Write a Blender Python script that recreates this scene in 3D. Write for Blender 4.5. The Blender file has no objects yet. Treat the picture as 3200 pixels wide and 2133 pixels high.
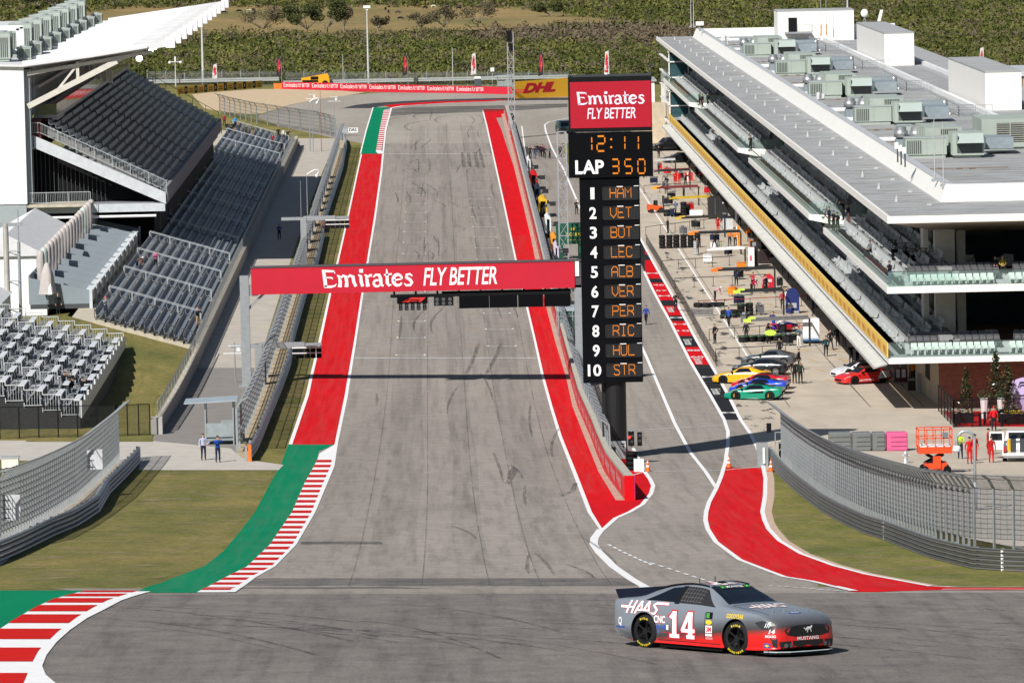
import bpy,bmesh,math,random
import numpy as np
from mathutils import Vector,Matrix
from mathutils.bvhtree import BVHTree
R=math.radians
rnd=random.Random(7)
SC=bpy.context.scene
COL=SC.collection
# ------------------------------------------------------------------ camera
CW,CH,FV=1176.5,784.2,16300/1.36
HC,DC=41.07,430.0
ROLL=R(1.2);CROSS=math.tan(ROLL)
_u,_v=(983-CW)/FV,(CH+323.5)/FV
_u0=_u*math.cos(ROLL)+_v*math.sin(ROLL);_v0=_v*math.cos(ROLL)-_u*math.sin(ROLL)
TH=math.atan(_v0)
for _ in range(3):
 YAW=math.atan(-_u0*math.cos(TH));TH=math.atan(_v0*math.cos(YAW))
FWD=Vector((math.sin(YAW)*math.cos(TH),math.cos(YAW)*math.cos(TH),-math.sin(TH)))
_R0=Vector((math.cos(YAW),-math.sin(YAW),0));_U0=_R0.cross(FWD)
RGT=_R0*math.cos(ROLL)-_U0*math.sin(ROLL);UPV=_U0*math.cos(ROLL)+_R0*math.sin(ROLL)
CAMP=Vector((0,-DC,HC))
cam=bpy.data.cameras.new("camera");camo=bpy.data.objects.new("camera",cam);COL.objects.link(camo)
cam.sensor_width=36;cam.lens=16300/3200*36;cam.clip_start=1;cam.clip_end=9000
camo.matrix_world=Matrix(((RGT.x,UPV.x,-FWD.x,CAMP.x),(RGT.y,UPV.y,-FWD.y,CAMP.y),(RGT.z,UPV.z,-FWD.z,CAMP.z),(0,0,0,1)))
SC.camera=camo
# ------------------------------------------------------------------ light
SUN_EL=R(41);SUNH=Vector((-0.5,-0.866)).normalized()
world=bpy.data.worlds.new("World");SC.world=world;world.use_nodes=True
_nt=world.node_tree;_nt.nodes.clear()
_sky=_nt.nodes.new('ShaderNodeTexSky');_sky.sky_type='NISHITA';_sky.sun_disc=False
_sky.sun_elevation=SUN_EL;_sky.sun_rotation=math.atan2(SUNH.x,SUNH.y)
_sky.air_density=1.0;_sky.dust_density=0.6;_sky.ozone_density=1.0
_bg=_nt.nodes.new('ShaderNodeBackground');_bg.inputs[1].default_value=0.045
_o=_nt.nodes.new('ShaderNodeOutputWorld')
_nt.links.new(_sky.outputs[0],_bg.inputs[0]);_nt.links.new(_bg.outputs[0],_o.inputs[0])
sun=bpy.data.lights.new("sun",'SUN');sun.energy=4.6;sun.angle=R(0.5);sun.color=(1,0.955,0.89)
suno=bpy.data.objects.new("sun",sun);COL.objects.link(suno)
_d=Vector((-SUNH.x*math.cos(SUN_EL),-SUNH.y*math.cos(SUN_EL),-math.sin(SUN_EL)))
suno.rotation_euler=_d.to_track_quat('-Z','Y').to_euler();suno.location=(-200,-400,300)
SC.view_settings.view_transform='Standard';SC.view_settings.look='None'
SC.view_settings.exposure=0.42;SC.view_settings.gamma=1
SC.cycles.max_bounces=6;SC.cycles.diffuse_bounces=3;SC.cycles.glossy_bounces=2;SC.cycles.transparent_max_bounces=24
SC.cycles.transmission_bounces=3;SC.cycles.use_denoising=True;SC.cycles.caustics_reflective=False;SC.cycles.caustics_refractive=False
# ------------------------------------------------------------------ terrain and picture <-> world
_TD=[40,80,110,119,132,140,146,154,165,185,200,215,230,246,263,281,300,325,350,370,390,410,430,450,940,980,1050,1200,1500,1800,2000,2400,3000,4500]
_TZ=[26.5,25.2,23.6,22.95,21.98,21.32,20.6,19.3,17.35,14.4,12.5,10.8,9.35,7.95,6.65,5.35,4.15,2.75,1.6,.95,.42,.12,0,0,0,-.8,-2.5,-7,-14.5,-18,-19,-17,-8,40]
TD=np.array(_TD,float);TZ=np.array(_TZ,float)
def _slopes(x,y):
 h=np.diff(x);d=np.diff(y)/h;m=np.zeros(len(x));m[0]=d[0];m[-1]=d[-1]
 for i in range(1,len(x)-1):
  if d[i-1]*d[i]>0:
   w1=2*h[i]+h[i-1];w2=h[i]+2*h[i-1];m[i]=(w1+w2)/(w1/d[i-1]+w2/d[i])
 return m
TM=_slopes(TD,TZ)
def prof(D):
 D=np.clip(np.asarray(D,float),TD[0],TD[-1]);i=np.clip(np.searchsorted(TD,D)-1,0,len(TD)-2)
 h=TD[i+1]-TD[i];t=(D-TD[i])/h
 return((1+2*t)*(1-t)**2*TZ[i]+t*(1-t)**2*h*TM[i]+t*t*(3-2*t)*TZ[i+1]+t*t*(t-1)*h*TM[i+1])
def gz(x,y):return float(prof(y+DC))-CROSS*x
def ray(vx,vy):
 return(FWD+RGT*((vx-CW)/FV)+UPV*((CH-vy)/FV))
_GD=np.concatenate([np.arange(60,460,1.0),np.arange(460,1000,4.0),np.arange(1000,4400,20.0)])
_GP=prof(_GD)
def gp(vx,vy,lift=0.0):
 """where the picture's point meets the ground"""
 r=ray(vx,vy);r=r/r.y
 f=(HC+r.z*_GD)-(_GP-CROSS*(r.x*_GD))
 k=np.where(f<0)[0]
 if len(k)==0:D=4300.0
 else:
  k=k[0]
  if k==0:D=_GD[0]
  else:
   a,b=_GD[k-1],_GD[k]
   for _ in range(22):
    m=(a+b)/2
    if(HC+r.z*m)-(float(prof(m))-CROSS*r.x*m)<0:b=m
    else:a=m
   D=(a+b)/2
 x=r.x*D
 return Vector((x,D-DC,gz(x,D-DC)+lift))
def P(vx,vy,D):
 r=ray(vx,vy);r=r/r.y
 return Vector((r.x*D,D-DC,HC+r.z*D))
def at(vx,D,lift=0.0):
 """ground point seen in picture column vx (near the row of its own foot) at distance D"""
 x=(vx-983)/FV*D
 for _ in range(4):
  z=gz(x,D-DC);w=Vector((x,D-DC,z))-CAMP
  px=CW+FV*w.dot(RGT)/w.dot(FWD);x+=(vx-px)/FV*D
 return Vector((x,D-DC,gz(x,D-DC)+lift))
def proj(p):
 w=Vector(p)-CAMP;k=w.dot(FWD)
 return CW+FV*w.dot(RGT)/k,CH-FV*w.dot(UPV)/k
# ------------------------------------------------------------------ materials
_M={}
def _new(name):
 m=bpy.data.materials.new(name);m.use_nodes=True
 nt=m.node_tree;b=nt.nodes['Principled BSDF'];return m,nt,b
def N(nt,t,**kw):
 n=nt.nodes.new('ShaderNode'+t)
 for k,v in kw.items():
  if isinstance(k,str)and k.startswith('i_'):n.inputs[int(k[2:])].default_value=v
  else:setattr(n,k,v)
 return n
def L(nt,a,b):nt.links.new(a,b)
def coords(nt,scale=(1,1,1)):
 c=N(nt,'TexCoord');m=N(nt,'Mapping');m.inputs['Scale'].default_value=scale
 L(nt,c.outputs['Object'],m.inputs['Vector']);return m.outputs[0]
def noise(nt,vec,scale,detail=4,rough=.6):
 n=N(nt,'TexNoise');n.inputs['Scale'].default_value=scale;n.inputs['Detail'].default_value=detail;n.inputs['Roughness'].default_value=rough
 L(nt,vec,n.inputs['Vector']);return n.outputs['Fac']
def ramp(nt,fac,stops):
 r=N(nt,'ValToRGB');e=r.color_ramp.elements
 while len(e)<len(stops):e.new(.5)
 for i,(p,c)in enumerate(stops):
  e[i].position=p;e[i].color=(c[0],c[1],c[2],1)if len(c)<4 else c
 L(nt,fac,r.inputs[0]);return r.outputs[0]
def mix(nt,fac,a,b,mode='MIX'):
 m=N(nt,'MixRGB',blend_type=mode)
 for s,v in zip(m.inputs,(fac,a,b)):
  if hasattr(v,'is_linked')or isinstance(v,bpy.types.NodeSocket):L(nt,v,s)
  elif isinstance(v,(int,float)):s.default_value=v
  else:s.default_value=(v[0],v[1],v[2],1)
 return m.outputs[0]
def mat(name,col,rough=.6,metal=0.0,var=.12,scale=1.5,bump=0.0,emit=0.0,spec=.5,streak=None):
 """principled with grime: a broad and a fine noise that lighten and darken the base colour"""
 key=name
 if key in _M:return _M[key]
 m,nt,b=_new(name);v=coords(nt,streak or(1,1,1))
 n1=noise(nt,v,scale,5,.65)
 lo=[c*(1-var)for c in col];hi=[min(1,c*(1+var))for c in col]
 L(nt,ramp(nt,n1,[(.28,lo),(.72,hi)]),b.inputs['Base Color'])
 b.inputs['Roughness'].default_value=rough;b.inputs['Metallic'].default_value=metal
 b.inputs['Specular IOR Level'].default_value=spec
 if bump:
  bp=N(nt,'Bump');bp.inputs['Strength'].default_value=bump;bp.inputs['Distance'].default_value=.05
  L(nt,noise(nt,v,scale*8,4),bp.inputs['Height']);L(nt,bp.outputs[0],b.inputs['Normal'])
 if emit:
  b.inputs['Emission Color'].default_value=(*col,1);b.inputs['Emission Strength'].default_value=emit
 _M[key]=m;return m
def asphalt(name,base,tint,dark=.55):
 if name in _M:return _M[name]
 m,nt,b=_new(name)
 v1=coords(nt);vs=coords(nt,(1.4,.035,1));vb=coords(nt,(1,.22,1))
 c=ramp(nt,noise(nt,vb,.09,4,.55),[(.3,[x*.86 for x in base]),(.7,[x*1.1 for x in base])])
 st=ramp(nt,noise(nt,vs,1.2,5,.62),[(.34,(dark+.12,)*3),(.52,(1,1,1))])
 c=mix(nt,.62,c,mix(nt,1,c,st,'MULTIPLY'))
 g=ramp(nt,noise(nt,v1,13.0,4,.85),[(.3,(.6,.6,.61)),(.7,(1.38,1.36,1.33))])
 c=mix(nt,1,c,g,'MULTIPLY')
 g2=ramp(nt,noise(nt,v1,.8,6,.75),[(.3,tint),(.65,(1.04,1.04,1.04))])
 c=mix(nt,1,c,g2,'MULTIPLY')
 L(nt,c,b.inputs['Base Color']);b.inputs['Roughness'].default_value=.95;b.inputs['Specular IOR Level'].default_value=.12
 bp=N(nt,'Bump');bp.inputs['Strength'].default_value=.25;bp.inputs['Distance'].default_value=.02
 L(nt,noise(nt,v1,22,3,.8),bp.inputs['Height']);L(nt,bp.outputs[0],b.inputs['Normal'])
 _M[name]=m;return m
def grass_mat(name,dark,lite,dry,sc=1.0):
 if name in _M:return _M[name]
 m,nt,b=_new(name);v=coords(nt);vm=coords(nt,(.5,.12,1))
 c=ramp(nt,noise(nt,v,2.6*sc,8,.8),[(.28,dark),(.5,lite),(.74,dry)])
 hf=ramp(nt,noise(nt,v,16*sc,3,.8),[(.3,(.62,.64,.6)),(.7,(1.36,1.32,1.3))]);c=mix(nt,1,c,hf,'MULTIPLY')
 p=ramp(nt,noise(nt,v,.11*sc,5,.6),[(.35,(.7,.82,.66)),(.62,(1.22,1.12,1.05))])
 c=mix(nt,.8,c,mix(nt,1,c,p,'MULTIPLY'))
 w=ramp(nt,noise(nt,vm,.9*sc,3,.6),[(.35,(.82,.86,.8)),(.6,(1.08,1.06,1.02))])
 c=mix(nt,1,c,w,'MULTIPLY')
 L(nt,c,b.inputs['Base Color']);b.inputs['Roughness'].default_value=.9;b.inputs['Specular IOR Level'].default_value=.1
 bp=N(nt,'Bump');bp.inputs['Strength'].default_value=.8;bp.inputs['Distance'].default_value=.12
 L(nt,noise(nt,v,6*sc,5,.8),bp.inputs['Height']);L(nt,bp.outputs[0],b.inputs['Normal'])
 _M[name]=m;return m
def patchy(name,col,alpha,scale=(6,.6,6),lo=.35,hi=.65,rough=.8):
 """a worn, broken film (rubber, dirt): see-through where the noise is low"""
 if name in _M:return _M[name]
 m,nt,b=_new(name);v=coords(nt,scale)
 b.inputs['Base Color'].default_value=(*col,1);b.inputs['Roughness'].default_value=rough
 t=N(nt,'BsdfTransparent');mx=N(nt,'MixShader')
 f=ramp(nt,noise(nt,v,1,4,.7),[(lo,(0,0,0)),(hi,(alpha,)*3)])
 L(nt,f,mx.inputs[0]);L(nt,t.outputs[0],mx.inputs[1]);L(nt,b.outputs[0],mx.inputs[2])
 L(nt,mx.outputs[0],nt.nodes['Material Output'].inputs[0]);_M[name]=m;return m
def meshmat(name,col,cover,rough=.5,metal=.3):
 """wire netting too fine to draw wire by wire: an even share of wire and of gaps"""
 if name in _M:return _M[name]
 m,nt,b=_new(name);v=coords(nt)
 b.inputs['Base Color'].default_value=(*col,1);b.inputs['Roughness'].default_value=rough;b.inputs['Metallic'].default_value=metal
 t=N(nt,'BsdfTransparent');mx=N(nt,'MixShader')
 f=ramp(nt,noise(nt,v,2.2,4,.7),[(.3,(cover*.72,)*3),(.7,(min(1,cover*1.28),)*3)])
 L(nt,f,mx.inputs[0]);L(nt,t.outputs[0],mx.inputs[1]);L(nt,b.outputs[0],mx.inputs[2])
 L(nt,mx.outputs[0],nt.nodes['Material Output'].inputs[0]);_M[name]=m;return m
def glassmat(name,col,rough=.05,clear=0.0):
 if name in _M:return _M[name]
 m,nt,b=_new(name);b.inputs['Base Color'].default_value=(*col,1);b.inputs['Roughness'].default_value=rough
 b.inputs['Specular IOR Level'].default_value=.6
 if clear:
  t=N(nt,'BsdfTransparent');t.inputs[0].default_value=(.86,.95,.92,1);mx=N(nt,'MixShader');mx.inputs[0].default_value=1-clear
  L(nt,t.outputs[0],mx.inputs[1]);L(nt,b.outputs[0],mx.inputs[2]);L(nt,mx.outputs[0],nt.nodes['Material Output'].inputs[0])
 _M[name]=m;return m
# ------------------------------------------------------------------ mesh builder and objects
WM={}
class MB:
 def __init__(s):s.v=[];s.f=[];s.m=[];s.uv=None
 def add(s,vs,fs,m=0):
  o=len(s.v);s.v.extend([tuple(p)for p in vs])
  for f in fs:s.f.append(tuple(i+o for i in f));s.m.append(m)
  return s
 def box(s,c,d,rz=0,m=0):
  hx,hy,hz=d[0]/2,d[1]/2,d[2]/2;ca,sa=math.cos(rz),math.sin(rz)
  vs=[(c[0]+x*ca-y*sa,c[1]+x*sa+y*ca,c[2]+z)for x,y,z in[(-hx,-hy,-hz),(hx,-hy,-hz),(hx,hy,-hz),(-hx,hy,-hz),(-hx,-hy,hz),(hx,-hy,hz),(hx,hy,hz),(-hx,hy,hz)]]
  return s.add(vs,[(3,2,1,0),(4,5,6,7),(0,1,5,4),(1,2,6,5),(2,3,7,6),(3,0,4,7)],m)
 def b2(s,a,b,m=0):
  return s.box([(a[i]+b[i])/2 for i in range(3)],[abs(b[i]-a[i])for i in range(3)],0,m)
 def hexa(s,p,m=0):
  """8 corners: 4 below, 4 above"""
  return s.add(p,[(3,2,1,0),(4,5,6,7),(0,1,5,4),(1,2,6,5),(2,3,7,6),(3,0,4,7)],m)
 def quad(s,a,b,c,d,m=0):return s.add([a,b,c,d],[(0,1,2,3)],m)
 def bar(s,a,b,w,h=None,m=0,up=(0,0,1)):
  a,b=Vector(a),Vector(b);h=h or w;d=(b-a)
  if d.length<1e-6:return s
  d.normalize();u=Vector(up)
  if abs(d.dot(u))>.98:u=Vector((0,1,0))
  x=d.cross(u).normalized()*(w/2);y=x.cross(d).normalized()*(h/2)
  return s.hexa([a-x-y,a+x-y,b+x-y,b-x-y,a-x+y,a+x+y,b+x+y,b-x+y],m)
 def tube(s,pts,r,n=6,m=0,cap=True):
  pts=[Vector(p)for p in pts];k=len(pts);rr=r if isinstance(r,(list,tuple))else[r]*k
  vs=[];fs=[]
  for i,p in enumerate(pts):
   d=(pts[min(i+1,k-1)]-pts[max(i-1,0)]).normalized()
   u=Vector((0,0,1))if abs(d.z)<.9 else Vector((0,1,0))
   x=d.cross(u).normalized();y=d.cross(x).normalized()
   for j in range(n):
    a=2*math.pi*j/n;vs.append(p+x*(math.cos(a)*rr[i])+y*(math.sin(a)*rr[i]))
  for i in range(k-1):
   for j in range(n):fs.append((i*n+j,i*n+(j+1)%n,(i+1)*n+(j+1)%n,(i+1)*n+j))
  if cap:fs+=[tuple(range(n-1,-1,-1)),tuple((k-1)*n+j for j in range(n))]
  return s.add(vs,fs,m)
 def lathe(s,prof_,c=(0,0,0),n=16,m=0,axis='z'):
  vs=[];fs=[]
  for r,h in prof_:
   for j in range(n):
    a=2*math.pi*j/n;p=(r*math.cos(a),r*math.sin(a),h)
    if axis=='y':p=(p[0],p[2],p[1])
    if axis=='x':p=(p[2],p[0],p[1])
    vs.append((p[0]+c[0],p[1]+c[1],p[2]+c[2]))
  k=len(prof_)
  for i in range(k-1):
   for j in range(n):fs.append((i*n+j,i*n+(j+1)%n,(i+1)*n+(j+1)%n,(i+1)*n+j))
  return s.add(vs,fs,m)
 def prism(s,poly,a,b,m=0):
  """poly: list of 3-D points; extruded from offset a to offset b (vectors)"""
  n=len(poly);vs=[Vector(p)+Vector(a)for p in poly]+[Vector(p)+Vector(b)for p in poly]
  fs=[tuple(range(n-1,-1,-1)),tuple(range(n,2*n))]+[(i,(i+1)%n,n+(i+1)%n,n+i)for i in range(n)]
  return s.add(vs,fs,m)
 def ball(s,c,r,m=0,n=10):
  rx,ry,rz=r if isinstance(r,(tuple,list))else(r,r,r);vs=[];fs=[];k=n//2
  for i in range(k+1):
   t=math.pi*i/k
   for j in range(n):
    a=2*math.pi*j/n;vs.append((c[0]+rx*math.sin(t)*math.cos(a),c[1]+ry*math.sin(t)*math.sin(a),c[2]+rz*math.cos(t)))
  for i in range(k):
   for j in range(n):fs.append((i*n+j,(i+1)*n+j,(i+1)*n+(j+1)%n,i*n+(j+1)%n))
  return s.add(vs,fs,m)
 def mesh(s,name,mats,smooth=False):
  me=bpy.data.meshes.new(name);me.from_pydata(s.v,[],s.f)
  for m in(mats if isinstance(mats,(list,tuple))else[mats]):me.materials.append(m)
  if any(s.m):me.polygons.foreach_set('material_index',s.m)
  if smooth:me.polygons.foreach_set('use_smooth',[True]*len(me.polygons))
  me.update();return me
 def lb(s,name,mats,parent=None,smooth=False):return s.build(name,mats,parent,smooth,False)
 def cut(s):
  """what follows becomes a further object of the same name"""
  s.cuts=getattr(s,'cuts',[])+[(len(s.v),len(s.f))];return s
 def build(s,name,mats,parent=None,smooth=False,world=True,label=None):
  """one mesh object; with a parent the coordinates given are world ones unless world=False"""
  cuts=[(0,0)]+[c for c in getattr(s,'cuts',[])if 0<c[1]<len(s.f)]+[(len(s.v),len(s.f))]
  if len(cuts)>2:
   for(v0,f0),(v1,f1)in zip(cuts,cuts[1:]):
    if f1==f0:continue
    b=MB();b.v=s.v[v0:v1];b.f=[tuple(i-v0 for i in f)for f in s.f[f0:f1]];b.m=s.m[f0:f1]
    o=b.build(name,mats,parent,smooth,world,label)
   return o
  if parent is not None and world:
   iv=WM.get(parent.name,Matrix()).inverted()
   if iv!=Matrix():s.v=[tuple(iv@Vector(p))for p in s.v]
  return link(name,s.mesh(name,mats,smooth),parent,label)
def link(name,me,parent=None,label=None):
 o=bpy.data.objects.new(name,me);COL.objects.link(o)
 if parent is not None:o.parent=parent;WM[o.name]=WM.get(parent.name,Matrix())
 if label:o['label']=label
 return o
def tag(o,label=None,cat=None,group=None,kind=None):
 if label:o['label']=label
 if cat:o['category']=cat
 if group:o['group']=group
 if kind:o['kind']=kind
 return o
def thing(name,label,cat,loc=(0,0,0),rz=0,group=None):
 o=bpy.data.objects.new(name,None);COL.objects.link(o);o.empty_display_size=.3
 o.location=loc;o.rotation_euler=(0,0,rz);WM[o.name]=Matrix.Translation(loc)@Matrix.Rotation(rz,4,'Z')
 return tag(o,label,cat,group)
_kids={}
def copy_tree(o,loc=None,rz=None,label=None,parent=None,group=None):
 c=o.copy();COL.objects.link(c);c.parent=parent
 if loc is not None:c.location=loc
 if rz is not None:c.rotation_euler=(0,0,rz)
 if parent is None:WM[c.name]=Matrix.Translation(c.location)@c.rotation_euler.to_matrix().to_4x4()
 if label:c['label']=label
 if group:c['group']=group
 for ch in list(o.children):copy_tree(ch,parent=c)
 return c
_FT={}
def text2d(s,bold=0.0,shear=0.0,space=1.0):
 """outline letters as flat faces, height of a capital = 1, left edge at 0: (verts, faces, width)"""
 k=(s,bold,shear,space)
 if k in _FT:return _FT[k]
 cu=bpy.data.curves.new('t','FONT');cu.body=s;cu.size=1;cu.offset=bold;cu.shear=shear;cu.space_character=space;cu.resolution_u=3
 ob=bpy.data.objects.new('t',cu);COL.objects.link(ob)
 me=bpy.data.meshes.new_from_object(ob.evaluated_get(bpy.context.evaluated_depsgraph_get()))
 v=np.array([x.co[:2]for x in me.vertices])if len(me.vertices)else np.zeros((1,2))
 f=[tuple(p.vertices)for p in me.polygons]
 bpy.data.objects.remove(ob);bpy.data.curves.remove(cu);bpy.data.meshes.remove(me)
 H=.729
 v[:,0]-=v[:,0].min();v=v/H
 _FT[k]=(v,f,float(v[:,0].max()));return _FT[k]
def put_text(mb,s,org,ux,uy,h,w=None,m=0,bold=.0,shear=0,space=1.0,align='l'):
 """letters on a plane: org = lower-left corner, ux/uy unit vectors, h = capital height, w = forced width"""
 v,f,wd=text2d(s,bold,shear,space);org,ux,uy=Vector(org),Vector(ux),Vector(uy)
 kx=(w/wd)if w else h
 off=-(kx*wd)/2 if align=='c' else 0
 mb.add([org+ux*(p[0]*kx+off)+uy*(p[1]*h)for p in v],f,m);return kx*wd
def strokes(mb,lines,org,ux,uy,sx,sy,m=0):
 """calligraphic strokes: each line = [(x, y, width), ...] in letter units"""
 org,ux,uy=Vector(org),Vector(ux),Vector(uy)
 for ln in lines:
  pts=[np.array(p[:2],float)for p in ln];n=len(pts);vs=[]
  for i,p in enumerate(pts):
   d=pts[min(i+1,n-1)]-pts[max(i-1,0)];d=d/(np.linalg.norm(d)+1e-9);q=np.array([-d[1],d[0]])*ln[i][2]/2
   for t in(p+q,p-q):vs.append(org+ux*(t[0]*sx)+uy*(t[1]*sy))
  mb.add(vs,[(2*i,2*i+1,2*i+3,2*i+2)for i in range(n-1)],m)
def arc(cx,cy,rx,ry,a0,a1,n=8,w=.14,w2=None):
 return[(cx+rx*math.cos(R(a0+(a1-a0)*i/n)),cy+ry*math.sin(R(a0+(a1-a0)*i/n)),w if w2 is None else w+(w2-w)*math.sin(math.pi*i/n))for i in range(n+1)]
# ------------------------------------------------------------------ ground sheets
def _fine(rows):
 """rows (vy, vxl, vxr) of the picture -> (D, xl, xr) on the ground, close enough together to follow the slope"""
 out=[]
 for i in range(len(rows)-1):
  (y0,a0,b0),(y1,a1,b1)=rows[i],rows[i+1]
  d0,d1=gp((a0+b0)/2,y0).y,gp((a1+b1)/2,y1).y
  n=max(1,int(abs(d1-d0)/(1.0 if min(d0,d1)<-150 else 2.5)),int(abs(y1-y0)/12))
  n=min(n,80)
  for k in range(n):
   t=k/n;out.append((y0+(y1-y0)*t,a0+(a1-a0)*t,b0+(b1-b0)*t))
 out.append(rows[-1]);return out
def rows_mb(rows,lift,mb=None,m=0):
 mb=mb or MB();vs=[]
 for y,a,b in _fine(rows):vs+=[gp(a,y,lift),gp(b,y,lift)]
 n=len(vs)//2
 fs=[]
 for i in range(n-1):
  q=(2*i,2*i+1,2*i+3,2*i+2)
  p=[vs[k]for k in q]
  nz=(p[1]-p[0]).cross(p[2]-p[0]).z+(p[2]-p[0]).cross(p[3]-p[0]).z
  fs.append(q if nz>0 else q[::-1])
 return mb.add(vs,fs,m)
def poly_rows(pts,step=4):
 ys=[p[1]for p in pts];y0,y1=min(ys),max(ys);n=max(2,int((y1-y0)/step));out=[]
 n2=len(pts)
 for k in range(n+1):
  y=y0+(y1-y0)*(k+1e-4 if k==0 else(k-1e-4 if k==n else k))/n;xs=[]
  for i in range(n2):
   (xa,ya),(xb,yb)=pts[i],pts[(i+1)%n2]
   if(ya-y)*(yb-y)<=0 and ya!=yb:xs.append(xa+(xb-xa)*(y-ya)/(yb-ya))
  if len(xs)>=2:out.append((y,min(xs),max(xs)))
 return out
def sheet(name,rows,material,lift):
 if len(rows[0])==2:rows=poly_rows(rows)
 return tag(rows_mb(rows,lift).build(name,material),kind='structure')
def line_rows(pts,w):
 """a painted line through picture points with half-width given in picture px (constant or per point)"""
 return[(p[1],p[0]-(p[2]if len(p)>2 else w)/2,p[0]+(p[2]if len(p)>2 else w)/2)for p in pts]
def world_line(mb,pts,w,lift,m=0,step=2.0):
 """a ribbon of even real width along picture points"""
 q=[]
 for i in range(len(pts)-1):
  a,b=gp(*pts[i][:2]),gp(*pts[i+1][:2]);n=max(1,int((b-a).length/step))
  for k in range(n):q.append((pts[i][0]+(pts[i+1][0]-pts[i][0])*k/n,pts[i][1]+(pts[i+1][1]-pts[i][1])*k/n))
 q.append(pts[-1][:2]);g=[gp(*p)for p in q];ribbon(mb,g,w,lift,m)
def ribbon(mb,g,w,lift,m=0):
 vs=[];n=len(g)
 for i,p in enumerate(g):
  d=(g[min(i+1,n-1)]-g[max(i-1,0)]);d.z=0
  if d.length<1e-6:d=Vector((0,1,0))
  d.normalize();ww=w[i]if isinstance(w,(list,tuple))else w
  s=Vector((-d.y,d.x,0))*(ww/2)
  for t in(p+s,p-s):vs.append((t.x,t.y,gz(t.x,t.y)+lift))
 mb.add(vs,[(2*i,2*i+1,2*i+3,2*i+2)for i in range(n-1)],m)
 k=n-1
 for j in range(len(mb.f)-k,len(mb.f)):
  a,b,c=(Vector(mb.v[i])for i in mb.f[j][:3])
  if(b-a).cross(c-a).z<0:mb.f[j]=mb.f[j][::-1]
# ================================================================== ground
GRASS=grass_mat('grass_verge',(.095,.096,.034),(.2,.186,.072),(.33,.272,.14))
GRASSR=grass_mat('grass_green',(.085,.106,.03),(.2,.2,.068),(.33,.275,.13))
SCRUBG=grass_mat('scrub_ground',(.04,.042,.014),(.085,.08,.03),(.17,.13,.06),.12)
DRY=grass_mat('dry_pasture',(.13,.1,.05),(.24,.185,.095),(.31,.24,.13),.1)
ASPH=asphalt('track_asphalt',(.3,.275,.25),(.8,.79,.79))
ASPH2=asphalt('near_asphalt',(.205,.188,.177),(.66,.65,.67),.5)
ASPH3=asphalt('runoff_asphalt',(.33,.305,.27),(.85,.85,.85),.8)
CONC=mat('concrete_apron',(.46,.4,.325),.8,var=.14,scale=.35,streak=(1,.35,1))
CONC2=mat('road_concrete',(.42,.38,.33),.85,var=.13,scale=.5)
GRAVEL=mat('gravel_trap',(.5,.385,.25),.9,var=.16,scale=1.4,bump=.6)
STONE=mat('stony_strip',(.42,.335,.22),.9,var=.35,scale=2.2,bump=.8)
RED=mat('red_paint',(.54,.006,.011),.9,var=.13,scale=.6,streak=(3,.25,1),spec=.08)
GREEN=mat('green_paint',(.0,.19,.088),.9,var=.1,scale=.5,streak=(1,.4,1),spec=.08)
WHITE=mat('white_paint',(.74,.74,.75),.85,var=.07,scale=3,spec=.1)
KRED=mat('kerb_red',(.5,.012,.01),.9,var=.22,scale=1.2,streak=(.4,4,1),spec=.08)
YEL=mat('yellow_paint',(.62,.34,.02),.6)
BLACKP=mat('black_paint',(.018,.019,.022),.8,spec=.1)
# base sheet: grass, then scrub out to the horizon
def base_ground():
 mb=MB();Ds=list(np.arange(40,260,1.0))+list(np.arange(260,460,2.5))+list(np.arange(460,961,50))
 xs=list(np.linspace(-140,160,16));n=len(xs)
 for d in Ds:
  for x in xs:mb.v.append((x,d-DC,gz(x,d-DC)))
 for i in range(len(Ds)-1):
  for j in range(n-1):mb.f.append((i*n+j,i*n+j+1,(i+1)*n+j+1,(i+1)*n+j));mb.m.append(0)
 return tag(mb.build('ground',GRASS,smooth=True),kind='structure')
base_ground()
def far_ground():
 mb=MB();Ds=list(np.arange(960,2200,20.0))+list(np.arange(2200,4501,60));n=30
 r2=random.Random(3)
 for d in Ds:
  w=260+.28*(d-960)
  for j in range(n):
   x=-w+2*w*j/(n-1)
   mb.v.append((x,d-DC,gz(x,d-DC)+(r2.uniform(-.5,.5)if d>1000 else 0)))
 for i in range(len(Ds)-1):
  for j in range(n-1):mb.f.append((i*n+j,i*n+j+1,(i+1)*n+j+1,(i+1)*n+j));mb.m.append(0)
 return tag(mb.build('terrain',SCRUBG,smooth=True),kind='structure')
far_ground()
sheet('dry_field',[(300,16),(560,15),(800,14),(1000,15),(1180,16),(1250,24),(1330,36),(1440,47),(1400,56),(1280,62),(1150,70),(1000,78),(850,88),(700,84),(560,92),(420,84),(250,76),(60,80),(60,40)],DRY,.6)
# --- track
def wrows(dl,lift,mb=None):
 """rows in world distances: (D, xl, xr)"""
 mb=mb or MB();vs=[]
 for i in range(len(dl)-1):
  (d0,a0,b0),(d1,a1,b1)=dl[i],dl[i+1];n=max(1,int(abs(d1-d0)/(1 if d0<260 else 2.5)))if d0<460 else 4
  for k in range(n+(i==len(dl)-2)):
   t=k/n;d=d0+(d1-d0)*t;a=a0+(a1-a0)*t;b=b0+(b1-b0)*t
   m=5 if d<260 else 1
   for j in range(m+1):
    x=a+(b-a)*j/m;vs.append(((x,d-DC,gz(x,d-DC)+lift),m))
 rows=[];cur=[];want=None
 for v,m in vs:
  cur.append(v)
  if len(cur)==m+1:rows.append(cur);cur=[]
 for r0,r1 in zip(rows,rows[1:]):
  if len(r0)!=len(r1):r0=[r0[0],r0[-1]];r1=[r1[0],r1[-1]]
  for j in range(len(r0)-1):mb.add([r0[j],r0[j+1],r1[j+1],r1[j]],[(0,1,2,3)])
 return mb
def X(vx,vy):return gp(vx,vy).x
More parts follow.
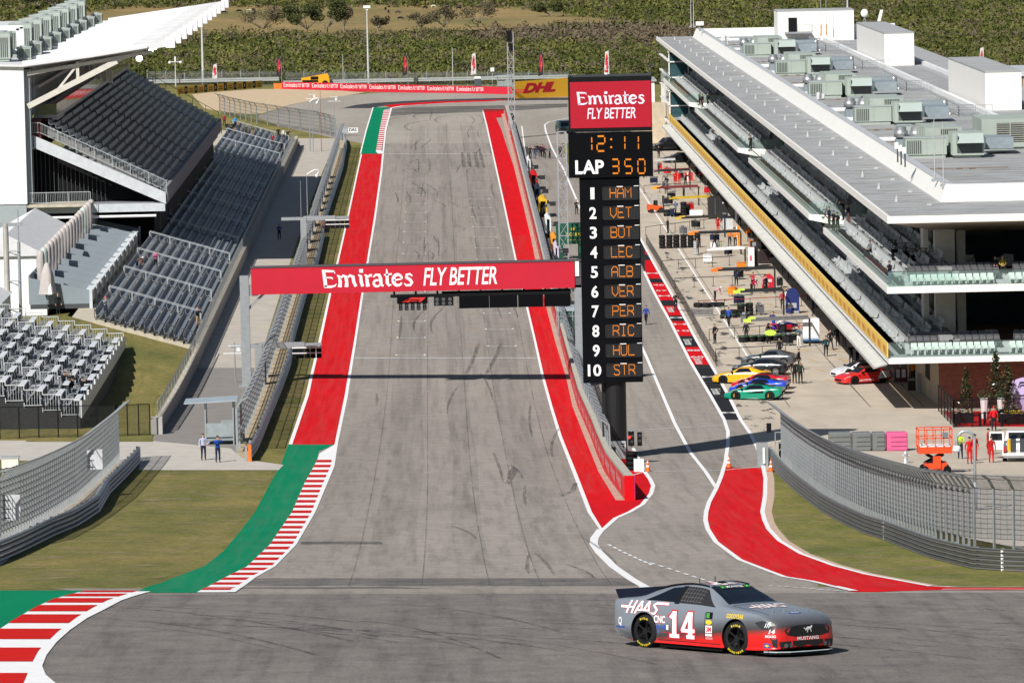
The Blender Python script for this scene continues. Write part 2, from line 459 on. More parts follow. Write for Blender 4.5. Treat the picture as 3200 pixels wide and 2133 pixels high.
def Dd(vx,vy):return gp(vx,vy).y+DC
tag(wrows([(60,-60,60),(139,-60,60)],.006).build('foreground_track',ASPH2,smooth=True),kind='structure')
_trk=[(139,-9.5,60),(205,-26,26)]
for vy,a,b in[(1361,325,1990),(1340,376,1880),(1310,462,1770),(1276,512,1690),(1240,546,1650),(1200,576,1628),(1150,608,1640),(1084,645,1765),(1021,668,1750),(960,686,1705),(900,706,1680),(784,731,1601),(600,774,1500),(392,821,1310),(330,838,1290),(262,848,1300)]:
 _trk.append((Dd((a+b)/2,vy),X(a,vy),X(b,vy)))
tag(wrows(_trk,.006).build('track',ASPH,smooth=True),kind='structure')
# end of the straight: run-off, gravel, corner
sheet('runoff',[(588,268),(660,244),(730,227),(800,219),(880,213),(1180,216),(1330,214),(1480,226),(1480,330),(1240,262),(830,300),(832,330),(770,318),(640,290)],ASPH3,.012)
sheet('gravel_trap',[(440,216),(588,205),(650,205),(852,211),(800,219.5),(730,228),(668,241),(600,262),(560,262),(505,256),(470,250)],GRAVEL,.02)
sheet('tarmac_strip',[(788,249),(813,242),(883,235),(1038,228),(1176,225),(1420,225),(1420,231),(1176,230),(1038,233),(888,242),(853,249)],mat('dark_tarmac',(.03,.03,.033),.8),.03)
sheet('exit_kerb',[(857,247),(898,240),(1038,232.2),(1176,229),(1420,229.5),(1420,232.5),(1176,232.3),(1038,236),(918,244),(898,247.6)],RED,.04)
_mb=MB();world_line(_mb,[(899,248.6),(925,244),(1040,236.8),(1176,233),(1420,233)],.5,.046)
sheet('racing_groove',[(900,250),(960,246),(1040,243),(1140,243),(1304,238),(1304,247),(1140,257),(1040,260),(960,262),(893,268)],patchy('rubber_groove',(.03,.03,.034),.75,(.05,.5,1),.3,.7),.036)
# red band on the left, green ends, kerbs
left=[(1021,663,671.5,768.7,776),(908.8,702,709.5,792,799.5),(858.8,713.5,720,800.5,807),(783.9,732,738,813.5,819),(674.4,756,761,830.5,835),(609.4,772,776.3,841.5,845.7),(499.4,797.5,801,859.5,864),(391.9,820.5,823.8,874.5,878.7),(354,829,832,878,882)]
sheet('left_red_band',[(r[0],r[2]-1,r[3]+1)for r in left],RED,.014)
for a,b in((1,2),(3,4)):rows_mb([(r[0],r[a],r[b])for r in left],.022,_mb)
grn=[(1361.5,315,452),(1357,321,463),(1349,335,480),(1339,370,500),(1326.5,400,517),(1299,472,570),(1264,515,611),(1214,557,646),(1176,586,672),(1109,622,702),(1071,644,723),(1036,657,733),(1021,663,770)]
sheet('green_band',[(r[0],r[1],r[2])for r in grn],GREEN,.014)
fgrn=[(354,829.5,880),(347,830.5,864),(300,843,872),(252.5,857,882),(247.5,858.5,900)]
sheet('far_green_band',fgrn,GREEN,.05)
rows_mb([(354,826.5,829.5),(300,840,843),(247.5,856,858.7)],.055,_mb)
def kerb(name,rows,pitch,seam):
 """striped kerb: white bed, red bars every `pitch` metres along it"""
 f=_fine(rows);A=[gp(a,y)for y,a,b in f];B=[gp(b,y)for y,a,b in f]
 bed=MB();red=MB();s=0;prev=None
 rows_mb(rows,seam,bed)
 Ls=[0]
 for i in range(1,len(A)):Ls.append(Ls[-1]+(((A[i]+B[i])/2)-((A[i-1]+B[i-1])/2)).length)
 def ip(t):
  i=min(max(np.searchsorted(Ls,t)-1,0),len(Ls)-2);k=(t-Ls[i])/(Ls[i+1]-Ls[i]+1e-9);return A[i].lerp(A[i+1],k),B[i].lerp(B[i+1],k)
 t=pitch*.35
 while t+pitch*.52<Ls[-1]:
  g=[ip(t+pitch*.52*q/3)for q in range(4)]
  for(a0,b0),(a1,b1)in zip(g,g[1:]):
   q=[a0,b0,b1,a1];q=[Vector((p.x,p.y,gz(p.x,p.y)+seam+.006))for p in q]
   if(q[1]-q[0]).cross(q[2]-q[0]).z<0:q.reverse()
   red.quad(*q)
  t+=pitch
 o=tag(bed.build(name,WHITE),kind='structure');red.build('kerb_stripes',KRED,o);return o
kerb('kerb',[(1361.5,452,524),(1326.5,517,574),(1301.5,567,624),(1251.5,619.5,672),(1176,671,716),(1109,700,743),(1071,721.5,760),(1052,731,766)],4.75,.024)
rows_mb([(1052,731,769),(1042,733.5,771),(1021,769,776)],.024,_mb)
rows_mb([(1361.5,522,541),(1326.5,573,588),(1301.5,623.5,632.5),(1251.5,672,681),(1176,716,725),(1109,743,753),(1071,760,768.7),(1021,769,776.3)],.03,_mb)
kerb('far_kerb',[(347,864,877),(300,872,884),(254,881.5,897)],5.6,.06)
rows_mb([(354,878.5,882),(300,884,888),(249,897,901)],.066,_mb)
rows_mb([(354,868,880),(347,863,877)],.06,_mb)
# near kerb on this side of the crest
nk=[(1531,0,70),(1521,0,75)]
KL=[(212,1355),(175,1363),(125,1376.5),(82,1396),(25,1429),(0,1446),(-70,1500),(-150,1560),(-260,1640)]
KS=[(320,1358),(307,1361),(277,1370),(247,1380),(212,1398),(175,1420),(132,1453),(89,1495),(75,1521),(50,1580),(30,1640)]
KW=[(352,1358),(287,1376),(240,1401),(200,1421),(160,1449),(130,1476),(107,1506),(97,1531),(105,1551),(125,1568),(170,1600),(215,1640)]
def xat(line,y):return float(np.interp(y,[p[1]for p in line],[p[0]for p in line]))
ys=[1359.5,1362.7,1370,1380,1390,1401,1421,1449,1476,1506,1521,1531,1551,1568,1600,1640]
sheet('near_green_band',[(y,-420,xat(KL,y))for y in[1357,1363,1376,1396,1429,1446,1500,1560]],GREEN,.02)
_kb=tag(rows_mb([(y,xat(KL,y)-1,xat(KW,y))for y in ys],.026).build('near_kerb',WHITE),kind='structure')
_kr=MB()
for y0,y1 in[(1358.5,1362),(1365,1371.5),(1375.5,1386),(1391.5,1406),(1413,1433),(1446,1470),(1489.5,1521.5),(1548,1600)]:
 tilt=4
 rr=[(y,xat(KL,y),xat(KS,y))for y in np.linspace(y0,y1,5)]
 rows_mb(rr,.034,_kr)
_kr.build('kerb_stripes',KRED,_kb)
# right-hand white line, red bands
right=[(1218,1379,1386),(1176,1350,1360),(1083.8,1315,1324),(1003.8,1284,1291.5),(933.8,1263,1269.5),(863.8,1244,1250),(784,1227,1232),(707,1209,1213.7),(597,1183,1187),(491.9,1161,1164.8),(392,1139.5,1143),(354,1131,1134.3),(290,1117,1120),(252.5,1107.5,1110.5)]
rows_mb(right,.022,_mb)
rr=[(1134,1337,1401),(1084,1319,1376.5),(1004,1287,1344),(934,1266,1316.5),(864,1247,1301),(784,1229,1276.5),(717,1213,1259),(597,1185,1231),(542,1173,1220),(392,1141,1184),(332,1127,1163),(300,1120,1153),(271,1112,1140),(270,1112,1158),(251,1108,1158)]
sheet('right_red_band',rr,RED,.014)
sheet('red_wedge',[(1218,1381,1384),(1190,1361,1418),(1176,1354,1447),(1159,1348,1476),(1149,1344,1487),(1134,1336,1496),(1116,1331,1501),(1101,1326,1494),(1084,1320,1481),(1060,1390,1470),(1035,1395,1458)],RED,.0145)
wall_base=[(1436,1149),(1389,1084),(1357,1004),(1327,934),(1308,864),(1286.5,784),(1268,717),(1241,597),(1228,542),(1192,392),(1176,325),(1160,262)]
red_edge=[(1401,1134),(1376.5,1084),(1344,1004),(1316.5,934),(1301,864),(1276.5,784),(1259,717),(1231,597),(1220,542),(1184,392),(1168,325),(1153,262)]
sheet('gutter_strip',[(1149,1415,1437)]+[(a[1],b[0]-1,a[0]+1)for a,b in zip(wall_base[1:],red_edge[1:])],mat('gutter_concrete',(.42,.3,.24),.8,var=.25,scale=1),.018)
world_line(_mb,[(1384,1218),(1415,1190),(1447,1176),(1476,1159),(1496,1134),(1501,1116),(1494,1101),(1481.5,1084),(1454,1029)],.26,.024)
world_line(_mb,[(1381,1216),(1366,1236),(1364,1250),(1378,1270),(1410,1302),(1450,1330),(1478,1346),(1500,1358)],.42,.026)
# pit exit
world_line(_mb,[(1199,290),(1204,330),(1213,392),(1225,470),(1240,560)],.2,.026)
pl=[(1380,260),(1304,272),(1262,280),(1251.5,287),(1254,302),(1269,342),(1296.5,392),(1336.5,487),(1400,640),(1486,821),(1509,876),(1551,974),(1586,1039),(1621.5,1084),(1640,1112),(1646.5,1121)]
world_line(_mb,pl,.24,.026)
sl=[(1460,520),(1480,567),(1480,624),(1499,664),(1516.5,697),(1539,737),(1562.5,784),(1586.5,831),(1634,911),(1664,964),(1672.7,991),(1672.7,1021),(1666.5,1064),(1656.5,1096),(1646.5,1121),(1629,1154),(1622.5,1176),(1621,1195),(1626,1215),(1645,1245),(1700,1286),(1764.7,1311),(1802,1325),(1865,1335),(1915,1347),(1962,1358)]
world_line(_mb,sl[2:],.25,.028)
sr=[(1470,545),(1480,564),(1509,617),(1536.5,664),(1561.5,709),(1601.5,784),(1649,864),(1676.5,914),(1701.5,964),(1724,996),(1739,1026),(1754,1074),(1759,1099),(1758,1139),(1752,1176),(1757,1195),(1766,1215),(1791,1242),(1841,1272),(1915,1299),(1990,1319),(2065,1333),(2140,1347),(2190,1349),(2380,1349)]
world_line(_mb,sr,.25,.028)
sheet('logo_strip',[(964,1664,1701),(911,1634,1676),(864,1607,1649),(784,1563,1601),(709,1524,1561),(664,1499,1536),(624,1481,1512),(600,1470,1500),(540,1440,1466)],BLACKP,.016)
_lg=MB()
for y0,y1 in[(650,690),(703,725),(598,640),(738,772),(797,838),(560,585)]:
 rows_mb([(y,xat(sl[2:9]+[(1586.5,831),(1634,911)],y)+2,xat(sr,y)-2)for y in np.linspace(y0,y1,4)],.02,_lg)
tag(_lg.build('logo_strip_red',RED),kind='structure')
_lt=MB()
for y,s in[(948,'M'),(900,'Emirates'),(866,'M'),(830,'Emirates'),(805,'88'),(820,'60'),(786,'Emirates'),(745,'H'),(760,'10'),(730,'M'),(712,'Emirates'),(680,'M'),(655,'46'),(668,'57'),(628,'M')]:
 c=gp((xat([p for p in sl[2:14]],y)+xat(sr,y))/2,y);d=(gp(xat(sr,y-40),y-40)-gp(xat(sr,y),y));d.z=0;d.normalize()
 sidev=Vector((d.y,-d.x,0));hgt=.9 if len(s)<3 else .75
 v,f,wd=text2d(s,.02);k=1.1/wd if len(s)<3 else 5.2/wd
 u=d*-1 if len(s)>2 else sidev;w=sidev if len(s)>2 else d
 pts=[c+u*((p[0]-wd/2)*k)+w*((p[1]-.5)*hgt*(1 if len(s)>2 else 1.6))for p in v]
 _lt.add([(p.x,p.y,gz(p.x,p.y)+.026)for p in pts],f)
tag(_lt.build('ground_lettering',mat('letter_white',(.6,.6,.6),.7)),kind='structure')
sheet('exit_red_band',[(1360,1965,2020),(1358,1950,2060),(1355,1940,2165),(1349.5,1925,2188),(1347,1913,2139),(1334,1862,2068),(1324,1800,2015),(1311,1764,1958),(1286,1700,1878),(1264,1669,1826),(1245,1645,1795),(1215,1626,1766),(1195,1621,1757),(1176,1622.5,1752),(1154,1629,1755),(1121,1646,1758.5),(1096,1656,1758),(1075,1664,1754)],RED,.0155)
sheet('exit_red_tail',[(1355.5,2150,2400),(1350,2180,2400)],RED,.0157)
world_line(_mb,[(2165,1355),(2260,1354),(2390,1355)],.2,.03)
tan=mat('kerb_concrete',(.5,.36,.28),.85,var=.15,scale=2)
_t=MB();world_line(_t,[(1764,1075),(1770,1100),(1770,1139),(1763,1176),(1769,1200),(1779,1217),(1802,1243),(1850,1272),(1922,1298),(1995,1318),(2070,1332),(2142,1345)],.5,.02)
tag(_t.build('kerb_edging',tan),kind='structure')
# start line, grid slots, timing lines, dashes
_g=MB()
world_line(_g,[(816,822.6),(1234,822.6)],.3,.03)
world_line(_g,[(879,354),(1132,354)],.45,.03);world_line(_g,[(890,304),(1119,304)],.35,.03)
world_line(_g,[(1445,1094.5),(1480,1084),(1668,1080),(1756,1072)],.12,.03)
world_line(_g,[(1443,989),(1560,983),(1660,977)],.1,.03)
for i in range(9):world_line(_g,[(1398+i*11.6,1251+i*6.1-i*i*.08),(1398+i*11.6+7,1251+(i+.6)*6.1-i*i*.08)],.14,.03)
for i in range(9):world_line(_g,[(1495+i*19,1293+i*6.1),(1495+i*19+11,1293+i*6.1+3.4)],.14,.03)
for i in range(9):world_line(_g,[(1766+i*19,1345+i*1.6),(1766+i*19+11,1345.8+i*1.6)],.14,.03)
world_line(_g,[(620+588-588,0.0+1430),(0+620,1430)],.1,.03)
lx=[(1112.7,1208,1292),(1056.6,1210,1294),(1005,1214,1296)]
def slot(mb,ymb,D,xl,xr,tick,ext):
 y=D-DC
 def q(a,b,c,d):mb.add([(x,yy,gz(x,yy)+.03)for x,yy in[(a,c),(b,c),(b,d),(a,d)]],[(0,1,2,3)])
 q(xl,xr,y-.09,y+.09)
 if tick:q(xl-.06,xl+.09,y+.09,y+.85);q(xr-.09,xr+.06,y+.09,y+.85)
 if ext:ymb.add([(x,yy,gz(x,yy)+.027)for x,yy in[(xl-1.55,y-.07),(xl+.8,y-.07),(xl+.8,y+.05),(xl-1.55,y+.05)]],[(0,1,2,3)])
_gy=MB()
for i in range(20):
 D=431.5+16*i;c=-2.35
 slot(_g,_gy,D,c-1.2,c+1.2,i<13,i<13)
 D2=D+8;c2=5.35
 slot(_g,_gy,D2,c2-1.2,c2+1.2,i<13,i<13)
tag(_gy.build('grid_guide_lines',YEL),kind='structure')
tag(_g.build('grid_markings',WHITE),kind='structure')
tag(_mb.build('edge_lines',WHITE),kind='structure')
# pit apron, paved areas
sheet('pit_apron',[(1430,283),(1548,283),(1600,380),(1700,500),(2250,760),(2600,900),(2600,1095),(2353,1090),(2050,1085),(1755,1080),(1739,1030),(1725,999),(1703,968),(1677,916),(1649,866),(1602,786),(1562,712),(1537,667),(1510,620),(1476,560),(1440,470),(1400,400),(1330,330),(1330,290)],CONC,.012)
sheet('paddock_paving',[(1800,1080),(2600,1088),(2600,1320),(2353,1262),(2240,1240),(2140,1215),(2032,1190),(1965,1165),(1902,1128),(1840,1085)],mat('paddock_concrete',(.4,.36,.31),.85,var=.15,scale=.6),.008)
# joints of the apron slabs
_j=MB()
for k in range(26):
 D=395+k*13;world_line(_j,[(0,0),(0,0)],.1,.02)if False else None
 y=D-DC;a,b=20.5,46
 _j.add([(x,yy,gz(x,yy)+.017)for x,yy in[(a,y-.04),(b,y-.04),(b,y+.04),(a,y+.04)]],[(0,1,2,3)])
for x in(26,32,36):
 for d in range(385,735,50):_j.add([(xx,yy,gz(xx,yy)+.017)for xx,yy in[(x-.04,d-DC),(x+.04,d-DC),(x+.04,d+50-DC),(x-.04,d+50-DC)]],[(0,1,2,3)])
tag(_j.build('slab_joints',mat('joint_dark',(.16,.14,.12),.9)),kind='structure')
# left side: service road, crossing, stony strip, slope under the temporary stand
sheet('service_road',[(1066,330,560),(1000,355,548),(923,401,568),(784,475,610),(640,545,655),(500,605,700),(392,648,742),(330,674,770),(318,680,772)],CONC2,.01)
sheet('service_road_tarmac',[(1062,335,545),(1040,345,545),(1000,355,548),(923,401,566),(870,430,578),(845,443,585)],mat('road_tarmac',(.215,.2,.185),.85,var=.12,scale=.8),.016)
sheet('crossing_road',[(1080,318,640),(1068,322,652),(1055,-40,560),(1030,-40,530),(1012,-40,340)],mat('crossing_concrete',(.46,.43,.385),.85,var=.12,scale=.8),.02)
sheet('stony_strip',[(1062,520,573),(1034,530,589),(944,560,626),(841,600,666),(784,622,674),(692,655,699),(609,684,729),(542,705,744),(497,722,751),(392,755,786),(337,775,797),(322,775,795)],STONE,.014)
sheet('near_stony_strip',[(1300,-20,0),(1250,-20,60),(1176,-20,205),(1120,60,262),(1084,100,300),(1062,200,320)],mat('pale_gravel',(.46,.4,.32),.9,var=.3,scale=2,bump=.6),.012)
sheet('grass_slope',[(1015,60,352),(985,60,350),(930,100,352),(880,200,375),(820,240,405),(760,290,430),(735,300,440)],GRASS,.03)
sheet('right_verge',[(1352,2240,2500),(1340,2110,2500),(1320,2010,2500),(1300,1935,2500),(1272,1860,2300),(1240,1806,2100),(1215,1778,2010),(1176,1768,1920),(1130,1772,1850),(1095,1772,1805)],GRASSR,.008)
# tyre marks
SK=patchy('tyre_rubber',(.05,.048,.048),.42,(3,.25,1),.3,.62)
SK2=patchy('tyre_rubber_heavy',(.03,.03,.034),.8,(3,.3,1),.25,.6)
_s=MB();_h=MB();r3=random.Random(11)
for k in range(30):
 D=r3.uniform(440,830);x=r3.choice([r3.gauss(-2.3,1.2),r3.gauss(5.2,1.2),r3.uniform(-5,8)])
 n=9;sway=r3.uniform(-1.6,1.6);Ln=r3.uniform(8,34);ph=r3.uniform(0,3);off=r3.choice([0,1.5,1.5])
 for o in([0,off]if off else[0]):
  g=[Vector((x+o+sway*math.sin(ph+i/n*2.4)*(i/n),D+Ln*i/n-DC,0))for i in range(n+1)]
  ribbon(_s,g,[(.08+.13*math.sin(math.pi*i/n))for i in range(n+1)],.034)
for k in range(14):
 D=r3.uniform(222,430);x=r3.uniform(-5,9);n=8;Ln=r3.uniform(8,30);b=r3.uniform(-1.2,1.2)
 g=[Vector((x+b*(i/n)**2,D+Ln*i/n-DC,0))for i in range(n+1)]
 ribbon(_s,g,[.1+.1*math.sin(math.pi*i/n)for i in range(n+1)],.034)
for pts,w in[([(1262,800),(1240,822),(1205,862)],.35)]:pass
for a in([(1098,790),(1092,815),(1072,858)],[(1150,790),(1142,815),(1118,858)],[(1322,1110),(1316,1128),(1290,1140)],[(1185,1075),(1180,1090),(1165,1112)]):
 world_line(_s,a,.32,.035)
for a in([(1062,350),(1066,385)],[(1076,352),(1080,384)],[(1092,350),(1098,386)],[(1104,352),(1112,386)]):
 world_line(_s,a,.45,.036)
# loops of the doughnuts before the last corner and the long curved lines across turn one
for cx,cy,rx,ry in[(1010,268,60,10),(960,280,70,14),(1060,276,60,12),(1020,292,90,16)]:
 world_line(_s,[(cx+rx*math.cos(R(a)),cy+ry*math.sin(R(a)))for a in range(150,300,15)],.35,.036)
for k in range(26):
 x0=r3.uniform(60,1500);y0=r3.uniform(1372,1460);ln=r3.uniform(350,900);dy=r3.uniform(18,90)
 world_line(_s,[(x0+ln*t,y0+dy*t*t)for t in np.linspace(0,1,12)],r3.uniform(.06,.16),.014)
for k in range(14):
 x0=r3.uniform(1900,2300);y0=r3.uniform(1372,1500);ln=r3.uniform(150,500);dy=r3.uniform(8,45)
 world_line(_s,[(x0+ln*t,y0+dy*t)for t in np.linspace(0,1,8)],r3.uniform(.05,.13),.014)
_gr=MB()
for x,w in((-2.4,2.3),(5.3,2.3),(1.4,1.6)):
 ribbon(_gr,[Vector((x+.12*math.sin(q*.05),q,0))for q in range(-190,380,3)],w,.032)
tag(_gr.build('worn_lanes',patchy('lane_rubber',(.07,.068,.068),.2,(1.6,.02,1),.35,.8)),kind='structure')
_sm=MB()
for x in(-4.1,-.9,1.9,4.2,7.1):ribbon(_sm,[Vector((x+.05*math.sin(q*.03+x),q,0))for q in range(-210,390,3)],.05,.033)
tag(_sm.build('paving_seams',patchy('seam_tar',(.07,.068,.066),.42,(4,.12,1),.3,.6)),kind='structure')
_fd=patchy('paint_dust',(.33,.27,.23),.11,(2.4,.06,1),.4,.8,.95)
sheet('paint_dust',[(r[0],r[2],r[3])for r in left],_fd,.019);sheet('paint_dust',[(1361,330,455),(1326,405,515),(1264,520,610),(1176,592,670),(1071,650,722),(1022,668,730)],_fd,.0195);sheet('paint_dust',[(1349,1940,2120),(1324,1805,2010),(1286,1705,1875),(1245,1650,1790),(1195,1625,1752),(1121,1650,1755),(1078,1668,1750)],_fd,.0195);sheet('paint_dust',rr[:9],_fd,.0195)
_dirt=patchy('bare_soil',(.36,.27,.17),.7,(.5,.7,1),.52,.72,.95)
sheet('bare_soil',[(1340,20,340),(1290,40,455),(1230,150,530),(1170,260,575),(1110,300,612),(1084,330,635)],_dirt,.012);sheet('bare_soil',[(1345,2150,2500),(1318,2010,2500),(1272,1860,2240),(1240,1806,2060),(1215,1780,1990),(1176,1772,1900),(1110,1775,1815)],_dirt,.014);sheet('bare_soil',[(1000,592,675),(900,645,703),(784,680,731),(600,732,773),(400,785,819)],_dirt,.012)
tag(_s.build('tyre_marks',SK),kind='structure');pass
sheet('rubber_band',[(1346,520,1480),(1340,530,1470),(1333,545,1460),(1328,560,1440)],patchy('rubber_band',(.06,.06,.066),.62,(.35,.9,1),.2,.75),.02)
sheet('rubber_band',[(1352,500,1000),(1349,510,900)],patchy('rubber_band2',(.06,.06,.062),.6,(.35,.5,1),.3,.6),.02)
sheet('seam_line',[(1250,690,880),(1244,692,875)],patchy('rubber_band3',(.05,.05,.055),.55,(.25,.5,1),.3,.6),.02)
# ================================================================== left side: stands
STEEL=mat('galvanised_steel',(.36,.39,.41),.45,.5,.12,3)
DSTEEL=mat('dark_steel',(.06,.065,.07),.5,.4)
BLACK=mat('matt_black',(.006,.0065,.008),.7,spec=.15)
WPAINT=mat('white_cladding',(.76,.77,.78),.5,var=.03,scale=.4)
WROOF=mat('white_roof',(.6,.61,.63),.6,var=.05,scale=.25,streak=(.3,3,1))
GCLAD=mat('grey_cladding',(.3,.34,.36),.5,var=.06)
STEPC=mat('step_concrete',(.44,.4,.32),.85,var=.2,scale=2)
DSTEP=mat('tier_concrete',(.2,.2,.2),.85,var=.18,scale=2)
SEATB=mat('seat_blue_grey',(.155,.175,.205),.45,var=.1,scale=4)
SEATG=mat('seat_light_grey',(.44,.47,.48),.45,var=.08,scale=4)
WALLC=mat('wall_concrete',(.36,.35,.33),.85,var=.12,scale=.8)
DRED=mat('dark_red_wall',(.1,.012,.016),.6)
GLASS=glassmat('tinted_glass',(.02,.035,.045),.06)
CLEAR=glassmat('clear_glass',(.3,.42,.4),.04,.8)
RAILM=mat('pale_rail',(.5,.54,.56),.4,.4)
XS=[-.84]
def W(x,D,z):return Vector((x+XS[0],D-DC,z))
def railing(mb,a,b,h,step=1.8,m=0,r=.03,bars=True):
 a,b=Vector(a),Vector(b);n=max(1,int((b-a).length/step));up=Vector((0,0,h))
 mb.bar(a+up,b+up,r*2,r*2,m);mb.bar(a+up*.12,b+up*.12,r*1.4,r*1.4,m)
 for i in range(n+1):
  p=a.lerp(b,i/n);mb.bar(p,p+up,r*1.8,r*1.8,m)
 if bars:
  k=max(1,int((b-a).length/.17))
  for i in range(k+1):
   p=a.lerp(b,i/k);mb.bar(p+up*.12,p+up,r*.7,r*.7,m)
def seat_row(length,gaps=(),pitch=.52,group=0):
 """stadium seats facing +X along +Y, at 0"""
 mb=MB();y=.3;mb.b2((-.34,.1,.06),(-.28,length-.1,.12))
 k=0;rq=random.Random(int(length))
 while y<length-.3:
  k+=1
  if group and k%group==0:y+=.34
  dz=rq.choice((0,0,0,.09))if group else 0
  if not any(g-.65<y<g+.65 for g in gaps):
   mb.box((.02-dz,y,.40+dz),(.42-2*dz,.45,.06+2*dz));mb.hexa([(-.24,y-.22,.4),(-.19,y-.22,.4),(-.19,y+.22,.4),(-.24,y+.22,.4),(-.34,y-.21,.84),(-.29,y-.21,.84),(-.29,y+.21,.84),(-.34,y+.21,.84)])
   mb.box((-.1,y,.2),(.08,.08,.4))
  y+=pitch
 return mb
# ---- lower stand along the straight
LS0,LS1,XF,NR=428.0,742.0,-19.4,10
def lower_stand():
 t=thing('lower_grandstand','long lower grandstand of blue-grey seat rows along the service road, behind a concrete wall','grandstand',(-23,585-DC,gz(-23,585-DC)))
 g=gz(XF,0)
 st=MB()
 for i in range(NR):
  z=1.35+.24*i+g;x=XF-.8*i
  st.b2(W(x-.8,LS0,g-.2),W(x,LS1,z),0)
 st.b2(W(XF-.8*NR-2.6,LS0+6,g),W(XF-.8*NR,LS1,g+2.9),0)
 st.build('steps',STEPC,t)
 gaps=list(range(20,314,22))
 me=seat_row(LS1-LS0,gaps).mesh('seat_row',SEATB)
 iv=WM[t.name].inverted()
 for i in range(NR):
  o=link('seat_row',me,t);o.location=iv@W(XF-.8*i-.46,LS0,1.35+.24*i+g)
 rl=MB()
 for y in gaps:
  rl.cut()
  for s in(-.6,.6):
   a,b=W(XF-.2,LS0+y+s,1.4+g),W(XF-.8*NR,LS0+y+s,1.35+.24*NR+g);u=Vector((0,0,.95))
   rl.bar(a+u,b+u,.05)
   for k in range(5):p=a.lerp(b,k/4);rl.bar(p,p+u,.045)
 rl.build('aisle_rail',RAILM,t)
 e=MB();railing(e,W(XF+.1,LS0-.2,g+1.3),W(XF-.8*NR,LS0-.2,g+1.3+.24*NR),1.1);e.build('end_rail',DSTEEL,t)
 f=MB();railing(f,W(XF+.35,LS0,g+1.3),W(XF+.35,LS1,g+1.3),1.0,2.4,bars=False);f.build('front_rail',STEEL,t)
 n=MB();n.quad(W(XF+.36,LS0,g+1.34),W(XF+.36,LS1,g+1.34),W(XF+.36,LS1,g+2.25),W(XF+.36,LS0,g+2.25));n.build('rail_mesh',meshmat('rail_netting',(.4,.44,.46),.45),t)
 return t
lower_stand()
def grass_bank():
 m=MB();vs=[]
 g=gz(XF,0)
 for i in range(9):
  D=396+4*i;f=i/8;f=f*f*(3-2*f)
  for j in range(8):
   x=XF-.1-1.5*j;z0=gz(x+XS[0],D-DC)+.02;z1=g+1.15+.3*1.5*j*.98;vs.append(W(x,D if i<8 else 428.2,z0+(max(z1-.25,z0)-z0)*f))
 m.add(vs,[(i*8+j+1,i*8+j,(i+1)*8+j,(i+1)*8+j+1)for i in range(8)for j in range(7)]);tag(m.build('grass_bank',GRASS,smooth=True),kind='structure')
grass_bank()
def road_wall():
 t=thing('retaining_wall','long grey concrete wall with pale coping between the lower seats and the service road','wall',W(-18.9,362,gz(-18.9,362-DC)))
 mb=MB();cp=MB();D=362
 while D<750:
  n=min(750,D+(4 if D<460 else 24));h0,h1=1.0+.35*min(1,(D-362)/70),1.0+.35*min(1,(n-362)/70)
  a,b=gz(-18.9,D-DC),gz(-18.9,n-DC)
  mb.hexa([W(-19.05,D,a-.3),W(-18.72,D,a-.3),W(-18.72,n,b-.3),W(-19.05,n,b-.3),W(-19.05,D,a+h0),W(-18.72,D,a+h0),W(-18.72,n,b+h1),W(-19.05,n,b+h1)])
  cp.hexa([W(-19.1,D,a+h0),W(-18.67,D,a+h0),W(-18.67,n,b+h1),W(-19.1,n,b+h1),W(-19.1,D,a+h0+.1),W(-18.67,D,a+h0+.1),W(-18.67,n,b+h1+.1),W(-19.1,n,b+h1+.1)])
  D=n
 mb.b2(W(-19.3,361.2,gz(-19,-70)-.2),W(-18.5,362.1,gz(-19,-70)+1.15),0)
 mb.build('wall',WALLC,t);cp.build('coping',STEPC,t)
 r=MB()
 for D in range(363,428,4):
  a=W(-18.9,D,gz(-18.9,D-DC)+1.1+.35*(D-362)/70);b=W(-18.9,D+4,gz(-18.9,D+4-DC)+1.1+.35*(D-358)/70)
  r.bar(a,a+Vector((0,0,1.05)),.06);r.bar(a+Vector((0,0,1.05)),b+Vector((0,0,1.05)),.06)
 r.build('rail',STEEL,t)
 n=MB()
 n.quad(W(-18.9,362,gz(-18.9,362-DC)+1.1),W(-18.9,428,gz(-18.9,-2)+1.45),W(-18.9,428,gz(-18.9,-2)+2.4),W(-18.9,362,gz(-18.9,362-DC)+2.1))
 n.build('rail_mesh',meshmat('rail_netting',(.4,.44,.46),.45),t)
road_wall()
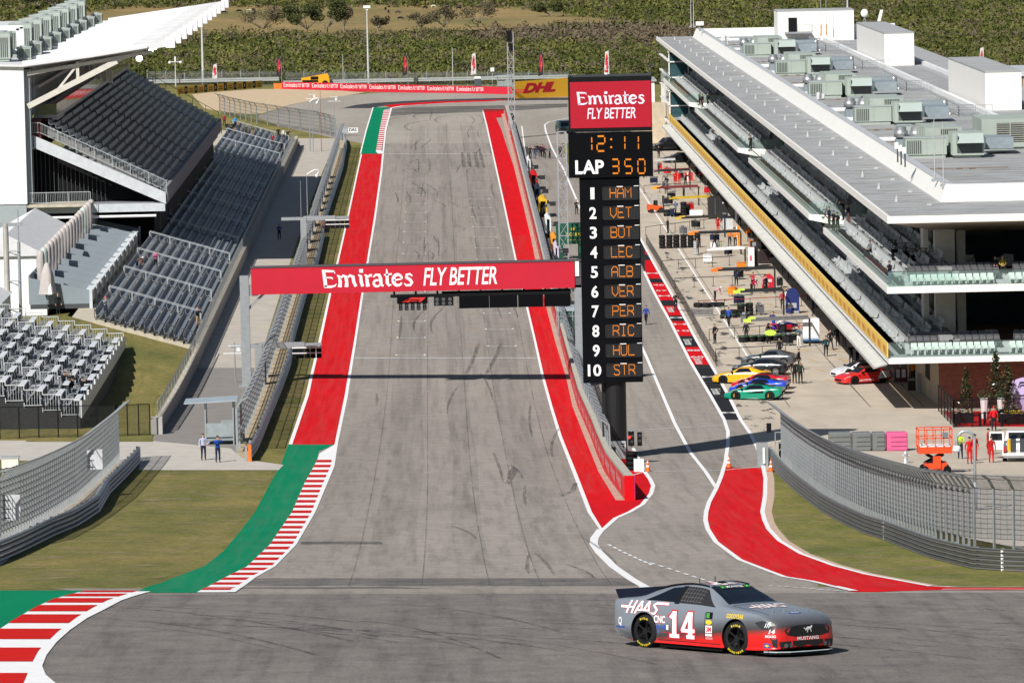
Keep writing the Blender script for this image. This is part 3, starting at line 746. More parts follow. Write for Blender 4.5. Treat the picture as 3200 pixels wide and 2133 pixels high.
# ---- main stand with the white canopy
XS[0]=-.6
G0,G1=517.0,652.0
def main_stand():
 t=thing('main_grandstand','big grandstand with steep upper tier under a white ribbed canopy, behind the lower seats','grandstand',W(-34,584,gz(-34,584-DC)))
 n,x0,x1,z0,z1=17,-26.2,-37.6,9.0,15.7
 dx,dz=(x1-x0)/n,(z1-z0)/n
 st=MB()
 for i in range(n):
  x=x0+dx*i;z=z0+dz*i
  st.b2(W(x+dx,G0,z-.9),W(x,G1,z),0)
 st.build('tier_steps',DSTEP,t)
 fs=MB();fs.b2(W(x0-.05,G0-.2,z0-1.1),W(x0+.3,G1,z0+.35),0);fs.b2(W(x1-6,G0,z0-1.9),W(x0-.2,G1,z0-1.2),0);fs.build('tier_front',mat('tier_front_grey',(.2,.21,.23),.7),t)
 gaps=list(range(8,135,17));me=seat_row(G1-G0,gaps).mesh('tier_seat_row',SEATB);iv=WM[t.name].inverted()
 for i in range(n):
  o=link('tier_seat_row',me,t);o.location=iv@W(x0+dx*i-.34,G0,z0+dz*i)
 ta=MB()
 for y in gaps:
  ta.cut()
  for i in range(n*2):ta.b2(W(x0+dx*i/2-.33,G0+y-.55,z0+dz*i/2-.1),W(x0+dx*i/2,G0+y+.55,z0+dz*i/2+.12),0)
 ta.build('aisle_steps',STEPC,t)
 fl=MB()
 fl.hexa([W(x1-1.5,G0-.5,z1-2.2),W(x1-1.5,G0-.1,z1-2.2),W(x1-1.5,G0-.1,z1-1.0),W(x1-1.5,G0-.5,z1-1.0),W(x0+.1,G0-.5,z0-1.4),W(x0+.1,G0-.1,z0-1.4),W(x0+.1,G0-.1,z0-.25),W(x0+.1,G0-.5,z0-.25)])
 fl.b2(W(-41,G0-.5,z1-2.4),W(x1-1.4,G0-.1,z1-1.1))
 fl.b2(W(-40.2,G0-.4,6.9),W(-26.2,G0-.05,7.7));fl.build('flank_beam',mat('flank_paint',(.5,.53,.56),.5),t)
 rl=MB();railing(rl,W(x1-.8,G0-.3,z1-.9),W(x0+.2,G0-.3,z0-.2),1.1);railing(rl,W(-41,G0-.3,z1-.9),W(x1-.8,G0-.3,z1-.9),1.1)
 railing(rl,W(-40,G0-1.6,7.9),W(-33.5,G0-1.6,7.9),1.15);rl.build('flank_rail',RAILM,t)
 bl=MB();bl.b2(W(-40,G0-1.8,7.6),W(-33.4,G0+3,7.9));bl.build('balcony_slab',STEPC,t)
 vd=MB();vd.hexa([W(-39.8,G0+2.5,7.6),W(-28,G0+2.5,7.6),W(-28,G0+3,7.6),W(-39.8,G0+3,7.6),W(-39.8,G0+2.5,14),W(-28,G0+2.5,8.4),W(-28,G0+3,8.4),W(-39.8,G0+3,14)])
 vd.b2(W(-40,G0+6,gz(-34,0)),W(-27,G1,7.5));vd.build('void_dark_panel',BLACK,t)  # black panels paint in the shade of the void under the tier
 sl=MB()
 for k in range(18):
  x=-39.4+k*.42;zt=13.6-(x+39.4)*.55
  sl.b2(W(x,G0+1.9,7.9),W(x+.06,G0+2.0,zt))
 sl.build('slat_screen',DSTEEL,t)
 col=MB()
 for D in range(522,652,16):col.cut();col.b2(W(-27.6,D,gz(-27,0)),W(-27.0,D+.6,z0-1.2))
 col.build('column',DSTEEL,t)
 ew=MB();ew.hexa([W(-75,G0-2,8.0),W(-39.7,G0-2,8.0),W(-39.7,G0-1.2,8.0),W(-75,G0-1.2,8.0),W(-75,G0-2,21.3),W(-39.7,G0-2,21.6),W(-39.7,G0-1.2,21.6),W(-75,G0-1.2,21.3)])
 ew.build('end_wall',WPAINT,t)
 bw=MB();bw.b2(W(-75,G0-1.9,gz(-50,80)),W(-39.8,G0-1.3,8));bw.b2(W(-40,G0-1.25,8),W(-39.2,G0+1.2,21.2));bw.build('base_wall',GCLAD,t)
 rw=MB();rw.b2(W(-39.4,G0,13.2),W(-38.3,G1,16.2));rw.build('red_wall',DRED,t)
 sb=MB();sb.b2(W(-39.2,G0+3,16.2),W(-36.9,G1-4,16.5));sb.b2(W(-39.2,G0+3,19.2),W(-38.6,G1-4,19.5));sb.b2(W(-37.4,G0+3,16.0),W(-36.8,G0+12,16.2));sb.build('suite_balcony',mat('balcony_grey',(.42,.43,.43),.6),t)
 gl=MB();gl.quad(W(-36.9,G0+3,16.5),W(-36.9,G1-4,16.5),W(-36.9,G1-4,17.6),W(-36.9,G0+3,17.6));gl.quad(W(-38.9,G0+3,16.5),W(-36.9,G0+3,16.5),W(-36.9,G0+3,17.6),W(-38.9,G0+3,17.6))
 gl.build('glass_balustrade',glassmat('reflective_glass',(.2,.24,.12),.04,.3),t)
 sw=MB();sw.b2(W(-40,G0+1,16.5),W(-39.3,G1,21.5));sw.build('suite_window',GLASS,t)
 mu=MB()
 for k in range(60):mu.cut();mu.b2(W(-39.3,G0+4+k*2.1,16.5),W(-39.1,G0+4.15+k*2.1,21.3))
 mu.build('mullion',RAILM,t)
 me2=seat_row(G1-G0-14,[]).mesh('suite_seat_row',mat('seat_dull_red',(.2,.07,.08),.5));o=link('suite_seat_row',me2,t);o.location=iv@W(-37.9,G0+8,16.5)
 rf=MB();N_=12
 prof3=[(-60,21.9),(-46,22.0),(-39.8,21.75),(-33,22.55),(-27.4,23.35)]
 for(xa,za),(xb,zb)in zip(prof3,prof3[1:]):
  rf.hexa([W(xa,G0-2.4,za-.22),W(xb,G0-2.4,zb-.22),W(xb,G1+3,zb-.22),W(xa,G1+3,za-.22),W(xa,G0-2.4,za),W(xb,G0-2.4,zb),W(xb,G1+3,zb),W(xa,G1+3,za)])
 rf.build('canopy',WROOF,t)
 so=MB();rb=MB();tp=MB()
 for k in range(N_):
  rb.cut();tp.cut()
  D=G0-2+k*(G1-G0+4)/(N_-1)
  rb.hexa([W(-39.8,D-.18,21.4),W(-39.8,D+.18,21.4),W(-39.8,D+.18,22.1),W(-39.8,D-.18,22.1),W(-25.2,D-.18,23.25),W(-25.2,D+.18,23.25),W(-25.2,D+.18,23.95),W(-25.2,D-.18,23.95)])
  tp.b2(W(-25.6,D-.5,23.1),W(-24.7,D+.5,24.15))
  so.cut()
  if k<N_-1:
   Dn=D+(G1-G0+4)/(N_-1)
   so.add([W(-27.6,D+.2,23.25),W(-25.3,Dn-.3,23.6),W(-29.5,Dn-.3,23.1)],[(0,1,2)])  # dark triangular plates between the canopy ribs
 so.build('edge_wedge',mat('wedge_dark_grey',(.07,.06,.05),.7),t);rb.build('canopy_rib',WROOF,t);tp.build('rib_end',WPAINT,t)
 tr=MB()
 for D in(G0-1.4,G0+22,G0+46,G0+70,G0+94):
  tr.cut()
  tr.bar(W(-39.4,D,17.6),W(-30.5,D,21.9),.55,.55);tr.bar(W(-39.4,D,20.8),W(-27,D,22.7),.35,.35);tr.bar(W(-34.4,D,20.1),W(-34.4,D,21.9),.3);tr.bar(W(-31.6,D,21.4),W(-28,D,22.9),.25);tr.bar(W(-36.5,D,19.1),W(-34.4,D,21.6),.22)
 tr.build('canopy_truss',mat('truss_cream',(.55,.53,.48),.5),t)
 lm=MB()
 for D in(G0+4,G0+26,G0+34):lm.cut();lm.ball(W(-28.6,D,21.9),.33 if D<540 else .24)
 lm.build('floodlight',mat('lamp_glow',(1,.8,.6),.4,emit=6),t)
 pk=MB()
 for k in range(5):pk.cut();pk.b2(W(-32-k*.9,G0+8+k*5,19.3),W(-31.6-k*.9,G0+9+k*5,20.6))
 pk.build('speaker',mat('speaker_grey',(.3,.3,.29),.6),t)
 fr=MB();railing(fr,W(x1,G1,z1),W(x0,G1,z0),1.1,bars=False);railing(fr,W(-38.5,G1+.1,15.8),W(-34,G1+.1,14),1.6,bars=False);fr.build('far_rail',DSTEEL,t)
 pp=MB();pp.tube([W(-39.3,G0-2.3,5.2),W(-39.3,G0-2.3,6.6),W(-34,G0-2.3,6.6),W(-27,G0-2.3,6.6)],.13,8);pp.build('pipe',WPAINT,t)
 return t
main_stand()
# rooftop units of the canopy
HGREEN=mat('unit_grey_green',(.33,.38,.34),.5,var=.08,scale=.8)
HDARK=mat('unit_louvre',(.07,.08,.075),.6)
HCAP=mat('unit_top',(.42,.46,.45),.45,.3)
def louvre(mb,a,u,v,n,m):
 """n slats on the face with corner a and edges u, v"""
 a,u,v=Vector(a),Vector(u),Vector(v);nrm=u.cross(v).normalized()
 for i in range(n):
  p=a+u*((i+.25)/n);mb.prism([p,p+u*(.5/n),p+u*(.5/n)+v,p+v],nrm*.02,nrm*.05,m)
def roof_unit(label,loc,sx,sy,sz,rz=0,group='rooftop air units on the canopy'):
 t=thing('air_conditioner',label,'rooftop unit',loc,rz,group)
 b=MB();b.box((0,0,sz/2+.25),(sx,sy,sz));b.box((0,0,.12),(sx*.9,sy*.9,.26));b.box((0,-sy*.5-.03,sz*.45+.25),(sx*.05,.06,sz*.9));b.lb('casing',HGREEN,t)
 c=MB();c.box((0,0,sz+.28),(sx*1.04,sy*1.04,.08));c.lathe([(.0,sz+.42),(.36*min(sx,sy),sz+.42),(.36*min(sx,sy),sz+.32)],(0,0,0),14);c.lb('top_cap',HCAP,t)
 l=MB();louvre(l,(-sx*.42,-sy/2,.4),(sx*.84,0,0),(0,0,sz*.75),10,0);louvre(l,(sx/2,-sy*.42,.4),(0,sy*.84,0),(0,0,sz*.75),8,0);l.lb('louvre',HDARK,t)
 return t
_ords=['nearest','second','third','fourth','fifth','sixth','seventh','eighth','ninth','tenth','eleventh','twelfth','thirteenth','fourteenth','fifteenth','sixteenth','seventeenth','eighteenth','nineteenth','twentieth','twenty-first','twenty-second','twenty-third','twenty-fourth','twenty-fifth','twenty-sixth','twenty-seventh','twenty-eighth','twenty-ninth','thirtieth']
_big=roof_unit('large grey-green air unit on the white canopy, nearest of its row to the end wall',W(-42.6,522,21.9),2.4,2.6,2.6)
for i in range(1,9):
 copy_tree(_big,W(-42.6,522+i*14.2,21.9),label=f'large grey-green air unit on the white canopy, {_ords[i]} of its row from the end wall')
_sm=roof_unit('small air unit on the white canopy, nearest of its row to the end wall',W(-40.2,524,21.7),1.3,1.4,1.2)
for i in range(1,9):
 copy_tree(_sm,W(-40.2,524+i*14.2,21.7),label=f'small air unit on the white canopy, {_ords[i]} of its row from the end wall')
def truss_frame():
 t=MB();D=525
 for z in(22.4,24.8):t.b2(W(-52,D,z),W(-40.8,D+.35,z+.35));t.b2(W(-52,D+5,z),W(-40.8,D+5.35,z+.35))
 for x in(-41.1,-44.5,-48):t.b2(W(x,D,22),W(x+.35,D+.35,25));t.b2(W(x,D+5,22),W(x+.35,D+5.35,25));t.bar(W(x,D+.1,22.6),W(x-3,D+.1,24.9),.22)
 tag(t.build('steel_frame',WPAINT),'white square-tube frame standing on the grandstand roof at its near end','frame')
truss_frame()
# ---- terrace suites and closed parasols
XS[0]=-.78
SUITE=mat('suite_grey',(.21,.25,.28),.5,var=.07)
def suite(label,D):
 t=thing('terrace_suite',label,'suite',W(-29,D,3.1+gz(-29,D-DC)),0,'terrace suites')
 b=MB()
 b.b2((-5.2,0,-.4),(0,5.9,0),1);b.b2((-5.15,.12,.0),(-.2,5.8,.02),1)
 for y in(0,2.9,5.8):
  b.cut()
  z1,z0=(2.3,1.15)if y!=2.9 else(1.5,.85)
  b.hexa([(-5.2,y,0),(-.1,y,0),(-.1,y+.12,0),(-5.2,y+.12,0),(-5.2,y,z1),(-.1,y,z0),(-.1,y+.12,z0),(-5.2,y+.12,z1)])
 b.b2((-5.3,0,0),(-5.2,5.9,2.5));b.lb('partition',[SUITE,mat('suite_floor',(.05,.055,.06),.7)],t)
 f=MB();f.b2((-.12,0,-3),(0,5.9,1.0));f.lb('front_panel',mat('suite_front',(.3,.34,.36),.5),t)
 c=MB()
 for y in(.5,2.0,3.5,5.0):c.cut();c.b2((-.5,y,1.02),(.12,y+.75,1.1))
 for y in(.4,3.4):c.cut();c.hexa([(-3.6,y,1.2),(-2.2,y,1.05),(-2.2,y+1.4,1.05),(-3.6,y+1.4,1.2),(-3.6,y,1.28),(-2.2,y,1.13),(-2.2,y+1.4,1.13),(-3.6,y+1.4,1.28)])
 c.lb('counter',mat('counter_pale',(.62,.65,.67),.4),t)
 p=MB();p.b2((-.1,-.15,-2.6),(.15,.1,1.3));p.lb('post',mat('suite_post',(.5,.54,.57),.5),t)
 s=MB()
 for y in(1.2,4.2):
  s.cut();s.box((-2.6,y,.45),(.5,.5,.08));s.box((-2.85,y,.75),(.06,.5,.5))
 s.lb('chair',mat('terrace_chair',(.3,.27,.24),.6),t)
 return t
_s0=suite('grey terrace suite with counters, nearest end of its row',447)
for i in range(1,13):copy_tree(_s0,W(-29,447+i*6.3,3.1+gz(-29,447+i*6.3-DC)),label=f'grey terrace suite with counters, {_ords[i]} from the near end of its row')
def parasol(label,D,cover):
 t=thing('closed_parasol',label,'parasol',W(-33.4,D,3.1+gz(-33.4,D-DC)),rnd.uniform(0,3),'closed parasols behind the terrace suites')
 p=MB();p.tube([(0,0,0),(0,0,4.3)],.05,6);p.box((0,0,.05),(.8,.8,.1));p.lb('pole',STEEL,t)
 c=MB();c.lathe([(.03,.85),(.24,.9),(.3,1.6),(.36,2.8),(.33,3.9),(.26,4.25),(.02,4.4)],(0,0,0),10)
 c.v=[(x*(1+.14*math.sin(5*math.atan2(y,x)+z*1.3)),y*(1+.14*math.sin(5*math.atan2(y,x)+z*1.3)),z)for x,y,z in c.v]
 c.lb('cover',cover,t,smooth=True);return t
CANV=mat('canvas_grey_beige',(.4,.37,.355),.85,var=.1,scale=2);CANG=mat('canvas_pale_green',(.4,.47,.43),.85,var=.1,scale=2)
_p0=parasol('closed grey-beige parasol behind the terrace suites, second of its row from the near end',449.5,CANV)
_pg=parasol('closed pale green parasol behind the terrace suites, near the end of the row',453.4,CANG)
for i in range(3,27):
 D=445.5+i*4.0
 src=_pg if i==15 else _p0
 copy_tree(src,W(-33.4,D,3.1+gz(-33.4,D-DC)),rz=i*1.1,label=('closed pale green parasol in the middle of the row behind the terrace suites' if i==15 else f'closed grey-beige parasol behind the terrace suites, {_ords[i]} of its row from the near end'))
def loose_parasol():
 t=thing('closed_parasol','half-open grey-beige parasol showing white lining, nearest of the row behind the suites','parasol',W(-32.6,446,3.1+gz(-33,16)),0,'closed parasols behind the terrace suites')
 p=MB();p.tube([(0,0,0),(0,0,3.6)],.05,6);p.lb('pole',STEEL,t)
 c=MB();c.lathe([(.75,.9),(.62,1.6),(.5,2.6),(.2,3.5),(.02,3.6)],(0,0,0),12);c.v=[(x*(1+.2*math.sin(4*math.atan2(y,x))),y*(1+.2*math.sin(4*math.atan2(y,x))),z)for x,y,z in c.v];c.lb('cover',CANV,t,smooth=True)
 l=MB();l.hexa([(.05,-.75,.9),(.4,-.8,.9),(.4,-.7,.9),(.05,-.65,.9),(.1,-.35,3),(.2,-.35,3),(.2,-.3,3),(.1,-.3,3)]);l.lb('lining',WPAINT,t)
loose_parasol()
# ---- temporary stand with tables
TW=mat('table_white',(.6,.62,.65),.4,var=.04)
SKIRT=mat('black_skirt',(.016,.017,.019),.7,var=.3)
TS0,TS1=366.0,419.0
def tstand_floor(k):return 2.5+.36*k
def temp_stand():
 t=thing('temporary_stand','stepped temporary stand with black skirting and white railings at the left edge','grandstand',W(-30,400,gz(-30,-30)))
 b=MB()
 for k in range(12):
  x=-24.6-1.3*k;b.b2(W(x-1.3,TS0+0*k,-.4),W(x,TS1,tstand_floor(k)))
 b.build('platform',SKIRT,t)
 r=MB()
 for k in range(12):
  x=-24.6-1.3*k;railing(r,W(x,TS0,tstand_floor(k)),W(x-1.3,TS0,tstand_floor(k)),1.25,1.3)
  railing(r,W(x,TS1,tstand_floor(k)),W(x-1.3,TS1,tstand_floor(k)),1.1,1.3)
 r.build('end_rail',mat('bright_rail',(.62,.66,.69),.4,.3),t)
 s=MB()
 for i in range(14):
  D=TS0+i*(TS1-TS0)/14;z=tstand_floor(0)
  s.hexa([W(-24.55,D,z-.1),W(-24.45,D,z-.1),W(-24.45,D+4,z-.1),W(-24.55,D+4,z-.1),W(-24.55,D,z+1.15),W(-24.45,D,z+1.15),W(-24.45,D+4,z+.75),W(-24.55,D+4,z+.75)])
 s.build('side_panel',TW,t)
 g=MB()
 for k in range(1,12):
  g.cut()
  for j in range(5):D=TS0+6+j*10;x=-24.6-1.3*k;railing(g,W(x-.02,D-1.0,tstand_floor(k)),W(x-1.25,D-1.0,tstand_floor(k)),1.05,1.3)
 g.build('row_rail',mat('bright_rail',(.62,.66,.69),.4,.3),t)
temp_stand()
def tables():
 tl='narrow white table on the stepped temporary stand at the left edge';cl='dark grey seat with chrome arm loops on the stepped temporary stand'
 t0=c0=None
 for k in range(11):
  for j in range(7):
   D=TS0+1.2+j*7.4+(.3 if k%2 else 0);x=-25.0-1.3*k;z=tstand_floor(k)
   p=W(x+.12,D,z)
   if t0 is None:
    t0=thing('bar_table',tl,'table',p,0,'white tables of the temporary stand')
    m=MB();m.b2((-.22,0,1.0),(.22,3.9,1.08));m.lb('table_top',TW,t0)
    m=MB();m.b2((-.04,.3,0),(.04,.4,1.0));m.cut();m.b2((-.04,3.4,0),(.04,3.5,1.0));m.lb('leg',STEEL,t0)
   else:copy_tree(t0,p)
   for q in(.7,2.5):
    p=W(x-.72,D+q,z)
    if c0 is None:
     c0=thing('bar_chair',cl,'chair',p,0,'grey seats of the temporary stand')
     m=MB();m.box((0,0,.72),(.5,.95,.1));m.hexa([(-.3,-.48,.72),(-.22,-.48,.72),(-.22,.48,.72),(-.3,.48,.72),(-.44,-.46,1.25),(-.36,-.46,1.25),(-.36,.46,1.25),(-.44,.46,1.25)]);m.lb('seat',mat('seat_slate',(.06,.07,.085),.45),c0)
     m=MB()
     for y in(-.5,.5):m.cut();m.tube([(.2+.24*math.cos(a),y,.95+.24*math.sin(a))for a in np.linspace(0,6.28,11)],.03,5);m.bar((-.1,y*.8,0),(-.1,y*.8,.7),.05)
     m.lb('arm_loop',STEEL,c0)
    else:copy_tree(c0,p)
tables()
# ---- tents, mast, cabinet on the left
def tents():
 TENT=mat('tent_fabric',(.76,.77,.78),.6,var=.03,scale=.6)
 def gable(label,x0,x1,d0,d1,zb,ze,zr,parent=None):
  t=thing('marquee',label,'tent',W((x0+x1)/2,(d0+d1)/2,zb))
  m=MB();xm=(x0+x1)/2
  m.b2(W(x0,d0,zb),W(x1,d1,ze));m.build('tent_wall',TENT,t)
  r=MB();r.prism([W(x0-.2,d0-.3,ze),W(x1+.2,d0-.3,ze),W(xm,d0-.3,zr)],(0,0,.01),(0,d1-d0+.6,.01));r.build('tent_roof',mat('tent_roof_grey',(.6,.61,.63),.6),t)
 gable('large white marquee behind the rusty mast, below the grandstand end wall',-41.5,-34.5,470,505,gz(-38,50),6.2,8.2)
 gable('white marquee roof at the left edge beside the suites',-45,-36.3,440,452,gz(-38,20),4.4,6.4)
 m=MB();m.b2(W(-36.6,505,.8),W(-35.2,512,6));tag(m.build('porch_tent',TENT),'narrow pale tent porch with a sloping roof beside the large marquee','tent')
tents()
def mast():
 b=at(20,452)
 t=thing('service_mast','galvanised mast with rust streaks and a slim second pole in front of the white marquee','mast',b)
 m=MB();m.tube([(0,0,0),(0,0,9.6)],[.26,.24],12);m.lb('pole',mat('rusty_galvanised',(.45,.43,.4),.5,.3,.25,1.2),t)
 m=MB();m.tube([(1.1,0,0),(1.1,0,8.0)],.14,8);m.tube([(1.1,0,8),(1.1,0,10.8)],.04,6);m.box((.5,0,9.5),(1.9,.25,.3));m.lb('side_pole',STEEL,t)
 m=MB()
 for z in(2.2,4.6,7.2):m.bar((0,-.2,z),(1.2,-.2,z),.08);m.bar((0,.2,z),(1.2,.2,z-.5),.08)
 m.lb('bracket',STEEL,t)
mast()
def cabinet():
 b=at(27,296)
 t=thing('utility_cabinet','tall cream utility cabinet with a cooling unit behind the near catch fence','cabinet',b)
 m=MB();m.box((0,0,1.35),(.95,.8,2.7));m.lb('casing',mat('cream_paint',(.72,.68,.6),.5),t)
 m=MB();m.box((0,0,2.74),(1.02,.86,.08));m.lb('lid',mat('cabinet_lid',(.5,.52,.53),.4,.4),t)
 m=MB();m.box((-.02,-.46,1.85),(.36,.14,.65));m.lb('cooling_unit',mat('unit_pale',(.6,.6,.58),.5),t)
cabinet()
def black_fence():
 t=thing('mesh_fence','black chain-link fence with screening below the temporary stand','fence',gp(200,1005))
 m=MB();n=MB();a=gp(0,1008);b=gp(268,1003);c=gp(345,1000);h=Vector((0,0,2.2))
 for p,q,k in((a,b,6),(b,c,3)):
  for i in range(k+1):s=p.lerp(q,i/k);m.bar(s,s+h,.08)
  m.bar(p+h,q+h,.05);n.quad(p,q,q+h,p+h)
 m.build('post',BLACK,t);n.build('netting',meshmat('black_netting',(.03,.03,.03),.3),t)
black_fence()
# ================================================================== pit building
XS[0]=0
BWHITE=mat('building_white',(.78,.77,.74),.5,var=.03,scale=.4)
ROOFG=mat('roof_membrane',(.32,.33,.335),.75,var=.16,scale=.35,streak=(.35,1.6,1))
STONEW=mat('pale_stone',(.5,.42,.31),.85,var=.15,scale=1.2,bump=.4)
SOFFIT=mat('soffit',(.5,.4,.32),.7)
def brickmat():
 m,nt,b=_new('red_brick');v=coords(nt)
 mp=N(nt,'Mapping');mp.inputs['Rotation'].default_value=(R(90),0,0);L(nt,v,mp.inputs['Vector'])
 br=N(nt,'TexBrick');L(nt,mp.outputs[0],br.inputs['Vector']);br.inputs['Scale'].default_value=1.6
 br.inputs['Color1'].default_value=(.2,.06,.045,1);br.inputs['Color2'].default_value=(.28,.09,.065,1);br.inputs['Mortar'].default_value=(.24,.15,.12,1);br.inputs['Mortar Size'].default_value=.012
 L(nt,br.outputs[0],b.inputs['Base Color']);b.inputs['Roughness'].default_value=.85;return m
BRICK=brickmat()
PB0,PB1=380.0,768.0
def pit_building():
 t=thing('pit_building','long white pit building with stepped balconies, yellow banner and flat grey roof on the right','building',W(45,560,gz(45,130)))
 m=MB();m.b2(W(33.2,PB0+.15,13.9),W(66,PB1,14.3));m.build('roof',ROOFG,t)
 f=MB();f.b2(W(33.0,PB0,13.85),W(33.2,PB1,14.38));f.b2(W(33.2,PB0,13.85),W(66,PB0+.15,14.38));f.build('roof_fascia',BWHITE,t)
 s=MB();s.hexa([W(38.5,396,12.0),W(66,396,12.0),W(66,399,12.0),W(38.5,399,12.0),W(33.3,PB0+.3,13.84),W(66,PB0+.3,13.84),W(66,399,13.84),W(33.3,399,13.84)])
 s.hexa([W(38.4,396,13.2),W(38.5,396,13.2),W(38.5,PB1,13.2),W(38.4,PB1,13.2),W(33.3,382,13.84),W(38.5,382,13.84),W(38.5,PB1,13.84),W(33.3,PB1,13.84)]);s.build('soffit',SOFFIT,t)
 p=MB()
 p.hexa([W(38.4,395.5,14.3),W(39.4,396.5,14.3),W(39.4,764,14.3),W(38.2,764,14.3),W(38.9,396,15.55),W(39.3,396.5,15.55),W(39.3,764,15.55),W(38.7,764,15.55)])
 p.hexa([W(38.4,395.5,14.3),W(66,395.5,14.3),W(66,396.6,14.3),W(39.4,396.6,14.3),W(38.9,396,15.55),W(66,396,15.55),W(66,396.5,15.55),W(39.3,396.5,15.55)])
 p.b2(W(38.9,764.2,14.3),W(60,764.8,15.5));p.build('parapet',BWHITE,t)
 c=MB();c.b2(W(38.85,396.6,15.56),W(39.5,764,15.62));c.b2(W(39.5,396.1,15.56),W(66,396.6,15.62));c.build('parapet_coping',mat('coping_metal',(.6,.61,.62),.4,.3),t)
 q=MB();q.b2(W(55.4,470,14.3),W(55.9,755,14.75));q.b2(W(61,500,14.3),W(61.5,755,14.7));q.b2(W(60,743,14.3),W(66,744,16.4))
 for k in range(6):q.b2(W(39.6,463+57.3*k-2,14.3),W(44,463+57.3*k-1.6,14.62));q.b2(W(39.6,463+57.3*k+18,14.3),W(43,463+57.3*k+18.4,14.62))
 q.build('roof_curb',mat('curb_white',(.7,.71,.72),.5),t)
 dr=MB()
 for k in range(24):
  dr.cut()
  d=392+k*15.6;dr.box(W(37.2,d,14.38),(.34,.34,.16));dr.lathe([(.16,14.3),(.05,14.75),(.0,14.8)],W(35.2,d+5,0),6)
  dr.box(W(36.2,d,14.312),(1.9,.05,.02))
 dr.build('roof_drain',mat('drain_grey',(.4,.4,.4),.6),t)
 rs=MB();r5=random.Random(5)
 for k in range(16):
  rs.cut()
  d=415+k*21;rs.bar(W(40.2,d,14.36),W(44.8+r5.uniform(0,6),d+r5.uniform(-1,1),14.36),.05)
  for j in range(4):rs.box(W(40.5+j*1.6+r5.uniform(-.4,.4),d+r5.uniform(-.5,.5),14.36),(.5,.16,.12),r5.uniform(-.3,.3))
 rs.build('roof_cable',mat('rusty_brown',(.16,.1,.06),.8),t)
 sn=MB();sn.quad(W(33.4,381,14.306),W(38.2,396,14.306),W(38.2,764,14.306),W(33.4,764,14.306));sn.quad(W(33.4,381,14.3065),W(66,381,14.3065),W(66,395.4,14.3065),W(38.3,395.4,14.3065));sn.quad(W(39.5,397,14.306),W(60,397,14.306),W(60,755,14.306),W(39.5,755,14.306));sn.build('roof_stain',patchy('roof_stain_brown',(.17,.13,.09),.55,(.28,1.5,1),.5,.72),t)
 fl=MB();fl.b2(W(33.1,PB0+.1,3.75),W(66,740,4.05));fl.build('balcony_floor',mat('floor_grey',(.3,.31,.32),.7),t)
 wf=MB();wf.b2(W(32.95,PB0-.05,3.55),W(33.15,730,3.95));wf.b2(W(33.15,PB0-.05,3.55),W(66,PB0+.12,4.0))
 segs=[(PB0,442),(459,546),(565,656),(671,745)]
 for a,b in segs:
  wf.b2(W(32.9,a-.05,8.72),W(33.12,b,9.22))
  if a>PB0:wf.hexa([W(32.9,a-.25,8.72),W(38.0,a-7,7.9),W(38.0,a-6.7,7.9),W(32.9,a,8.72),W(32.9,a-.25,9.2),W(38.0,a-7,9.2),W(38.0,a-6.7,9.2),W(32.9,a,9.2)])
 wf.b2(W(33.12,PB0-.05,8.72),W(66,PB0+.12,9.25));wf.build('balcony_fascia',BWHITE,t)
 uf=MB()
 for a,b in segs:uf.hexa([W(33.1,a+.1,8.8),W(39,a-6 if a>PB0 else a+.1,8.8),W(39,b+5,8.8),W(33.1,b,8.8),W(33.1,a+.1,9.1),W(39,a-6 if a>PB0 else a+.1,9.1),W(39,b+5,9.1),W(33.1,b,9.1)])
 uf.b2(W(39,PB0+.1,8.8),W(66,740,9.1));uf.build('upper_floor',mat('floor_grey',(.3,.31,.32),.7),t)
 lows=[(386,728)]
 iv=WM[t.name].inverted()
 for lv,sg in((4.05,[(386,728)]),(9.1,[(386,441),(461,545),(567,655),(673,742)])):
  for a,b in sg:
   me=seat_row(b-a,list(range(14,int(b-a),17)),.56,7).mesh('balcony_seat_row',SEATG)
   stp=MB()
   for i in range(4):
    o=link('balcony_seat_row',me,t);o.matrix_local=iv@Matrix.Translation(W(34.35+1.0*i,b,lv+.42*i))@Matrix.Rotation(math.pi,4,'Z')
    stp.b2(W(33.9+1.0*i,a-4,lv-.05),W(34.9+1.0*i,b,lv+.42*i))
   stp.b2(W(37.6,a-4,lv-.05),W(38.4,b,lv+1.0));stp.build('balcony_step',mat('balcony_step_dark',(.25,.255,.26),.8,var=.15),t)
   rl=MB();d=a+14
   while d<b-2:
    rl.cut()
    for s_ in(-.7,.7):railing(rl,W(35.6,d+s_,lv+.6),W(37.2,d+s_,lv+1.1),.95,1.2)
    railing(rl,W(35.6,d-.7,lv+.5),W(35.6,d-2.6,lv+.5),.95,1.2);d+=17
   rl.build('balcony_rail',RAILM,t)
 g=MB()
 for a,b in segs:g.quad(W(32.98,a,9.2),W(32.98,b,9.2),W(32.98,b,10.3),W(32.98,a,10.3));g.quad(W(32.98,a-.1,9.2),W(38,(a-6.8 if a>PB0 else a),9.2),W(38,(a-6.8 if a>PB0 else a),10.25),W(32.98,a-.1,10.3))
 g.quad(W(33,PB0,9.2),W(66,PB0,9.2),W(66,PB0,10.3),W(33,PB0,10.3));g.quad(W(33,PB0,4),W(66,PB0,4),W(66,PB0,5.1),W(33,PB0,5.1));g.build('glass_balustrade',CLEAR,t)
 gr=MB()
 for a,b in segs:gr.b2(W(32.95,a,10.3),W(33.02,b,10.36))
 gr.b2(W(33,PB0-.03,10.3),W(66,PB0+.03,10.35));gr.b2(W(33,PB0-.03,5.1),W(66,PB0+.03,5.15));gr.build('handrail',DSTEEL,t)
 bn=MB();bn.b2(W(32.86,PB0+.2,4.0),W(32.94,729,5.05));bo=bn.build('banner',mat('banner_yellow',(.78,.52,.09),.6,var=.05),t)
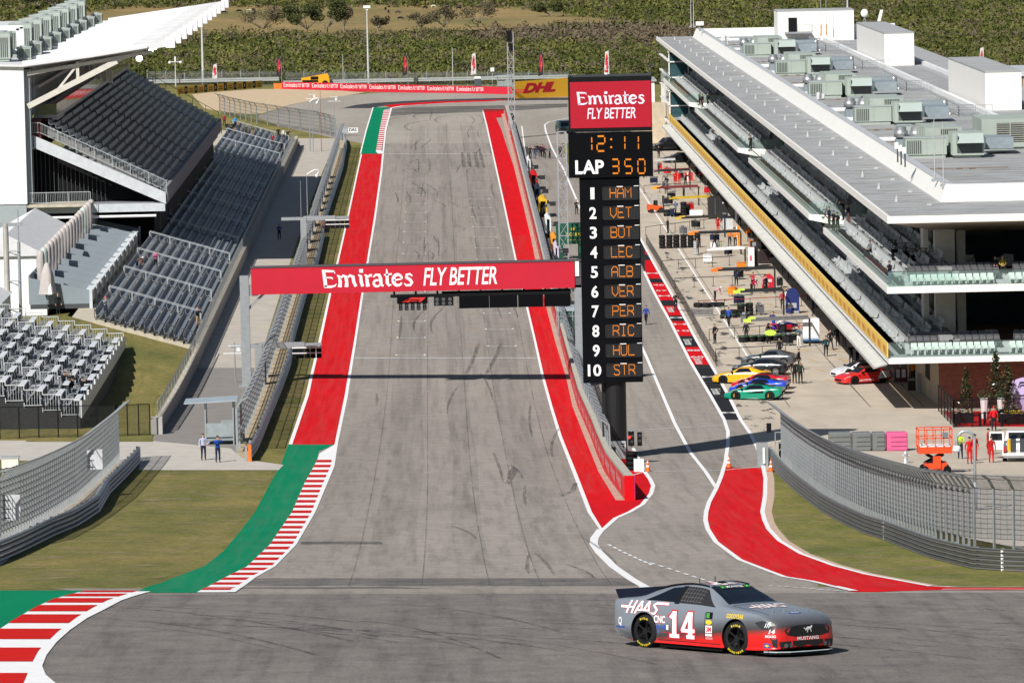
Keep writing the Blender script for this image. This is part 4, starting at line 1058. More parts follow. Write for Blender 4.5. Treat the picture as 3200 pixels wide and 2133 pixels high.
 tx=MB();d=724
 while d>383:put_text(tx,'PIRELLI',W(32.84,d,4.2),(0,-1,0),(0,0,1),.55,2.7,bold=.0);d-=4.6
 tx.build('banner_lettering',mat('banner_red',(.5,.04,.02),.6),bo)
 lo=MB();lo.hexa([W(31.9,PB0+1,3.1),W(32.95,PB0+1,3.4),W(32.95,729,3.4),W(31.9,729,3.1),W(31.9,PB0+1,3.15),W(32.95,PB0+1,3.46),W(32.95,729,3.46),W(31.9,729,3.15)]);lo.build('louvre_canopy',mat('louvre_pale',(.3,.3,.29),.6),t)
 ls=MB();d=PB0+1.5
 while d<728:ls.cut()if int(d)%20==0 else None;ls.b2(W(31.95,d,3.22),W(32.9,d+.12,3.5));d+=1.3
 ls.build('canopy_slat',mat('slat_pale',(.5,.51,.5),.5),t)
 w=MB();w.b2(W(38.4,400,4.05),W(39,740,8.8));w.b2(W(38.4,400,9.1),W(39,740,13.9));w.b2(W(38.8,404,4.05),W(66,404.5,13.9));w.build('window_wall',GLASS,t)
 mu=MB()
 for k in range(84):mu.cut();mu.b2(W(38.2,402+k*4,9.1),W(38.39,402.5+k*4,13.85));mu.b2(W(38.2,402+k*4,4.05),W(38.39,402.5+k*4,8.75))
 mu.cut();mu.b2(W(38.15,402,12.6),W(38.35,738,13.9));mu.build('mullion',mat('mullion_beige',(.4,.38,.35),.6),t)
 co=MB()
 for z0,z1 in((4.05,8.8),(9.1,13.3)):
  for x in(37.6,45.6):co.cut();co.b2(W(x,392,z0),W(x+1.5,393.2,z1));co.b2(W(x+1.9,394,z0),W(x+2.5,395,z1));co.b2(W(x-.7,394,z0),W(x-.3,396,z1))
 co.build('column',mat('column_pale',(.76,.73,.68),.6),t)
 lf=MB();lf.b2(W(36.5,388,4.06),W(66,404,4.1));lf.b2(W(36.5,388,9.11),W(66,404,9.15));lf.build('terrace_deck',mat('deck_brown',(.3,.19,.13),.7,var=.2,scale=2,streak=(.3,4,1)),t)
 es=MB()
 for lv in(4.05,9.1):
  for i in range(3):es.b2(W(34.4,381.0+.95*i,lv-.04),W(66,384.8,lv+.32*i))
 es.build('end_step',mat('balcony_step_grey',(.42,.43,.44),.7),t)
 gw=MB();gw.b2(W(37.1,385.2,-1.6),W(37.5,404,3.5));
 for k in range(46):gw.b2(W(37.1,404+k*7.2+5.6,-1.6),W(37.7,404+k*7.2+7.2,3.5))
 gw.b2(W(37.1,404,2.6),W(37.6,736,3.5));gw.b2(W(28.5,752,-2),W(33.4,754,5.4));gw.build('stone_wall',STONEW,t)
 gd=MB();gd.b2(W(39.6,404,-1.6),W(40,736,3.5));gd.b2(W(37.08,392,1.0),W(37.12,395.6,2.4));gd.build('garage_dark_panel',BLACK,t)  # black back panel paints in the shade inside the open garages
 bw=MB();bw.b2(W(37.1,385,-2.0),W(66,385.2,3.54));bw.build('brick_wall',BRICK,t)
 dd=MB();dd.b2(W(41.9,384.9,-1.1),W(43.5,385.0,1.6));dd.build('steel_door',mat('door_maroon',(.22,.07,.075),.5),t)
 rc=MB();rc.b2(W(33.5,736,2.4),W(38.4,766,13.6));rc.build('control_glass',glassmat('control_glass',(.03,.075,.085),.04),t)
 rf=MB()
 for z in(3.0,5.6,7.6,9.6,11.8,13.4):rf.b2(W(33.3,735.8,z),W(38.4,736,z+.16));rf.b2(W(33.3,736,z),W(33.5,766,z+.16))
 for x in(33.3,36):rf.b2(W(x,735.8,2.2),W(x+.14,735.99,13.9))
 rf.b2(W(33.2,735.6,13.2),W(34.6,735.8,14));rf.b2(W(33.2,733,1.6),W(36.8,735.7,2.6));rf.build('control_frame',BWHITE,t)
 for nm,a,b in(('stair_penthouse',(49.1,740,14.3),(59.9,748,18.5)),('stair_penthouse',(56.2,648,14.3),(59.9,690,18.3)),('stair_penthouse',(56.4,532,14.3),(60.1,570,18.2))):
  h=MB();h.b2(W(*a),W(*b));ho=h.build(nm,BWHITE,t)
  h=MB();h.b2(W(a[0]-.05,a[1]-.05,b[2]),W(b[0]+.05,b[1],b[2]+.12));h.build('penthouse_roof',ROOFG,ho)
  if a[0]<50:
   h=MB();h.b2(W(50.6,739.9,15.6),W(51.8,740.05,17.6));h.build('doorway',BLACK,ho);h=MB();railing(h,W(51.8,738,15.6),W(53.8,738,15.6),1);railing(h,W(53.8,738,15.6),W(55,738,14.3),1);h.b2(W(50,737.9,15.4),W(53.8,739.9,15.6));h.build('stair',STEEL,ho)
 return t
PIT=pit_building()
# single seats along the near ends of the balconies
def end_seats():
 me=None
 for lv in(4.05,9.1):
  for row in range(3):
   for i in range(26):
    if 12<=i<14 and row==0:continue
    if row and i in(13,14):continue
    if me is None:
     m=MB();m.box((0,.02,.42),(.45,.42,.07));m.hexa([(-.22,.2,.42),(.22,.2,.42),(.22,.25,.42),(-.22,.25,.42),(-.21,.32,.86),(.21,.32,.86),(.21,.38,.86),(-.21,.38,.86)])
     for z in(.5,.62):m.box((0,.19+(z-.42)*.28,z),(.36,.03,.05))
     m.box((-.22,.05,.3),(.05,.36,.6));m.box((.22,.05,.3),(.05,.36,.6));me=m.mesh('balcony_seat',mat('seat_pale',(.6,.66,.63),.4,var=.05));me2=me.copy();me2.materials.clear();me2.materials.append(mat('seat_painted_shade',(.075,.078,.085),.5))
    o=link('balcony_seat',me if row==0 else me2,PIT)  # back rows use the darker copy, with their shade painted into the colour
    o.location=WM[PIT.name].inverted()@W(34.95+.518*i,381.25+.95*row,lv+.32*row)
end_seats()
def armchairs():
 t0=None
 spots=[(36.9,389.2,9.15),(36.9,390,4.1),(37.4,396,4.1),(36.6,393,4.1),(41.4,389,4.1),(44.3,389.5,4.1),(40.6,397,9.15),(43.4,397,9.15)]
 lab=['white armchair on the upper end terrace beside the seats','white armchair nearest the column on the lower end terrace','white armchair at the back of the lower end terrace','white armchair by the side seats of the lower end terrace','white armchair right of the lower terrace column','white armchair at the right edge of the lower terrace','long white counter bench behind the two sitting people, its left block','long white counter bench behind the two sitting people, its right block']
 for(x,d,z),l in zip(spots,lab):
  if t0 is None:
   t0=thing('armchair',l,'chair',W(x,d,z),0,'white armchairs on the end terraces')
   m=MB();m.box((0,0,.28),(.95,.9,.4));m.box((-.42,0,.5),(.14,.9,.4));m.box((.42,0,.5),(.14,.9,.4));m.lb('seat',mat('upholstery_white',(.66,.63,.58),.7),t0)
   m=MB();m.box((0,.4,.62),(.95,.16,.65));m.lb('backrest',mat('upholstery_white',(.66,.63,.58),.7),t0)
  else:copy_tree(t0,W(x,d,z),rz=rnd.uniform(-1,1),label=l)
armchairs()
def planters():
 t0=None;SH=mat('planter_shrub',(.02,.03,.012),.6,var=.4,scale=5)
 for i,(x,d)in enumerate([(35.9,398),(36.4,395),(36.9,392),(35.4,401)]):
  l=f'tall black planter with a dark shrub on the upper end terrace, {["second", "third", "nearest", "farthest"][i]} of its row'
  if t0 is None:
   t0=thing('planter',l,'planter',W(x,d,9.15),0,'black planters on the upper terrace')
   m=MB();m.hexa([(-.22,-.22,0),(.22,-.22,0),(.22,.22,0),(-.22,.22,0),(-.32,-.32,1.2),(.32,-.32,1.2),(.32,.32,1.2),(-.32,.32,1.2)]);m.lb('pot',BLACK,t0)
   m=MB();r=random.Random(2)
   for k in range(160):
    a,b,h=r.uniform(0,6.28),r.uniform(0,.42),r.uniform(1.15,1.9);p=Vector((b*math.cos(a),b*math.sin(a),h));q=Vector((r.uniform(-.1,.1),r.uniform(-.1,.1),r.uniform(.02,.12)))
    m.add([p,p+q,p+Vector((q.y,-q.x,.08))],[(0,1,2)])
   m.lb('shrub',SH,t0)
  else:copy_tree(t0,W(x,d,9.15),label=l)
planters()
# ---- rooftop machinery
def air_handler(label,loc):
 t=thing('air_handler',label,'air handler',loc,0,'air handlers on the pit roof')
 b=MB();b.b2((0,0,.25),(2.75,3.6,2.2));b.b2((-2.0,4.4,.25),(1.3,13,2.45));b.b2((.2,.3,0),(2.5,3.3,.25));b.b2((-1.7,4.8,0),(1,12.6,.25))
 for k in range(5):b.b2((-2.04,5.2+k*1.6,.3),(-2.0,5.26+k*1.6,2.4))
 for k in range(3):b.b2((-.04,.6+k*1.1,.3),(0,.66+k*1.1,2.15))
 b.lb('casing',HGREEN,t)
 h=MB();h.hexa([(.35,-.95,1.35),(2.65,-.95,1.35),(2.65,0,1.35),(.35,0,1.35),(.35,-.35,2.15),(2.65,-.35,2.15),(2.65,0,2.15),(.35,0,2.15)]);h.b2((.3,-.95,1.3),(.35,0,2.15));h.lb('intake_hood',mat('hood_pale',(.33,.39,.37),.45,var=.05),t)
 o=MB();o.b2((.4,-.02,.45),(2.6,0,1.35));louvre(o,(-.6,4.38,1.9),(1.5,0,0),(0,0,.45),9,0);o.lb('intake_opening',HDARK,t)
 d=MB();d.b2((-1.4,15.2,.3),(6.2,16.6,1.6));d.b2((-3.4,14.2,.2),(-1.5,17,1.3));d.b2((3.4,4.5,.5),(5.8,9,1.5));d.lb('duct',mat('duct_grey',(.25,.3,.33),.5,.2),t)
 return t
KB=[451,507.5,565,624,683]
_a0=air_handler('grey-green air handler with a pale intake hood, nearest of its row on the pit roof',W(44.9,451,14.3))
for i in range(1,5):copy_tree(_a0,W(44.9,KB[i],14.3),label=f'grey-green air handler with a pale intake hood, {_ords[i]} of its row on the pit roof')
def louvred_unit(label,loc,sx,sy,sz,group='louvred units on the pit roof'):
 t=thing('louvred_unit',label,'rooftop unit',loc,0,group)
 b=MB();b.b2((0,0,.3),(sx,sy,sz));b.b2((.1,.1,0),(sx-.1,sy-.1,.3))
 b.b2((sx*.5,-.03,.35),(sx*.52,0,sz-.05));b.lb('casing',HGREEN,t)
 l=MB();louvre(l,(.12,0,.42),(sx*.36,0,0),(0,0,sz-.6),7,0);l.lb('louvre',HDARK,t)
 c=MB();c.b2((-.05,-.05,sz),(sx+.05,sy+.05,sz+.08));c.lb('top_cap',HCAP,t);return t
_l0=louvred_unit('long louvred unit beside the white parapet, nearest of its row on the pit roof',W(40.9,452,14.3),3.6,2.4,1.75)
for i in range(1,5):copy_tree(_l0,W(40.9+.3*(i%2),KB[i]+2,14.3),label=f'long louvred unit beside the white parapet, {_ords[i]} of its row on the pit roof')
_c0=None
for i in range(5):
 for j in(0,1):
  l=f'square louvred condenser, {["left", "right"][j]} one of the {_ords[i]} pair behind an air handler'
  if _c0 is None:_c0=louvred_unit(l,W(42.6,478,14.3),1.25,1.3,1.5,'condensers on the pit roof')
  else:copy_tree(_c0,W(42.6+2.35*j,KB[i]+27,14.3),label=l)
def big_unit():
 t=thing('louvred_unit','largest rooftop unit with a wide brown louvre at the right edge of the pit roof','rooftop unit',W(48.6,462,14.3))
 b=MB();b.b2((0,0,.25),(4.6,8,2.75));b.b2((.2,.2,0),(4.4,7.8,.25));b.lb('casing',HGREEN,t)
 l=MB();l.b2((1.35,-.03,.7),(3.75,0,2.4));l.lb('grille',mat('grille_brown',(.09,.075,.06),.6),t)
 s=MB()
 for k in range(9):s.b2((1.35,-.09,.75+k*.19),(3.75,-.03,.8+k*.19))
 s.b2((2.5,-.1,.7),(2.58,-.03,2.4));s.lb('grille_slat',HGREEN,t)
big_unit()
_f0=None
FANM=mat('fan_silver',(.5,.51,.51),.32,.75,var=.06)
for i in range(5):
 for j in(0,1):
  l=f'silver round exhaust fan, {["left", "right"][j]} one of the {_ords[i]} pair on the pit roof'
  p=W(41.7+1.25*j,KB[i]+14-1.2*j,14.3)
  if _f0 is None:
   _f0=thing('exhaust_fan',l,'exhaust fan',p,0,'exhaust fans on the pit roof')
   m=MB();m.b2((-.5,-.5,0),(.5,.5,1.0));m.lb('base',mat('duct_grey',(.25,.3,.33),.5,.2),_f0)
   m=MB();m.lathe([(.3,1.0),(.45,1.15),(.62,1.2),(.62,1.75),(.48,1.8),(.48,2.1),(.0,2.12)],(0,0,0),18);m.lb('drum',FANM,_f0,smooth=True)
  else:copy_tree(_f0,p,label=l)
_v0=None
for i in range(5):
 l=f'small silver roof vent near the roof railing, {_ords[i]} of its row'
 p=W(51.6,KB[i]+18,14.3)
 if _v0 is None:
  _v0=thing('roof_vent',l,'vent',p,0,'small vents on the pit roof')
  m=MB();m.lathe([(.42,0),(.42,.5),(.32,.5),(.34,1.2),(.3,1.5),(0,1.52)],(0,0,0),14);m.lb('cowl',FANM,_v0,smooth=True)
  m=MB();m.box((0,0,.1),(1,1,.3));m.lb('curb',BWHITE,_v0)
 else:copy_tree(_v0,p,label=l)
def roof_rail():
 t=MB()
 for k in range(5):
  railing(t,W(52.6,KB[k]+14,14.3),W(52.6,KB[k]+44,14.3),1.1,2,bars=False);railing(t,W(52.6,KB[k]+14,14.3),W(56,KB[k]+14,14.3),1.1,1.2)
  for q in range(5):t.b2(W(52.8,KB[k]+15+q,14.3+q*.22),W(54.6,KB[k]+15.3+q,14.36+q*.22))
 tag(t.build('roof_railing',STEEL),'grey walkway railings and steps along the pit roof behind the air handlers','railing')
roof_rail()
# aerials, dish, cameras
def aerial(label,vx,vy,vtop,D,r,tip=None,cat='antenna'):
 p=P(vx,vy,D);q=P(vx,vtop,D);t=thing('antenna',label,cat,p);h=q.z-p.z
 m=MB();m.tube([(0,0,0),(0,0,h)],[r,r*.5],6);m.lb('mast',mat('aerial_grey',(.5,.5,.5),.5,.3),t)
 m=MB()
 if tip:m.tube([(0,0,0),(0,0,h*.28)],r*1.6,6);m.lb('base',mat('aerial_orange',(.6,.2,.02),.6),t)
 else:m.box((0,0,.1),(r*8,r*8,.2));m.lb('base',STEEL,t)
aerial('slim double aerial at the far corner of the pit roof, left one',1588,63,-8,764,.07)
aerial('slim double aerial at the far corner of the pit roof, right one',1594,63,-8,764,.07)
aerial('tall thin whip antenna with an orange base before the white penthouse, left',1887,83,-10,690,.05,1)
aerial('tall thin whip antenna with an orange base before the white penthouse, middle',1899,82,-10,690,.05,1)
aerial('short whip antenna with crossbar and orange base before the white penthouse',1915.6,87,18,685,.05,1)
aerial('tall lattice aerial pole beside the white penthouse',1948,53,-12,748,.2)
aerial('slim white pole at the near corner of the pit roof parapet, left one',2148,417,272,402,.055)
aerial('slim white pole at the near corner of the pit roof parapet, right one',2168,429,280,397,.055)
def dish():
 p=P(1987,62,735);t=thing('satellite_dish','white round satellite dish on a stand on the pit roof','satellite dish',p)
 m=MB();m.ball((0,0,1.9),(.55,.35,.6),n=14);m.lb('dish',BWHITE,t,smooth=True)
 m=MB()
 for x,y in((-.4,0),(.4,0),(0,.4)):m.bar((x,y,0),(0,0,1.4),.07)
 m.lb('stand',STEEL,t)
 p=P(2020,64,735);t=thing('panel_antenna','white tilted panel antenna beside the satellite dish','antenna',p)
 m=MB();m.hexa([(-.25,-.1,.9),(.2,-.1,.9),(.2,.1,.9),(-.25,.1,.9),(.2,-.1,2.5),(.6,-.1,2.5),(.6,.1,2.5),(.2,.1,2.5)]);m.lb('panel',BWHITE,t)
 m=MB();m.tube([(0,0,0),(0,0,1.6)],.07,6);m.bar((-.5,0,0),(.5,0,0),.08);m.lb('stand',STEEL,t)
 p=P(1608,72,745);t=thing('camera_housing','white box camera on a short stand at the far end of the roof parapet','camera',p)
 m=MB();m.box((0,0,1.1),(1.1,.7,.55));m.lb('housing',BWHITE,t);m=MB();m.tube([(0,0,0),(0,0,.9)],.12,6);m.lb('stand',STEEL,t)
 for k,(vx,vy,l)in enumerate([(2060,373,'left'),(2068,379,'middle'),(2077,384,'right')]):
  p=P(vx,vy,418);t=thing('floodlight',f'small white floodlight behind the roof parapet, {l} of three','floodlight',p)
  m=MB();m.box((0,0,1.35),(.3,.5,.5));m.lb('head',BWHITE,t);m=MB();m.tube([(0.1,0,0),(0.1,0,1.2)],.06,6);m.lb('stand',DSTEEL,t)
 for k,(vx,vy,D,l)in enumerate([(1885,250,548,'cluster of radio boxes on a post behind the middle of the roof parapet'),(1668,112,690,'cluster of radio boxes on a post near the far end of the roof')]):
  p=P(vx,vy,D);t=thing('radio_post',l,'radio equipment',p);r=random.Random(k)
  m=MB();m.tube([(0,0,0),(0,0,1.8)],.08,6);m.lb('post',STEEL,t)
  m=MB()
  for q in range(5):m.box((r.uniform(-.5,.5),r.uniform(-.3,.3),r.uniform(.8,1.9)),(.3,.25,.5))
  m.lb('radio_box',mat('radio_grey',(.55,.56,.57),.5),t)
dish()
def back_building():
 D=640;a=P(2137,172,D);b=P(2420,165,D)
 t=thing('paddock_building','long low beige building with roof equipment behind the pit building','building',Vector((70,D-DC,gz(70,D-DC))))
 m=MB();m.b2((a.x,a.y,-3),(105,a.y+18,13.0));m.build('wall',mat('beige_panel',(.5,.45,.36),.7,var=.12,scale=.5,streak=(2,1,.2)),t)
 m=MB();m.b2((a.x-.3,a.y-.3,13),(105.3,a.y+18.3,13.6));m.build('roof',mat('coping_metal',(.6,.61,.62),.4,.3),t)
 m=MB()
 for k in range(26):m.b2((a.x+.5+k*.9,a.y-.08,11.8),(a.x+.6+k*.9,a.y,13))
 m.build('panel_joint',mat('rust_streak',(.2,.12,.07),.8),t)
back_building()
def far_shed():
 p=P(1463,188,800);t=thing('timing_hut','low white flat-roofed hut behind the scoreboard at the end of the pits','hut',Vector((p.x,p.y,gz(p.x,p.y))))
 m=MB();m.b2((p.x,p.y,gz(p.x,p.y)),(34,p.y+10,p.z));m.build('wall',BWHITE,t)
 m=MB();m.b2((p.x-.3,p.y-.3,p.z),(34.3,p.y+10.3,p.z+.3));m.build('roof',ROOFG,t)
 m=MB();m.tube([(p.x+2.3,p.y+2,p.z),(p.x+2.3,p.y+2,p.z+3.2)],.08,6);m.bar((p.x+1.2,p.y+2,p.z+2.4),(p.x+3.4,p.y+2,p.z+2.4),.08);m.build('aerial',DSTEEL,t)
far_shed()
# ================================================================== track furniture
XS[0]=0
EMI=[[(.1,.95,.17),(.16,.5,.2),(.2,.05,.2)],[(0,1.0,.06),(.3,.95,.14),(.72,.93,.1)],[(.7,.97,.06),(.74,.8,.05)],[(.18,.6,.05),(.55,.56,.1),(.62,.5,.06)],[(.12,.07,.14),(.5,.05,.14),(.72,.1,.1),(.82,.22,.03)],[(.86,.7,.08),(1.0,.62,.17),(1.03,.3,.18),(1.0,.02,.22)],[(1.05,.5,.06),(1.2,.68,.14),(1.36,.6,.2),(1.4,.3,.18),(1.38,.02,.22)],[(1.42,.5,.06),(1.58,.68,.14),(1.76,.6,.2),(1.8,.3,.18),(1.92,.04,.16)],[(2.06,.7,.08),(2.2,.62,.17),(2.22,.3,.18),(2.3,.03,.16)],[(2.12,.92,.2),(2.34,.92,.2)],[(2.42,.7,.08),(2.54,.62,.17),(2.56,.3,.18),(2.6,.02,.22)],[(2.6,.48,.06),(2.7,.66,.12),(2.84,.64,.18)],[(2.92,.54,.1),(3.05,.69,.12),(3.25,.66,.18),(3.33,.45,.19),(3.34,.12,.19),(3.48,.03,.1)],arc(3.12,.2,.19,.18,60,330,10,.1,.14),[(3.68,1.0,.05),(3.7,.6,.17),(3.7,.2,.18),(3.8,.05,.13),(3.95,.1,.05)],[(3.52,.66,.09),(3.97,.71,.1)],arc(4.3,.36,.26,.31,12,330,14,.1,.2),[(4.06,.34,.1),(4.54,.42,.08)],[(5.14,.56,.06),(5.0,.68,.12),(4.8,.64,.15),(4.78,.5,.16),(5.0,.36,.18),(5.1,.2,.17),(5.0,.05,.14),(4.78,.04,.12),(4.66,.16,.05)]]
def emirates(mb,org,ux,uy,w,h,m=0,k=1.0):strokes(mb,[[(x,y,t*k)for x,y,t in l]for l in EMI]if k!=1 else EMI,org,ux,uy,w/5.2,h,m)
BANR=mat('banner_red_fabric',(.47,.002,.022),.6,var=.07,scale=.6)
LWHITE=mat('lettering_white',(.8,.8,.8),.6,var=.02)
# ---- start gantry
def gantry():
 D=404.0;a=P(578,680,D);b=P(1321,658,D);zt=P(950,608,D).z;zb=P(950,669,D).z
 gl,gr=at(567,D),at(1336,D)
 t=thing('start_gantry','red start gantry banner spanning the track above the start line','gantry',Vector((a.x,a.y,gz(a.x,a.y))))
 m=MB();m.b2((a.x,a.y,zb),(b.x,a.y+.9,zt));bo=m.build('banner',BANR,t)
 m=MB();m.b2((a.x-.05,a.y-.05,zt),(b.x+.7,a.y+.95,zt+.1));m.b2((b.x,a.y+.1,zb),(b.x+.5,a.y+.8,zt));m.build('banner_cap',mat('gantry_edge',(.07,.06,.07),.6),t)
 m=MB();m.b2((b.x+.05,a.y-.03,zb+.9),(b.x+.35,a.y+.05,zt));m.build('end_flap',LWHITE,t)
 k=D/FV
 m=MB();q=P(740.5,666,D);emirates(m,(q.x,a.y-.02,zb+.42),(1,0,0),(0,0,1),211*k,40.5*k)
 put_text(m,'FLY BETTER',(P(973,662,D).x,a.y-.02,zb+.45),(1,0,0),(0,0,1),42*k,170*k,bold=.012,shear=.2,space=.95);m.build('banner_lettering',LWHITE,bo)
 m=MB();m.b2((gl.x-.35,a.y+.1,gl.z),(gl.x+.35,a.y+.8,zt-.6));m.b2((gl.x-.6,a.y+.05,gl.z),(gl.x+.6,a.y+.9,gl.z+.15));m.b2((gl.x-.3,a.y+.2,zb-.1),(a.x+.5,a.y+.7,zb+.7));m.bar((gl.x+.2,a.y+.45,zb-1.2),(a.x+1,a.y+.45,zb+.1),.2)
 m.cut();m.b2((gr.x-.4,a.y+.1,gr.z),(gr.x+.4,a.y+.8,zb+.2));m.b2((b.x,a.y+.2,zb+.1),(gr.x+.4,a.y+.7,zb+.8));m.bar((gr.x-.2,a.y+.45,zb-.8),(b.x-.3,a.y+.45,zb+.2),.2);m.build('post',STEEL,t)
 xl,xr=P(897,682,D).x,P(1312,676,D).x;zq=P(1000,679,D).z
 m=MB();m.b2((xl,a.y+.2,zq-.12),(xr,a.y+.5,zq+.12));
 for x in np.linspace(xl+.3,xr-.3,9):m.b2((x-.08,a.y+.3,zq),(x+.08,a.y+.42,zb))
 m.build('lamp_beam',BLACK,t)
 x0,x1=P(912.5,700,D).x,P(983,700,D).x;z1=P(950,681,D).z;z0=P(950,697,D).z
 m=MB();m.b2((x0,a.y-.05,z0),(x1,a.y+.3,z1));so=m.build('logo_panel',mat('panel_black',(.0035,.004,.0055),.7,spec=.06),t)
 m=MB();u=(x1-x0)
 def pp(px,pz):return(x0+u*px,a.y-.07,z0+(z1-z0)*pz)
 m.add([pp(.16,.2),pp(.27,.2),pp(.4,.52),pp(.72,.52),pp(.68,.4),pp(.46,.4),pp(.43,.3),pp(.63,.3),pp(.7,.62),pp(.36,.66)],[(0,1,2,9),(2,3,8,9),(5,6,7,4)])
 m.add([pp(.22,.2),pp(.36,.2),pp(.5,.56),pp(.74,.56),pp(.84,.86),pp(.46,.86),pp(.34,.6)],[(0,1,2,6),(2,3,4,5,6)]);m.add([pp(.68,.22),pp(.78,.22),pp(.94,.86),pp(.82,.86)],[(0,1,2,3)])
 m.build('racing_logo',mat('logo_red',(.55,.02,.02),.5,emit=.12),so)
 for i in range(5):
  x=x0+.12+i*(u-.24-.28)/4;m=MB();m.b2((x,a.y-.08,z0-.52),(x+.3,a.y+.2,z0));lo=m.build('start_light',BLACK,t)
  m=MB()
  for z in(.14,.38):m.lathe([(.0,0),(.1,0),(.1,.02)],(x+.15,a.y-.1,z0-z),10,axis='y')
  m.build('lens',mat('lens_dark',(.05,.05,.055),.25),lo)
 x2,x3=P(997,690,D).x,P(1042,690,D).x;m=MB();m.b2((x2,a.y,zq-.8),(x3,a.y+.2,zq-.12));lo=m.build('repeater_light',BLACK,t)
 m=MB()
 for i in range(3):
  for j in range(2):m.lathe([(0,0),(.14,0),(.15,.04)],(x2+.25+i*.5,a.y-.05,zq-.3-.32*j),12,axis='y')
 m.build('lens',mat('lens_dark2',(.08,.08,.085),.3),lo)
 for v0,v1 in((1054,1124),(1124,1189),(1190,1248),(1250,1311)):
  m=MB();m.b2((P(v0+.8,690,D).x,a.y+.05,zq-1.05),(P(v1,690,D).x,a.y+.45,zq-.1));m.build('screen_back',mat('panel_black',(.0035,.004,.0055),.7,spec=.06),t)
 m=MB();m.b2((xl+4,a.y+.5,zq-.1),(xr,a.y+.9,zq+.25));m.build('cable_tray',BLACK,t)
gantry()
# ---- side lights over the grass
def side_light(label,D,vx_post,vx0,vx1,vy_arm,vy_lamp,label2=None):
 g=at(vx_post,D);t=thing('signal_arm',label,'traffic signal',g,0,'signal arms over the left verge')
 z=P(vx0,vy_arm,D).z;xl,xr=P(vx0,vy_arm,D).x,P(vx1,vy_arm,D).x
 m=MB();m.b2((g.x-.3,g.y-.3,g.z),(g.x+.3,g.y+.3,z+.2));m.build('post',STEEL,t)
 m=MB();m.b2((g.x-2.2,g.y-.2,z-.1),(g.x+.3,g.y+.2,z+.2));m.b2((g.x,g.y-.22,z-.15),(xl+1,g.y+.22,z+.28));m.b2((xl,g.y-.12,z-.05),(xr,g.y+.12,z+.2));m.build('arm',STEEL,t)
 n=5
 m=MB();m.b2((xl,g.y-.25,z-.62),(xr,g.y-.2,z-.55));m.b2((xl,g.y-.25,z-.2),(xr,g.y-.2,z-.12));m.build('lamp_rail',LWHITE,t)
 for i in range(n):
  x=xl+(xr-xl)*(i+.08)/n;m=MB();m.b2((x,g.y-.2,z-1.0),(x+.42,g.y+.15,z-.1));m.build('signal_light',BLACK,t)
side_light('grey signal arm with five black lamps over the left verge beyond the red gantry',520,700,748,802,502,515)
side_light('black signal arm with five lamps over the left verge nearer than the red gantry',412,596,671,739,794,810)
